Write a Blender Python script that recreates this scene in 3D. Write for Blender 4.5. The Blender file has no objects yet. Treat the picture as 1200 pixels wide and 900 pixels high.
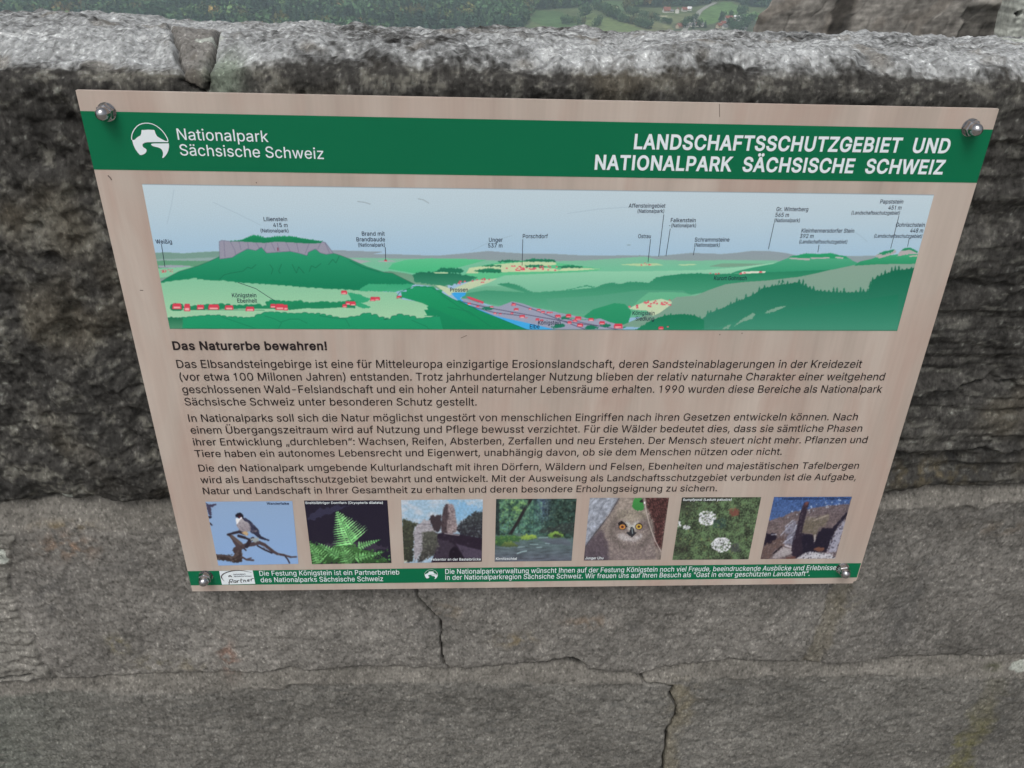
# Information board on a sandstone parapet above a wooded valley.
import bpy, math, random
import numpy as np
from mathutils import Matrix, Vector
from mathutils.geometry import tessellate_polygon, delaunay_2d_cdt

scene = bpy.context.scene
COL = scene.collection
rad = math.radians

# ------------------------------------------------------------------ camera, sky, sun, exposure
CAM = np.array([0.3496112, -0.77887961, 0.1506644])
ROT = np.array([[9.98863608e-01, -3.72651184e-04, -4.76587207e-02],
                [-4.11148149e-02, 4.99021113e-01, -8.65613944e-01],
                [2.41052799e-02, 8.66589747e-01, 4.98438708e-01]])
FOC = 971.0                                        # focal length in pixels of a 1200 px wide picture
cam_d = bpy.data.cameras.new('camera')
cam_d.sensor_width = 36.0
cam_d.lens = FOC / 1200 * 36
cam_d.clip_start = 0.02
cam_d.clip_end = 20000
cam = bpy.data.objects.new('camera', cam_d)
COL.objects.link(cam)
M4 = Matrix.Identity(4)
for i in range(3):
    for j in range(3):
        M4[i][j] = ROT[i][j]
    M4[i][3] = CAM[i]
cam.matrix_world = M4
scene.camera = cam

SUN_EL, SUN_AZ = rad(58), rad(200)                 # azimuth clockwise from +y: behind the viewer's right shoulder
world = bpy.data.worlds.new('World')
scene.world = world
world.use_nodes = True
wn, wl = world.node_tree.nodes, world.node_tree.links
wn.clear()
sky = wn.new('ShaderNodeTexSky')
sky.sky_type = 'NISHITA'
sky.sun_disc = False
sky.sun_elevation = SUN_EL
sky.sun_rotation = SUN_AZ
sky.air_density = 1.0
sky.dust_density = 6.0
sky.ozone_density = 1.0
hs = wn.new('ShaderNodeHueSaturation')             # overcast: the cloud takes most of the blue out of the sky
hs.inputs['Saturation'].default_value = 0.30
bg = wn.new('ShaderNodeBackground')
bg.inputs['Strength'].default_value = 0.12
wo = wn.new('ShaderNodeOutputWorld')
wl.new(sky.outputs[0], hs.inputs['Color'])
wl.new(hs.outputs[0], bg.inputs['Color'])
wl.new(bg.outputs[0], wo.inputs['Surface'])
sun_d = bpy.data.lights.new('sun', 'SUN')
sun_d.energy = 0.8
sun_d.angle = rad(25)
sun_d.color = (1.0, 0.96, 0.9)
sun = bpy.data.objects.new('sun', sun_d)
COL.objects.link(sun)
sdir = Vector((math.sin(SUN_AZ) * math.cos(SUN_EL), math.cos(SUN_AZ) * math.cos(SUN_EL), math.sin(SUN_EL)))
sun.rotation_euler = sdir.to_track_quat('Z', 'Y').to_euler()
scene.view_settings.view_transform = 'Standard'
scene.view_settings.look = 'None'
scene.view_settings.gamma = 1.0
scene.view_settings.exposure = 0.15
scene.view_settings.use_curve_mapping = False
scene.cycles.volume_bounces = 1

np.seterr(over='ignore')
# ------------------------------------------------------------------ numeric helpers
def hsh(i, j, seed):
    n = (i.astype(np.int64) * 374761393 + j.astype(np.int64) * 668265263 + seed * 1442695041) & 0xFFFFFFFF
    n = ((n ^ (n >> 13)) * 1274126177) & 0xFFFFFFFF
    n = ((n ^ (n >> 16)) * 2246822519) & 0xFFFFFFFF
    return ((n ^ (n >> 15)) & 0xFFFFFF) / float(0x1000000)

def gnoise(x, y, seed=0):
    xi, yi = np.floor(x), np.floor(y)
    fx, fy = x - xi, y - yi
    def g(a, b):
        th = hsh(xi + a, yi + b, seed) * (2 * math.pi)
        return np.cos(th) * (fx - a) + np.sin(th) * (fy - b)
    ux = fx * fx * fx * (fx * (fx * 6 - 15) + 10)
    uy = fy * fy * fy * (fy * (fy * 6 - 15) + 10)
    return ((g(0, 0) * (1 - ux) + g(1, 0) * ux) * (1 - uy) + (g(0, 1) * (1 - ux) + g(1, 1) * ux) * uy) * 1.5

def fbm(x, y, scale, octs=3, seed=0, gain=0.5, sy=None):
    x = np.asarray(x, float); y = np.asarray(y, float)
    sy = sy or scale
    s, a, f = 0, 1.0, 1.0
    for k in range(octs):
        s = s + a * gnoise(x / scale * f + 17.3 * k, y / sy * f - 9.1 * k, seed + 31 * k)
        a *= gain; f *= 2.03
    return s

def sstep(a, b, v):
    t = np.clip((v - a) / (b - a), 0, 1)
    return t * t * (3 - 2 * t)

def lin(c):
    c = np.asarray(c, float) / 255.0
    return np.where(c <= 0.04045, c / 12.92, ((c + 0.055) / 1.055) ** 2.4)

def in_poly(x, y, P):
    P = np.asarray(P, float)
    r = np.zeros(np.shape(x), bool)
    n = len(P)
    for i in range(n):
        x1, y1 = P[i]; x2, y2 = P[(i + 1) % n]
        if y1 == y2:
            continue
        c = ((y1 > y) != (y2 > y)) & (x < (x2 - x1) * (y - y1) / (y2 - y1) + x1)
        r ^= c
    return r

def dist_line(x, y, P):
    d = np.full(np.shape(x), 1e9)
    for (x1, y1), (x2, y2) in zip(P[:-1], P[1:]):
        dx, dy = x2 - x1, y2 - y1
        L = dx * dx + dy * dy + 1e-20
        t = np.clip(((x - x1) * dx + (y - y1) * dy) / L, 0, 1)
        d = np.minimum(d, np.hypot(x - x1 - t * dx, y - y1 - t * dy))
    return d

def ray(px, py):                                   # direction of the photograph's pixel
    d = ROT @ np.array([px - 600.0, 450.0 - py, -FOC])
    return d / np.linalg.norm(d)

def at_y(px, py, Y=0.0):                           # point of the vertical plane y = Y seen at a pixel
    d = ray(px, py)
    return CAM + d * ((Y - CAM[1]) / d[1])

def bd(px, py):                                    # board plane: (x, z)
    p = at_y(px, py, 0.0)
    return (p[0], p[2])

def wl_pt(px, py, Y=0.026):                        # wall face: (x, z)
    p = at_y(px, py, Y)
    return (p[0], p[2])

# ------------------------------------------------------------------ object helpers
def link(o, parent=None):
    COL.objects.link(o)
    if parent is not None:
        o.parent = parent
    return o

def tag(o, label=None, cat=None, group=None, kind=None):
    if label: o['label'] = label
    if cat: o['category'] = cat
    if group: o['group'] = group
    if kind: o['kind'] = kind
    return o

def empty(name, loc=(0, 0, 0), rz=0.0):
    o = bpy.data.objects.new(name, None)
    o.empty_display_size = 0.1
    o.location = loc
    o.rotation_euler = (0, 0, rz)
    return link(o)

def mesh_np(name, V, F, mat=None, parent=None, colors=None, smooth=False):
    """V (n,3); F (m,3) or (m,4) int arrays, or a list of them."""
    me = bpy.data.meshes.new(name)
    V = np.asarray(V, np.float32)
    Fs = F if isinstance(F, list) else [F]
    Fs = [np.asarray(f, np.int32) for f in Fs if len(f)]
    me.vertices.add(len(V))
    me.vertices.foreach_set('co', V.ravel())
    idx = np.concatenate([f.ravel() for f in Fs])
    tot = np.concatenate([np.full(len(f), f.shape[1], np.int32) for f in Fs])
    st = np.concatenate([[0], np.cumsum(tot)[:-1]]).astype(np.int32)
    me.loops.add(len(idx))
    me.loops.foreach_set('vertex_index', idx.astype(np.int32))
    me.polygons.add(len(tot))
    me.polygons.foreach_set('loop_start', st)
    me.update(calc_edges=True)
    if smooth:
        me.polygons.foreach_set('use_smooth', np.ones(len(tot), bool))
    if colors is not None:
        ca = me.color_attributes.new('Col', 'FLOAT_COLOR', 'POINT')
        c4 = np.ones((len(V), 4), np.float32)
        c4[:, :3] = colors
        ca.data.foreach_set('color', c4.ravel())
    if mat is not None:
        me.materials.append(mat)
    o = bpy.data.objects.new(name, me)
    return link(o, parent)

class MB:
    """collects simple shapes into one mesh"""
    def __init__(s):
        s.v, s.f = [], []
    def add(s, v, f):
        b = len(s.v)
        s.v += [tuple(p) for p in v]
        s.f += [tuple(i + b for i in q) for q in f]
    def box(s, x0, x1, y0, y1, z0, z1):
        s.add([(x0, y0, z0), (x1, y0, z0), (x1, y1, z0), (x0, y1, z0), (x0, y0, z1), (x1, y0, z1), (x1, y1, z1), (x0, y1, z1)],
              [(0, 3, 2, 1), (4, 5, 6, 7), (0, 1, 5, 4), (1, 2, 6, 5), (2, 3, 7, 6), (3, 0, 4, 7)])
    def build(s, name, mat, parent=None, smooth=False):
        me = bpy.data.meshes.new(name)
        me.from_pydata(s.v, [], s.f)
        me.update()
        if smooth:
            for p in me.polygons: p.use_smooth = True
        me.materials.append(mat)
        o = bpy.data.objects.new(name, me)
        return link(o, parent)

def grid_faces(nr, nc):
    i = np.arange(nr * nc).reshape(nr, nc)
    return np.stack([i[:-1, :-1], i[:-1, 1:], i[1:, 1:], i[1:, :-1]], -1).reshape(-1, 4)

def copy_tree(o, parent=None):
    c = o.copy()
    COL.objects.link(c)
    if parent is not None: c.parent = parent
    for ch in o.children:
        copy_tree(ch, c)
    return c

# ------------------------------------------------------------------ materials
def mat_new(name):
    m = bpy.data.materials.new(name)
    m.use_nodes = True
    n, l = m.node_tree.nodes, m.node_tree.links
    return m, n, l, n['Principled BSDF']

def plain(name, col, rough=0.6, metal=0.0, spec=0.5, var=0.0, scale=20.0):
    m, n, l, b = mat_new(name)
    b.inputs['Roughness'].default_value = rough
    b.inputs['Metallic'].default_value = metal
    b.inputs['Specular IOR Level'].default_value = spec
    b.inputs['Base Color'].default_value = (*col, 1)
    if var:
        tc = n.new('ShaderNodeTexCoord')
        ns = n.new('ShaderNodeTexNoise'); ns.inputs['Scale'].default_value = scale; ns.inputs['Detail'].default_value = 4
        mr = n.new('ShaderNodeMapRange'); mr.inputs['To Min'].default_value = 1 - var; mr.inputs['To Max'].default_value = 1 + var
        mx = n.new('ShaderNodeVectorMath'); mx.operation = 'SCALE'
        mx.inputs[0].default_value = col
        l.new(tc.outputs['Object'], ns.inputs['Vector'])
        l.new(ns.outputs['Fac'], mr.inputs['Value'])
        l.new(mr.outputs[0], mx.inputs['Scale'])
        l.new(mx.outputs[0], b.inputs['Base Color'])
    return m

def attr_mat(name, rough=0.5, spec=0.4, grain=0.0, gscale=300.0, bump=0.0, bscale=300.0, gdetail=3.0, lo=None, speck=0.0, gstretch=(1, 1, 1)):
    """surface colour from the mesh's Col attribute, times a procedural grain, with a fine bump"""
    m, n, l, b = mat_new(name)
    b.inputs['Roughness'].default_value = rough
    b.inputs['Specular IOR Level'].default_value = spec
    at = n.new('ShaderNodeAttribute'); at.attribute_name = 'Col'
    src = at.outputs['Color']
    tc_ = n.new('ShaderNodeTexCoord')
    tc = n.new('ShaderNodeMapping'); tc.inputs['Scale'].default_value = gstretch
    l.new(tc_.outputs['Object'], tc.inputs['Vector'])
    if grain:
        ns = n.new('ShaderNodeTexNoise'); ns.inputs['Scale'].default_value = gscale; ns.inputs['Detail'].default_value = gdetail
        mr = n.new('ShaderNodeMapRange')
        mr.inputs['From Min'].default_value = 0.25; mr.inputs['From Max'].default_value = 0.75
        mr.inputs['To Min'].default_value = (1 - grain) if lo is None else lo; mr.inputs['To Max'].default_value = 1 + grain
        mx = n.new('ShaderNodeVectorMath'); mx.operation = 'SCALE'
        l.new(tc.outputs[0], ns.inputs['Vector'])
        l.new(ns.outputs['Fac'], mr.inputs['Value'])
        l.new(src, mx.inputs[0]); l.new(mr.outputs[0], mx.inputs['Scale'])
        src = mx.outputs[0]
    if speck:                                        # single mineral grains, pale and dark
        n3 = n.new('ShaderNodeTexNoise'); n3.inputs['Scale'].default_value = speck; n3.inputs['Detail'].default_value = 1.5
        cr = n.new('ShaderNodeValToRGB')
        e = cr.color_ramp.elements
        e[0].position = .28; e[0].color = (.55, .55, .55, 1)
        e[1].position = .74; e[1].color = (1.75, 1.75, 1.75, 1)
        for p_, v_ in ((.42, .92), (.57, 1.02), (.65, 1.18)):
            q_ = cr.color_ramp.elements.new(p_); q_.color = (v_, v_, v_, 1)
        m3 = n.new('ShaderNodeMix'); m3.data_type = 'RGBA'; m3.blend_type = 'MULTIPLY'; m3.inputs['Factor'].default_value = 1.0
        l.new(tc.outputs[0], n3.inputs['Vector']); l.new(n3.outputs['Fac'], cr.inputs['Fac'])
        l.new(src, m3.inputs['A']); l.new(cr.outputs['Color'], m3.inputs['B'])
        src = m3.outputs['Result']
    l.new(src, b.inputs['Base Color'])
    if bump:
        n2 = n.new('ShaderNodeTexNoise'); n2.inputs['Scale'].default_value = bscale; n2.inputs['Detail'].default_value = 5
        n2.inputs['Roughness'].default_value = 0.65
        bp = n.new('ShaderNodeBump'); bp.inputs['Strength'].default_value = 1.0; bp.inputs['Distance'].default_value = bump
        l.new(tc.outputs[0], n2.inputs['Vector'])
        l.new(n2.outputs['Fac'], bp.inputs['Height']); l.new(bp.outputs[0], b.inputs['Normal'])
    return m

# ------------------------------------------------------------------ letter outlines (advance | closed loops of x,y in 1/1000)
GLYPHS = r"""
a389|160,-9 126,-5 94,5 68,22 48,45 35,73 30,108 34,138 43,161 58,179 78,193 125,211 178,220 234,227 265,235 273,243 276,255 276,257 267,297 240,322 196,331 149,322 118,301 100,274 41,291 57,322 79,346 104,364 133,375 194,384 239,379 286,360 306,343 322,320 333,290 337,251 337,0 277,0 277,52 272,52 252,25 215,1|170,45 202,49 228,59 248,74 263,93 272,115 276,138 276,190 259,182 231,176 200,171 175,168 134,159 103,139 95,124 92,105 102,72 130,52
b424|229,-8 198,-5 172,4 138,31 118,59 112,59 112,0 53,0 53,509 114,509 114,319 118,319 137,346 171,373 197,381 229,384 274,378 313,361 345,332 370,293 385,245 390,189 385,133 370,84 346,45 313,16 274,-2|220,47 253,51 279,66 301,88 316,117 325,151 328,189 325,227 316,261 301,290 280,311 253,325 220,330 188,325 161,312 140,291 125,263 116,229 113,189 116,150 125,115 140,86 162,65 188,51
c396|207,-8 159,-2 117,16 82,46 56,85 40,133 34,187 40,243 56,291 82,330 117,360 159,378 207,384 260,377 305,356 340,322 362,277 303,262 290,289 270,311 242,325 207,330 173,325 145,310 124,287 108,258 99,224 96,187 99,151 108,117 124,89 145,66 173,51 207,46 243,52 271,66 292,89 304,117 363,102 341,56 306,21 261,-1
d424|195,-8 151,-2 111,16 79,45 55,84 39,133 34,189 39,245 55,293 79,332 112,361 151,378 196,384 228,381 253,373 287,346 306,319 311,319 311,509 372,509 372,0 313,0 313,59 307,59 287,31 252,4 227,-5|205,47 236,51 263,65 284,86 299,115 309,150 312,189 309,229 300,263 284,291 263,312 237,325 205,330 172,325 145,311 124,290 108,261 99,227 96,189 99,151 109,117 124,88 145,66 172,51
e404|212,-8 161,-2 117,16 82,46 56,85 40,132 34,187 39,242 55,290 81,329 115,359 157,378 205,384 266,374 294,361 319,341 341,315 357,282 368,242 371,194 371,169 75,169 75,221 338,221 310,202 307,237 298,269 283,294 263,314 237,326 205,330 173,326 146,313 125,294 109,270 99,241 96,211 96,178 100,139 110,106 128,80 151,61 179,50 212,46 254,53 285,73 306,105 365,91 353,63 335,39 311,19 283,4 249,-5
f254|228,379 228,327 6,327 6,379|81,0 81,432 84,461 96,486 113,505 135,519 187,530 222,527 243,521 227,468 215,472 195,474 171,470 154,460 145,443 142,419 142,0
g425|207,-151 168,-148 134,-140 82,-110 51,-69 101,-41 122,-66 154,-88 207,-97 249,-92 282,-75 304,-47 311,-6 311,68 306,68 287,41 252,16 227,8 195,5 152,10 113,27 80,53 55,90 39,136 34,191 39,246 55,293 80,332 112,361 152,378 196,384 228,382 253,373 288,346 308,319 313,319 313,379 372,379 372,-9 367,-54 350,-90 324,-117 291,-136 251,-147|205,59 237,63 264,75 285,95 300,121 309,154 312,193 309,231 300,264 285,291 264,312 237,325 205,330 172,325 145,312 124,290 109,262 99,229 96,193 99,155 109,123 124,96 145,76 172,63
h410|114,227 114,0 53,0 53,509 114,509 114,287 102,287 124,332 152,362 187,379 227,384 264,380 295,369 321,349 341,321 353,285 357,240 357,0 296,0 296,235 290,275 273,304 246,323 210,329 184,326 161,317 141,303 126,283 117,257
i167|53,0 53,379 114,379 114,0|84,443 67,446 54,455 44,468 41,483 44,499 54,512 67,521 84,524 100,521 114,512 123,499 126,483 123,468 114,455 100,446
j167|53,379 114,379 114,-30 111,-63 102,-90 86,-113 65,-129 37,-139 4,-143 -10,-143 -10,-87 2,-87 25,-83 40,-72 50,-54 53,-29|83,443 67,446 53,455 44,468 41,483 44,499 53,512 67,521 83,524 100,521 114,512 123,499 126,483 123,468 114,455 100,446
k381|110,137 110,212 121,212 284,379 360,379 184,199 177,199|53,0 53,509 114,509 114,0|294,0 148,186 191,229 372,0
l189|139,-2 101,3 74,20 58,47 53,84 53,509 114,509 114,99 120,62 130,54 146,52 160,53 170,54 181,3 162,-1
m610|53,0 53,379 112,379 112,295 108,295 118,323 132,346 172,376 219,386 257,380 287,361 309,331 321,295 312,295 322,321 337,343 381,375 437,386 468,383 497,372 522,354 541,328 553,296 557,255 557,0 496,0 496,254 490,289 473,313 447,326 419,330 395,328 374,320 345,290 335,247 335,0 274,0 274,260 269,288 253,311 229,326 199,330 158,320 140,307 126,289 117,266 114,238 114,0
n410|114,227 114,0 53,0 53,379 112,379 112,287 102,287 124,332 152,362 187,379 227,384 264,380 295,369 321,349 341,321 353,285 357,240 357,0 296,0 296,235 290,275 273,304 246,323 210,329 184,326 161,317 141,303 126,283 117,257
o415|207,-8 159,-2 117,16 82,46 56,85 40,133 34,187 40,243 56,291 82,330 117,360 159,378 207,384 256,378 299,360 333,330 359,291 376,243 381,187 376,133 359,85 333,46 299,16 256,-2|207,46 242,51 270,66 292,89 307,117 316,151 319,187 316,224 307,258 292,287 270,310 242,325 207,330 173,325 145,310 124,287 108,258 99,224 96,187 99,151 108,117 124,89 145,66 173,51
p424|53,-143 53,379 112,379 112,319 118,319 137,346 171,373 197,381 229,384 274,378 313,361 345,332 370,293 385,245 390,189 385,133 370,84 346,45 313,16 274,-2 229,-8 198,-5 173,4 138,31 118,59 114,59 114,-143|220,47 253,51 279,66 301,88 316,117 325,151 328,189 325,227 316,261 301,290 280,311 253,325 220,330 188,325 161,312 140,291 125,263 116,229 113,189 116,150 125,115 140,86 162,65 188,51
q424|372,-143 311,-143 311,59 306,59 287,31 252,4 227,-5 195,-8 151,-2 111,16 79,45 55,84 39,133 34,189 39,245 55,293 79,332 112,361 151,378 196,384 228,381 253,373 287,346 307,319 313,319 313,379 372,379|205,47 236,51 263,65 284,86 299,115 309,150 312,189 309,229 300,263 284,291 263,312 237,325 205,330 172,325 145,311 124,290 108,261 99,227 96,189 99,151 109,117 124,88 145,66 172,51
r259|53,0 53,379 112,379 112,321 115,321 130,347 152,367 181,380 213,385 229,384 243,384 243,322 230,324 207,326 182,323 159,315 140,301 126,284 117,262 114,237 114,0
s365|182,-8 145,-5 112,3 84,18 62,38 45,63 36,94 94,107 105,79 124,60 150,49 181,45 217,50 244,62 262,81 268,103 265,121 254,136 237,147 212,155 149,170 104,186 72,208 53,237 47,274 51,305 65,332 87,354 115,370 149,381 187,384 223,381 254,372 279,358 299,339 324,290 268,277 258,298 243,316 219,328 187,333 156,329 131,317 114,299 109,277 112,258 124,243 172,223 229,209 275,194 306,171 325,142 331,107 326,75 312,47 290,24 260,6 223,-5
t227|204,379 204,327 6,327 6,379|65,471 126,471 126,98 128,76 136,61 150,53 170,50 185,51 202,54 213,2 192,-3 168,-4 125,2 92,21 72,52 65,93
u410|182,-5 146,-1 115,11 89,31 69,59 57,95 53,139 53,379 114,379 114,144 119,105 137,75 164,56 200,50 226,53 249,62 268,77 283,97 293,122 296,153 296,379 357,379 357,0 298,0 298,92 307,92 286,47 257,17 222,0
v389|163,0 17,379 84,379 165,155 187,87 206,21 184,21 203,87 224,155 305,379 371,379 226,0
w567|138,0 23,379 87,379 133,214 154,137 175,41 165,41 186,135 206,214 252,379 316,379 362,214 382,136 402,41 391,41 413,135 434,214 480,379 545,379 429,0 368,0 319,172 305,225 291,280 277,338 291,338 277,280 263,225 248,172 199,0
x379|21,0 171,218 171,171 29,379 100,379 147,306 179,253 207,206 175,206 202,253 233,306 282,379 352,379 209,169 209,214 358,0 287,0 231,85 200,136 173,182 205,182 178,136 148,85 91,0
y389|47,-139 61,-86 71,-87 104,-89 130,-74 151,-36 163,-1 17,379 84,379 165,155 187,87 206,21 184,21 202,87 224,155 305,379 371,379 204,-58 177,-107 139,-136 91,-145 65,-143
z380|42,0 42,46 254,320 254,323 48,323 48,379 333,379 333,331 126,60 126,56 339,56 339,0
A480|16,0 201,509 276,509 463,0 395,0 287,302 264,372 232,478 245,478 213,371 191,302 85,0|110,142 110,199 370,199 370,142
B456|60,0 60,509 241,509 289,504 329,491 359,469 381,442 394,410 398,374 395,344 387,320 356,286 315,267 315,262 339,257 363,245 385,227 402,203 414,173 418,136 413,100 400,67 377,39 344,18 301,4 247,0|125,57 245,57 296,63 330,80 349,105 355,137 352,161 342,184 327,203 306,218 279,228 248,231 125,231|125,285 238,285 288,296 308,309 323,326 333,348 336,372 330,403 313,429 283,446 240,452 125,452
C510|267,-7 205,1 150,25 104,63 70,115 48,179 40,254 48,329 70,393 104,445 150,484 205,508 267,516 340,504 373,490 402,471 427,447 448,418 463,385 473,348 408,348 389,395 357,428 315,449 267,456 223,450 184,432 150,403 125,364 109,314 103,254 109,194 125,145 151,105 184,76 223,59 267,53 315,60 357,81 389,114 408,160 473,160 463,124 448,91 428,62 402,38 373,19 341,5 305,-4
D502|219,0 96,0 96,57 215,57 272,63 318,81 354,110 379,149 394,198 399,255 394,312 379,361 354,399 320,428 275,446 221,452 93,452 93,509 225,509 294,501 353,478 399,441 433,391 455,329 462,255 455,181 433,119 398,68 351,31 291,8|125,509 125,0 60,0 60,509
E419|60,0 60,509 372,509 372,452 125,452 125,286 355,286 355,229 125,229 125,57 375,57 375,0
F410|60,0 60,509 369,509 369,452 125,452 125,278 346,278 346,221 125,221 125,0
G520|269,-7 205,1 149,25 104,64 69,116 47,179 40,254 47,329 69,393 103,445 149,484 203,508 265,516 304,513 340,504 374,489 403,469 429,445 449,416 465,384 474,349 408,349 387,393 356,427 315,448 265,456 222,450 183,432 150,404 125,364 109,314 103,254 109,194 125,145 151,105 184,76 224,59 269,53 309,57 345,71 374,93 396,123 410,160 415,202 434,199 283,199 283,256 478,256 478,200 471,141 451,91 419,50 377,19 326,0
H517|60,0 60,509 125,509 125,289 392,289 392,509 457,509 457,0 392,0 392,232 125,232 125,0
I300|31,0 31,57 118,57 118,452 31,452 31,509 269,509 269,452 183,452 183,57 269,57 269,0
J396|185,-7 124,3 75,33 44,81 33,145 33,173 98,173 98,145 104,104 122,74 149,56 185,50 220,56 248,74 266,104 272,145 272,509 336,509 336,145 326,81 294,33 246,3
K467|104,145 104,216 139,261 174,303 212,344 364,509 448,509 231,276 228,276|60,0 60,509 125,509 125,334 124,225 125,193 125,0|372,0 188,259 228,309 449,0
L393|60,0 60,509 125,509 125,57 361,57 361,0
M628|60,0 60,509 152,509 277,187 287,159 299,123 311,84 322,49 307,49 318,83 330,121 342,158 352,187 476,509 568,509 568,0 504,0 504,291 504,327 505,369 506,413 507,457 513,457 498,409 482,363 467,322 456,291 342,0 286,0 170,291 159,321 145,361 129,408 112,457 119,457 120,416 121,372 122,328 122,291 122,0
N523|60,0 60,509 136,509 343,183 363,151 388,107 414,55 405,54 401,108 399,157 399,195 399,509 463,509 463,0 387,0 202,290 177,331 148,381 108,452 119,454 122,384 124,328 125,291 125,0
O533|267,-7 205,1 150,25 105,63 70,115 48,179 40,254 48,329 70,393 105,445 150,484 205,508 267,516 329,508 384,484 429,445 464,393 486,329 493,254 486,179 464,115 429,63 384,25 329,1|267,53 310,59 349,76 383,105 408,144 425,194 430,254 425,314 408,365 383,404 349,433 310,450 267,456 223,450 184,433 151,404 125,364 109,314 103,254 109,194 125,144 151,105 184,76 223,59
P445|60,0 60,509 235,509 289,503 332,487 366,462 390,430 404,391 409,348 404,304 390,265 366,233 332,207 289,191 235,186 109,186 109,242 233,242 269,246 297,256 318,272 333,294 342,319 344,348 342,376 333,402 318,423 297,439 268,449 232,452 125,452 125,0
Q533|245,159 313,159 369,85 384,65 468,-48 401,-48 346,27 331,46|267,-7 205,1 150,25 105,63 70,115 48,179 40,254 48,329 70,393 105,445 150,484 205,508 267,516 329,508 384,484 429,445 464,393 486,329 493,254 486,179 464,115 429,63 384,25 329,1|267,53 310,59 349,76 383,105 408,144 425,194 430,254 425,314 408,365 383,404 349,433 310,450 267,456 223,450 184,433 151,404 125,364 109,314 103,254 109,194 125,144 151,105 184,76 223,59
R449|60,0 60,509 236,509 290,504 333,489 367,465 390,433 405,395 409,352 405,309 390,271 367,240 333,217 289,203 236,198 96,198 96,255 234,255 269,258 298,267 319,281 334,300 342,324 345,352 342,380 334,405 319,425 298,440 269,449 233,452 125,452 125,0|353,0 230,229 303,229 428,0
S447|224,-9 172,-4 128,9 91,31 64,60 46,96 38,137 104,137 110,110 123,88 142,71 166,59 224,49 257,52 286,60 311,74 329,92 341,114 346,139 342,161 332,179 296,205 245,222 184,239 128,260 86,289 60,326 52,372 58,413 75,448 102,476 138,498 180,511 227,516 275,511 316,498 351,476 377,449 394,415 401,378 337,378 326,412 302,437 267,453 225,459 194,456 167,448 145,435 129,418 118,398 115,376 119,352 131,334 169,308 212,293 264,279 312,264 359,238 395,198 405,171 408,139 403,99 386,64 360,34 323,11 278,-4
T449|32,452 32,509 417,509 417,452 257,452 257,0 193,0 193,452
U517|259,-8 203,-2 154,15 114,43 85,80 66,124 60,173 60,509 124,509 124,178 128,144 141,113 160,87 187,68 220,56 259,52 298,56 331,68 357,87 377,113 389,144 393,178 393,509 457,509 457,173 451,124 433,80 403,43 363,15 315,-2
V480|204,0 16,509 84,509 192,206 215,137 248,31 235,31 267,138 290,206 395,509 463,509 278,0
W686|155,0 16,509 82,509 163,196 175,145 187,94 197,40 189,40 200,94 211,145 224,196 306,509 380,509 462,196 474,145 486,94 497,40 488,40 499,94 510,145 523,196 603,509 670,509 530,0 455,0 368,323 351,391 336,475 350,475 335,395 318,323 230,0
X474|18,0 217,284 217,236 29,509 104,509 178,400 204,361 223,329 243,292 232,292 252,329 272,361 298,400 374,509 446,509 259,239 259,287 456,0 382,0 292,129 268,165 250,195 230,231 244,231 225,196 206,166 182,129 91,0
Y472|203,0 203,208 16,509 91,509 192,344 222,292 250,230 224,230 251,293 280,344 381,509 455,509 268,208 268,0
Z438|42,0 42,46 273,385 306,431 341,476 348,454 285,452 223,452 40,452 40,509 397,509 397,462 169,129 134,81 97,33 90,54 152,57 214,57 399,57 399,0
0453|227,-7 174,1 130,24 95,62 69,113 53,178 48,254 53,330 69,395 95,447 130,484 174,508 227,516 279,508 323,484 358,447 384,395 400,330 405,254 400,178 384,113 359,62 323,24 279,1|227,50 261,56 290,74 313,103 330,144 340,194 344,254 340,314 330,365 313,405 290,435 261,453 227,460 192,453 163,435 140,405 123,365 113,314 109,254 113,194 123,144 140,103 163,74 192,56
1453|76,0 76,55 391,55 391,0|276,509 276,0 212,0 212,448 209,448 86,358 86,427 198,509
2453|64,0 64,47 234,229 282,282 311,327 320,371 317,397 308,419 293,436 273,449 224,460 196,457 172,447 153,433 139,413 130,390 127,362 66,362 71,405 86,442 111,473 143,496 182,511 225,516 268,511 306,497 337,474 361,445 376,411 381,372 371,318 336,259 267,180 153,60 153,57 389,57 389,0
3453|218,-7 173,-3 133,10 98,30 70,57 52,91 44,132 109,132 115,107 126,87 144,71 165,59 219,50 275,61 297,74 315,93 325,116 329,145 326,172 316,196 299,217 275,234 242,244 201,248 157,248 157,299 288,448 288,452 70,452 70,509 372,509 372,461 211,278 211,289 264,288 308,276 344,253 371,222 387,186 393,145 387,103 370,66 344,36 309,12 266,-2
4453|40,105 40,158 247,509 311,509 109,166 109,163 413,163 413,105|282,0 282,121 282,146 282,318 343,318 343,0
5453|221,-7 178,-2 140,11 108,32 83,60 66,93 60,130 122,130 127,108 138,89 173,60 221,50 250,53 276,64 298,82 314,104 324,131 328,162 324,193 314,221 297,244 275,262 248,273 218,277 167,268 128,246 67,253 96,509 366,509 366,452 151,452 134,301 136,301 178,325 229,334 263,330 294,321 321,306 345,285 364,260 379,231 388,199 391,163 385,117 369,76 343,41 309,15 268,-1
6453|226,-7 182,-1 142,15 109,40 84,74 69,115 64,162 68,199 80,239 137,340 252,509 322,509 151,261 145,261 165,288 196,307 235,314 278,309 316,295 346,271 370,240 384,201 389,157 384,112 368,73 343,39 310,14 271,-2|226,48 254,52 279,63 299,79 314,101 324,128 327,157 324,187 314,213 299,235 279,251 254,262 226,265 198,262 174,252 153,235 138,214 128,188 125,158 128,128 138,102 153,79 174,63 198,52
7453|97,0 323,448 323,452 62,452 62,509 391,509 391,449 165,0
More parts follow.
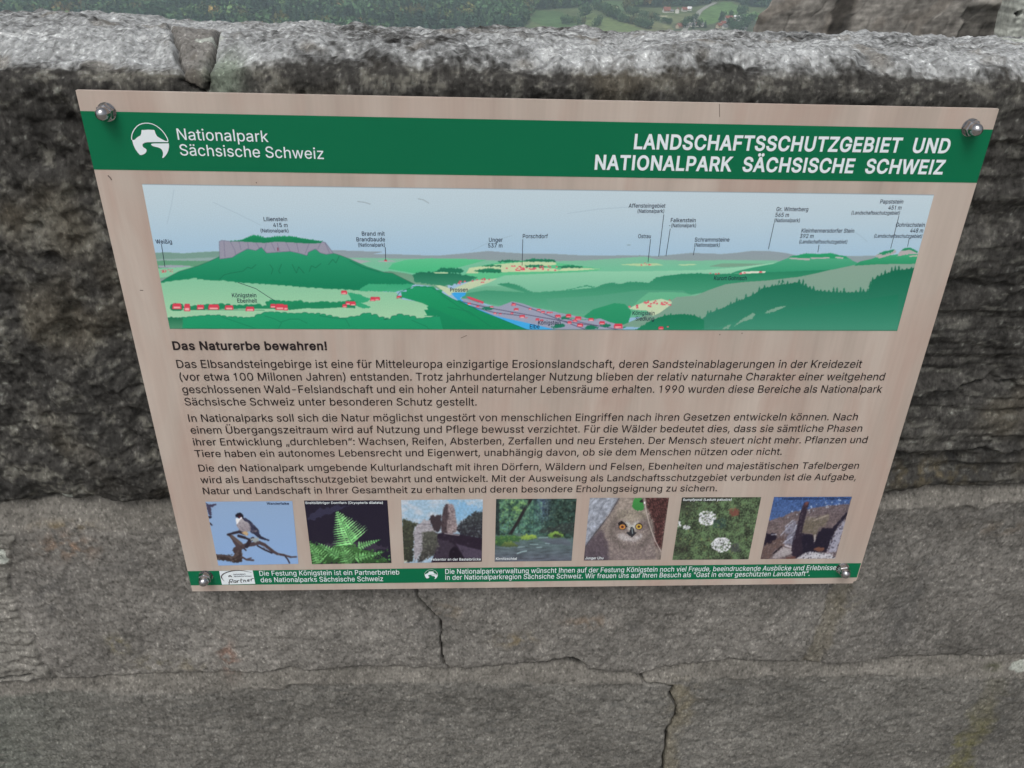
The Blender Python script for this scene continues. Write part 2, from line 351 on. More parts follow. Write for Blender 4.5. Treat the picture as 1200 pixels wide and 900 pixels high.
8453|226,-7 178,-2 136,11 101,33 74,62 57,96 52,135 55,166 65,195 81,220 101,241 125,256 153,265 153,267 119,282 93,308 76,342 70,380 75,417 90,450 114,477 146,498 184,511 226,516 269,511 306,498 337,477 361,450 377,417 382,380 376,342 359,308 333,282 300,267 300,265 327,256 351,241 372,220 387,195 397,166 401,135 395,96 378,62 352,33 317,11 275,-2|226,49 258,52 285,60 307,74 323,91 333,113 337,139 333,165 322,189 305,208 283,223 256,232 226,235 196,232 169,223 147,208 130,189 119,165 115,139 119,113 129,91 145,74 167,60 195,52|226,290 274,300 293,313 307,330 316,351 319,376 316,399 308,420 294,437 275,449 226,460 177,449 159,437 145,420 136,399 133,376 136,351 145,330 159,313 178,300
9453|226,516 271,510 310,494 343,468 368,434 384,393 389,347 385,309 373,270 315,168 200,0 130,0 301,248 307,248 287,221 257,202 218,195 175,199 137,214 106,237 83,269 68,307 64,352 69,397 85,436 110,469 143,494 182,510|226,460 199,457 174,446 154,429 138,407 129,381 125,352 129,322 138,295 154,274 174,257 199,247 226,243 254,247 279,257 299,273 314,295 324,321 327,350 324,381 314,407 299,429 279,446 254,457
ä389|160,-9 126,-5 94,5 68,22 48,45 35,73 30,108 34,138 43,161 58,179 78,193 125,211 178,220 234,227 265,235 273,243 276,255 276,257 267,297 240,322 196,331 149,322 118,301 100,274 41,291 57,322 79,346 104,364 133,375 194,384 239,379 286,360 306,343 322,320 333,290 337,251 337,0 277,0 277,52 272,52 252,25 215,1|170,45 202,49 228,59 248,74 263,93 272,115 276,138 276,190 259,182 231,176 200,171 175,168 134,159 103,139 95,124 92,105 102,72 130,52|261,443 246,446 233,455 224,468 221,483 224,499 233,512 246,520 261,523 277,520 290,512 299,499 301,483 299,468 290,455 277,446|117,443 102,446 89,455 80,468 77,483 80,499 89,512 102,520 117,523 133,520 146,512 155,499 158,483 155,468 146,455 133,446
ö415|207,-8 159,-2 117,16 82,46 56,85 40,133 34,187 40,243 56,291 82,330 117,360 159,378 207,384 256,378 299,360 333,330 359,291 376,243 381,187 376,133 359,85 333,46 299,16 256,-2|207,46 242,51 270,66 292,89 307,117 316,151 319,187 316,224 307,258 292,287 270,310 242,325 207,330 173,325 145,310 124,287 108,258 99,224 96,187 99,151 108,117 124,89 145,66 173,51|279,443 264,446 251,455 242,468 239,483 242,499 251,512 264,520 279,523 295,520 308,512 317,499 320,483 317,468 308,455 295,446|136,443 120,446 107,455 98,468 95,483 98,499 107,512 120,520 136,523 151,520 164,512 173,499 176,483 173,468 164,455 151,446
ü410|182,-5 146,-1 115,11 89,31 69,59 57,95 53,139 53,379 114,379 114,144 119,105 137,75 164,56 200,50 226,53 249,62 268,77 283,97 293,122 296,153 296,379 357,379 357,0 298,0 298,92 307,92 286,47 257,17 222,0|277,443 261,446 248,455 239,468 236,483 239,499 248,512 261,520 277,523 292,520 305,512 314,499 317,483 314,468 305,455 292,446|133,443 118,446 104,455 96,468 93,483 96,499 104,512 118,520 133,523 149,520 162,512 170,499 173,483 170,468 162,455 149,446
Ü517|259,-8 203,-2 154,15 114,43 85,80 66,124 60,173 60,509 124,509 124,178 128,144 141,113 160,87 187,68 220,56 259,52 298,56 331,68 357,87 377,113 389,144 393,178 393,509 457,509 457,173 451,124 433,80 403,43 363,15 315,-2|331,572 315,575 302,584 293,597 290,612 293,628 302,641 315,650 331,653 346,650 359,641 368,628 371,612 368,597 359,584 346,575|187,572 172,575 158,584 149,597 146,612 149,628 158,641 172,650 187,653 203,650 216,641 224,628 227,612 224,597 216,584 203,575
ß441|122,362 122,0 60,0 60,362 70,429 99,477 143,506 197,516 229,512 260,503 289,486 312,463 327,432 332,393 325,351 309,322 292,299 285,272 288,256 297,241 327,215 362,188 391,152 400,129 403,100 399,69 386,42 366,21 340,6 307,-4 269,-7 207,1 164,20 187,74 217,58 265,50 297,53 321,64 337,81 342,104 339,123 330,139 300,167 264,194 235,227 226,247 223,272 230,306 247,329 264,353 272,388 266,420 250,442 226,455 197,459 164,453 141,435 127,405
.188|95,-4 78,-1 63,9 53,24 50,41 53,59 63,73 78,83 95,87 113,83 128,73 138,59 141,41 138,24 128,9 113,-1
,188|38,-119 68,71 137,71 84,-119
:188|95,-4 78,-1 63,9 53,24 50,41 53,59 63,73 78,83 95,87 113,83 128,73 138,59 141,41 138,24 128,9 113,-1|95,271 78,274 63,284 53,299 50,316 53,334 63,349 78,359 95,362 113,359 128,349 138,334 141,316 138,299 128,284 113,274
;188|38,-119 68,71 137,71 84,-119|103,271 86,274 71,284 61,299 58,316 61,334 71,349 86,359 103,362 121,359 136,349 146,334 149,316 146,299 136,284 121,274
!196|67,160 63,509 132,509 128,160|98,-4 81,-1 66,9 56,24 52,41 56,58 66,73 81,83 98,86 116,83 130,73 140,58 143,41 140,24 130,9 116,-1
(273|89,207 101,324 132,441 177,539 236,539 191,428 161,313 151,207 160,115 188,16 236,-96 177,-96 139,-21 111,55 95,131
)273|37,-96 86,18 113,116 122,207 112,313 82,428 37,539 97,539 142,441 173,323 184,207 178,130 161,53 134,-22 97,-96
-453|337,244 337,188 114,188 114,244
"321|78,318 70,509 136,509 128,318|193,318 185,509 250,509 243,318
„287|38,-119 68,71 138,71 85,-119|161,-119 192,71 261,71 208,-119
“300|52,318 104,509 151,509 121,318|175,318 228,509 274,509 244,318
Ä480|16,0 201,509 276,509 463,0 395,0 287,302 264,372 232,478 245,478 213,371 191,302 85,0|110,142 110,199 370,199 370,142|312,572 296,575 283,584 274,597 271,612 274,628 283,641 296,650 312,653 327,650 340,641 349,628 352,612 349,597 340,584 327,575|168,572 152,575 139,584 130,597 127,612 130,628 139,641 152,650 168,653 183,650 196,641 205,628 208,612 205,597 196,584 183,575

"""

# ------------------------------------------------------------------ ground, walkway, valley
rng = np.random.default_rng(7)
KY = [-9000, 0.7, 2.5, 12, 60, 500, 2300, 3200, 4200, 5500, 7000]
KZ = [-1.47, -1.47, -7.0, -16, -60, -155, -101, -60, -5, 15, 22]

def height(x, y):
    x = np.asarray(x, float); y = np.asarray(y, float)
    w = sstep(500, 900, y)
    return np.interp(y, KY, KZ) + w * (5.0 * fbm(x, y, 330, 2, 5) + 2.0 * fbm(x, y, 95, 2, 9))

def ground(px, py):
    d = ray(px, py)
    t = np.arange(600, 4500, 2.0)
    P = CAM[None] + d[None] * t[:, None]
    k = np.argmax(P[:, 2] < height(P[:, 0], P[:, 1]))
    return P[k] if P[k, 2] < height(P[k, 0], P[k, 1]) else P[-1]

def gpoly(pts):
    return np.array([ground(*p)[:2] for p in pts])

FIELDS = [   # outline (pixels of the photograph, carried to the ground), colour
    ([(626, 13), (650, 13), (668, 18), (700, 27), (716, 33), (700, 38), (660, 36), (640, 31), (624, 25)], (0.085, 0.150, 0.060)),
    ([(688, 14), (705, 19), (722, 24), (745, 31), (760, 40), (700, 42), (690, 33), (672, 26)], (0.150, 0.200, 0.085)),
    ([(728, 17), (745, 20), (770, 26), (790, 32), (800, 40), (770, 42), (745, 31), (728, 25)], (0.190, 0.205, 0.105)),
    ([(708, 2), (735, 1), (742, 8), (735, 14), (728, 16), (712, 8)], (0.095, 0.160, 0.070)),
    ([(735, 13), (756, 15), (778, 18), (800, 17), (822, 14), (815, 28), (790, 30), (770, 24)], (0.160, 0.185, 0.095)),
    ([(818, 29), (820, 15), (832, 8), (847, 2), (858, 3), (868, 9), (871, 18), (862, 21), (850, 24), (840, 31), (830, 31)], (0.120, 0.215, 0.075)),
    ([(866, 22), (872, 17), (886, 12), (895, 20), (876, 27)], (0.120, 0.225, 0.080)),
    ([(790, 28), (830, 29), (862, 21), (890, 24), (900, 48), (780, 48)], (0.100, 0.120, 0.075)),
    ([(753, 15.6), (779, 18.4), (779, 19.4), (753, 16.8)], (0.42, 0.40, 0.30)),
    ([(716, 6.6), (728, 9), (728, 10), (716, 7.6)], (0.36, 0.36, 0.27)),
]
FIELDS = [(gpoly(p), c) for p, c in FIELDS]
OPEN = gpoly([(622, 14), (655, 10.5), (690, 6), (708, 0), (738, 0), (745, 9), (775, 9), (815, 8), (838, 1), (858, 1), (875, 8), (905, 10), (905, 75), (600, 75), (614, 34)])

def axis(lo, hi, fine_lo, fine_hi, step, grow=1.25):
    a = list(np.arange(fine_lo, fine_hi, step))
    s = step
    while a[-1] < hi:
        s *= grow; a.append(a[-1] + s)
    s = step
    while a[0] > lo:
        s *= grow; a.insert(0, a[0] - s)
    return np.array(a)

gx = axis(-6500, 6500, -950, 900, 4.0)
gy = np.concatenate([[-6500, -3000, -800, -100, -16, 0.5, 0.8, 1.6, 2.5, 5, 8, 12, 20, 35, 60, 120, 220, 340, 460, 560, 660, 740, 820, 880, 920],
                     np.arange(950, 1800, 4.0), [1830, 1870, 1930, 2000, 2100, 2250, 2450, 2700, 3000, 3400, 3800, 4300, 4900, 5600, 6500]])
GX, GY = np.meshgrid(gx, gy)
GZ = height(GX, GY)
gc = np.empty(GX.shape + (3,))
gc[:] = (0.040, 0.058, 0.026)
jx = GX + 5 * fbm(GX, GY, 30, 2, 41); jy = GY + 9 * fbm(GX, GY, 30, 2, 43)
m = in_poly(jx, jy, OPEN)
gc[m] = (0.115, 0.150, 0.070)
for P, c in FIELDS:
    m = in_poly(jx, jy, P)
    gc[m] = c
gc[GY < 0.6] = (0.20, 0.19, 0.17)
m = (GY > 0.6) & (GY < 70)
gc[m] = (0.19, 0.17, 0.14)
gc *= (1 + 0.22 * fbm(GX, GY, 60, 3, 3))[..., None]
M_ground = attr_mat('meadow_soil', 0.95, 0.1, 0.35, 0.12)
valley = mesh_np('terrain', np.stack([GX, GY, GZ], -1).reshape(-1, 3), grid_faces(len(gy), len(gx)), M_ground, None, gc.reshape(-1, 3), True)
tag(valley, kind='structure')

M_pave = plain('worn_flagstones', (0.24, 0.225, 0.2), 0.85, 0, 0.3, 0.35, 3.0)
b = MB()
b.box(-45, 45, -14, 0.03, -1.46, -1.36)
pv = b.build('walkway', M_pave)
tag(pv, kind='structure')

# road across the far meadow: a draped ribbon
M_road = plain('pale_gravel', (0.34, 0.34, 0.31), 0.9, 0, 0.2, 0.15, 0.2)
def ribbon(name, pix, width):
    P = np.array([ground(*p)[:2] for p in pix])
    seg = np.concatenate([[0], np.cumsum(np.hypot(*np.diff(P, axis=0).T))])
    t = np.arange(0, seg[-1], 8.0)
    C = np.stack([np.interp(t, seg, P[:, 0]), np.interp(t, seg, P[:, 1])], 1)
    for _ in range(6):
        C[1:-1] = (C[:-2] + C[1:-1] * 2 + C[2:]) / 4
    T = np.gradient(C, axis=0); T /= np.hypot(*T.T)[:, None]
    N = np.stack([-T[:, 1], T[:, 0]], 1)
    R = np.stack([C - N * width / 2, C, C + N * width / 2], 1).reshape(-1, 2)
    V = np.column_stack([R, height(R[:, 0], R[:, 1]) + 0.35])
    o = mesh_np(name, V, grid_faces(len(C), 3), M_road)
    tag(o, kind='structure')
ribbon('road', [(838, 3), (828, 8), (820, 13), (817, 19), (813, 25), (806, 31), (800, 38)], 7)

# ------------------------------------------------------------------ woodland and trees
def crown_deciduous(r, n=70):
    """leaf clumps spread over and inside an uneven crown of unit height"""
    V, F = [], []
    lobes = [(r.normal(0, .16), r.normal(0, .16), .55 + r.normal(0, .13), .26 + .1 * r.random()) for _ in range(5)]
    for k in range(n):
        lx, ly, lz, lr = lobes[k % 5]
        d = r.normal(size=3); d /= np.linalg.norm(d)
        c = np.array([lx, ly, lz]) + d * lr * (0.75 + 0.35 * r.random()) * np.array([1, 1, 1.15])
        n_ = d + r.normal(0, .45, 3); n_ /= np.linalg.norm(n_)
        a = np.cross(n_, r.normal(size=3)); a /= np.linalg.norm(a); b_ = np.cross(n_, a)
        s = 0.07 + 0.07 * r.random()
        i = len(V)
        V += [c + a * s, c + b_ * s * .8, c - a * s * .9, c - b_ * s]
        F.append((i, i + 1, i + 2, i + 3))
    return np.array(V), np.array(F)

def crown_conifer(r, n=64):
    V, F = [], []
    for k in range(n):
        h = 0.12 + 0.88 * (k / n)
        rad_ = 0.20 * (1 - h) * (0.8 + .4 * r.random()) + 0.01
        an = r.random() * 6.283
        c = np.array([math.cos(an) * rad_, math.sin(an) * rad_, h])
        o_ = np.array([math.cos(an), math.sin(an), -0.45]); t_ = np.array([-math.sin(an), math.cos(an), 0])
        s = 0.05 + 0.09 * (1 - h)
        i = len(V)
        V += [c + o_ * s, c + t_ * s, c - o_ * s * .9, c - t_ * s]
        F.append((i, i + 1, i + 2, i + 3))
    return np.array(V), np.array(F)

TEMPL = [crown_deciduous(np.random.default_rng(s)) for s in range(6)] + [crown_conifer(np.random.default_rng(s)) for s in range(20, 23)]
M_leaf = attr_mat('foliage', 0.8, 0.15, 0.25, 0.8)
M_bark = plain('bark', (0.10, 0.075, 0.055), 0.9)
TINTS = 1.35 * np.array([(0.038, 0.075, 0.036), (0.046, 0.090, 0.040), (0.032, 0.062, 0.040), (0.060, 0.098, 0.036), (0.085, 0.085, 0.030), (0.115, 0.080, 0.026), (0.026, 0.050, 0.034)])

def forest():
    xs = np.arange(-1150, 640, 11.5); ys = np.arange(985, 1780, 11.5)
    X, Y = np.meshgrid(xs, ys)
    X2, Y2 = np.meshgrid(np.arange(-700, 420, 15), np.arange(420, 985, 15))
    X = np.concatenate([X.ravel(), X2.ravel()]); Y = np.concatenate([Y.ravel(), Y2.ravel()])
    X = X + rng.uniform(-4.5, 4.5, X.shape); Y = Y + rng.uniform(-4.5, 4.5, Y.shape)
    keep = (X > -0.66 * Y - 40) & (X < 0.37 * Y + 40)
    for P, c in FIELDS:
        keep &= ~in_poly(X, Y, P)
    keep &= ~in_poly(X, Y, OPEN)
    dens = fbm(X, Y, 120, 2, 77)
    keep &= dens > -0.75
    X, Y, dn = X[keep], Y[keep], dens[keep]
    con = fbm(X, Y, 200, 2, 55)
    warm = fbm(X, Y, 90, 3, 88)
    tone = np.clip(1.1 + .55 * fbm(X, Y, 70, 3, 91, .6, 45), .4, 2)
    Vs, Fs, Cs = [], [], []
    base = 0
    Z = height(X, Y)
    kinds = np.where(rng.random(len(X)) < np.where(con > 0.12, 0.75, 0.15), rng.integers(6, 9, len(X)), rng.integers(0, 6, len(X)))
    hts = np.where(kinds >= 6, rng.uniform(17, 29, len(X)), rng.uniform(13, 24, len(X)))
    ang = rng.uniform(0, 6.283, len(X))
    for i in range(len(X)):
        v, f = TEMPL[kinds[i]]
        w = hts[i] * (1.0 if kinds[i] >= 6 else rng.uniform(0.85, 1.2))
        c, s = math.cos(ang[i]) * w, math.sin(ang[i]) * w
        V = np.column_stack([v[:, 0] * c - v[:, 1] * s + X[i], v[:, 0] * s + v[:, 1] * c + Y[i], v[:, 2] * hts[i] + Z[i] - .8])
        if kinds[i] >= 6:
            t = TINTS[2] if rng.random() < .5 else TINTS[6]
        else:
            q = warm[i] + rng.normal(0, .35)
            t = TINTS[5] if q > 0.95 else TINTS[4] if q > 0.6 else TINTS[3] if q > 0.25 else TINTS[1] if q > -0.1 else TINTS[0]
        Vs.append(V); Fs.append(f + base)
        lf = np.repeat(rng.uniform(0.7, 1.35, len(v) // 4), 4) * rng.choice([.45, .65, .85, 1.0, 1.2, 1.5])
        Cs.append(t[None] * lf[:, None] * tone[i])
        base += len(V)
    print('forest trees', len(X))
    o = mesh_np('woodland', np.concatenate(Vs), np.concatenate(Fs), M_leaf, None, np.concatenate(Cs))
    tag(o, 'hazy mixed autumn woodland on the far valley side', 'woodland', kind='stuff')
forest()

def make_tree(name, k, tint, seed):
    r = np.random.default_rng(seed)
    root = empty(name)
    V, F = [], []
    parts = [crown_deciduous(np.random.default_rng(seed + j), 220) if k == 'broad' else crown_conifer(np.random.default_rng(seed + j), 170) for j in range(1)]
    v, f = parts[0]
    v = v.copy()
    cen = v.reshape(-1, 4, 3).mean(1, keepdims=True)
    v = (cen + (v.reshape(-1, 4, 3) - cen) * 0.75).reshape(-1, 3)
    lf = np.repeat(r.uniform(0.7, 1.35, len(v) // 4), 4)
    mesh_np('crown', v, f, M_leaf, root, np.array(tint)[None] * lf[:, None])
    b = MB()
    n = 7
    ring = lambda z, rr, ox=0.0: [(rr * math.cos(6.283 * i / n) + ox, rr * math.sin(6.283 * i / n), z) for i in range(n)]
    b.add(ring(-0.05, .032) + ring(.25, .022, .005) + ring(.6, .008, -.01), [(i + q * n, (i + 1) % n + q * n, (i + 1) % n + (q + 1) * n, i + (q + 1) * n) for q in range(2) for i in range(n)])
    for lx, ly in ((.16, .05), (-.15, .08), (.02, -.17)):
        b.add([(-.01, 0, .25), (.01, 0, .25), (0, .012, .26), (lx, ly, .55)], [(0, 1, 3), (1, 2, 3), (2, 0, 3)])
    b.build('trunk', M_bark, root)
    return root

PROTO = [make_tree('broadleaf_tree', 'broad', TINTS[j], 100 + j) for j in (0, 1, 3, 4)] + [make_tree('conifer_tree', 'con', TINTS[6], 140)]
first_use = [True] * len(PROTO)
def put_tree(k, px, py, h, label, group, wide=1.0):
    p = ground(px, py)
    o = PROTO[k] if first_use[k] else copy_tree(PROTO[k])
    first_use[k] = False
    o.location = (p[0], p[1], height(p[0], p[1]) - 0.03 * h)
    o.scale = (h * wide, h * wide, h)
    o.rotation_euler = (0, 0, rng.uniform(0, 6.28))
    tag(o, label, 'tree', group)

put_tree(0, 686, 22, 21, 'large round dark green tree standing alone between the two pale meadows', None, 1.05)
put_tree(3, 733, 14, 17, 'bushy olive tree at the upper end of the middle hedgerow', None, 1.1)
for i, (px, py) in enumerate([(659, 28), (664, 29), (671, 27), (677, 31), (683, 30), (697, 31), (703, 30)]):
    put_tree((0, 1, 2, 0, 3, 1, 0)[i], px, py, rng.uniform(8, 12), 'small rounded tree in the clump at the lower end of the leftmost meadow', 'trees below the leftmost meadow', 1.1)
for i in range(11):
    t = i / 10
    put_tree((0, 1, 4, 2, 0, 0, 1, 0, 2, 4, 0)[i], 697 + 27 * t + rng.uniform(-1, 1), 10.5 + 13 * t + rng.uniform(-.6, .6), rng.uniform(13, 18), 'dark tree in the thick hedgerow slanting down to the left of the farm track', 'trees of the thick hedgerow')
for i in range(12):
    t = i / 11
    put_tree((1, 0, 2, 1, 0, 3, 0, 1, 2, 0, 1, 0)[i], 727 + 34 * t + rng.uniform(-1, 1), 25 + 9 * t + rng.uniform(-.5, .5), rng.uniform(7, 12), 'low tree in the hedgerow between the two pale fields nearest the parapet', 'trees of the lower hedgerow', 1.2)
for i in range(9):
    t = i / 8
    put_tree((0, 2, 0, 1, 0, 1, 3, 0, 1)[i], 738 + 33 * t + rng.uniform(-1, 1), 16.5 + 8.5 * t + rng.uniform(-.5, .5), rng.uniform(7, 13), 'green tree in the hedgerow running down from the farm track', 'trees of the middle hedgerow', 1.15)
for i, (px, py) in enumerate([(779, 27), (782, 28), (786, 28.5)]):
    put_tree(0, px, py, 7, 'low dark bush in the tan field below the red roofed farmhouse', 'bushes below the farmhouse', 1.5)
for i, (px, py) in enumerate([(802, 27), (806, 29), (811, 26), (816, 24.5), (803, 33), (812, 34), (820, 33), (826, 33)]):
    put_tree((4, 0, 4, 0, 0, 4, 0, 4)[i], px, py, rng.uniform(9, 13), 'dark tree among the white houses beside the pale road', 'trees beside the road', 1.1)
for i, (px, py) in enumerate([(866, 17), (869, 19), (872, 16), (848, 23), (844, 25), (857, 21.5)]):
    put_tree((0, 0, 1, 0, 4, 0)[i], px, py, rng.uniform(10, 15), 'dark tree on the edge of the bright green meadow above the row of houses', 'trees around the bright meadow', 1.0)
for i, (px, py) in enumerate([(853, 33), (860, 31), (866, 29.5), (872, 30), (877, 28), (857, 37), (866, 36), (875, 35), (882, 27)]):
    put_tree((0, 1, 0, 4, 0, 0, 1, 0, 0)[i], px, py, rng.uniform(10, 14), 'dark green tree below the row of houses, left of the bastion', 'trees below the row of houses', 1.1)

# houses of the village
M_white = plain('pale_render', (0.72, 0.70, 0.66), 0.8, 0, 0.3, 0.05, 0.4)
M_cream = plain('cream_render', (0.62, 0.52, 0.40), 0.8, 0, 0.3, 0.05, 0.4)
M_redroof = plain('red_tiles', (0.27, 0.10, 0.075), 0.85, 0, 0.2, 0.2, 0.7)
M_greyroof = plain('grey_slates', (0.17, 0.17, 0.18), 0.7, 0, 0.3, 0.15, 0.7)
M_paleroof = plain('pale_sheet_roof', (0.75, 0.76, 0.78), 0.5, 0, 0.3, 0.05, 0.5)
M_window = plain('dark_window', (0.06, 0.07, 0.08), 0.3)
def house(px, py, w, d, h, rh, rot, wm, rm, label):
    w, d, h, rh = w * .62, d * .62, h * .66, rh * .62
    p = ground(px, py)
    root = empty('village_house', (p[0], p[1], height(p[0], p[1]) - 0.3), rad(rot))
    b = MB()
    b.add([(-w/2, -d/2, 0), (w/2, -d/2, 0), (w/2, d/2, 0), (-w/2, d/2, 0), (-w/2, -d/2, h), (w/2, -d/2, h), (w/2, d/2, h), (-w/2, d/2, h), (-w/2, 0, h + rh), (w/2, 0, h + rh)],
          [(0, 1, 5, 4), (2, 3, 7, 6), (1, 2, 6, 9, 5), (3, 0, 4, 8, 7)])
    b.build('wall', wm, root)
    e = 0.6
    r = MB()
    k = rh * (d / 2 + e) / (d / 2)
    for sgn in (-1, 1):
        y0 = sgn * (d / 2 + e)
        z0 = h + rh - k
        r.add([(-w/2 - e, y0, z0), (w/2 + e, y0, z0), (w/2 + e, 0, h + rh), (-w/2 - e, 0, h + rh), (-w/2 - e, y0, z0 + .3), (w/2 + e, y0, z0 + .3), (w/2 + e, 0, h + rh + .3), (-w/2 - e, 0, h + rh + .3)],
              [(0, 1, 2, 3), (4, 7, 6, 5), (0, 4, 5, 1), (1, 5, 6, 2), (3, 2, 6, 7), (0, 3, 7, 4)])
    rf = r.build('roof', rm, root)
    c = MB(); c.box(-w * .2 - .5, -w * .2 + .5, .3, 1.2, h + rh * .6, h + rh + 1.2); c.build('chimney', M_greyroof, rf)
    n = max(2, int(w / 2.6))
    for i in range(n):
        x = -w / 2 + (i + .5) * w / n
        q = MB(); q.box(x - .45, x + .45, -d / 2 - .06, -d / 2 + .05, h * .45, h * .45 + 1.1); q.build('window', M_window, root)
    tag(root, label, 'house')

house(781, 14.5, 17, 12, 5, 7, 12, M_white, M_redroof, 'largest white farmhouse with a steep red roof at the left end of the upper hamlet')
house(787.5, 14.8, 8, 7, 4, 3, -10, M_white, M_greyroof, 'low white outbuilding touching the right side of the large red roofed farmhouse')
house(793.5, 15.6, 8, 9, 8, 4, 70, M_white, M_redroof, 'narrow tall white house second from the right side of the farmhouse')
house(801.5, 13.6, 12, 9, 5, 4.5, 20, M_white, M_redroof, 'white house with a dull red roof in the upper hamlet, next to the rightmost one')
house(808, 12.6, 9, 9, 5, 4, -30, M_white, M_paleroof, 'white house with a pale roof at the right end of the upper hamlet')
house(796, 33, 14, 9, 5, 5, 35, M_cream, M_redroof, 'reddish house cut off by the parapet, left of the pale road')
house(804.5, 32, 9, 8, 4.5, 3.5, -15, M_white, M_greyroof, 'small white house with a grey roof beside the pale road')
house(817.5, 31, 10, 8, 5, 3.5, 10, M_white, M_redroof, 'white house with a red roof just right of the pale road near the parapet')
house(822, 31, 8, 8, 5, 3.5, -20, M_white, M_greyroof, 'white cottage with a grey roof, rightmost by the pale road')
house(842.5, 33, 11, 9, 6, 4, 25, M_cream, M_redroof, 'cream house with an orange roof at the lower end of the row of houses')
house(847, 30.5, 10, 9, 6, 4, 15, M_white, M_redroof, 'white house with a red roof, second from the lower end of the row')
house(852, 28, 12, 9, 6, 4, 20, M_white, M_greyroof, 'white house with a grey roof in the middle of the row of houses')
house(854, 24, 16, 11, 5, 5, 5, M_white, M_redroof, 'long white house with a dark red roof above the middle of the row')
house(862, 26.5, 14, 8, 4, 2, 15, M_white, M_paleroof, 'low long building with a white roof below the upper end of the row')
house(864.5, 22.5, 16, 10, 5, 3, -25, M_white, M_paleroof, 'bright white roofed barn at the upper end of the row of houses')
house(858, 28.5, 11, 8, 5, 3.5, 18, M_white, M_redroof, 'white house with a red roof directly left of the low long white roofed building')
house(849, 33.5, 10, 8, 5, 3.5, 30, M_white, M_greyroof, 'white house with a grey roof below the second house of the row')
house(812, 31.5, 9, 7, 4.5, 3, 0, M_white, M_greyroof, 'tiny white hut among the dark trees right of the pale road')
house(871, 36, 9, 8, 5, 3.5, 30, M_white, M_greyroof, 'small pale house among dark trees left of the bastion')

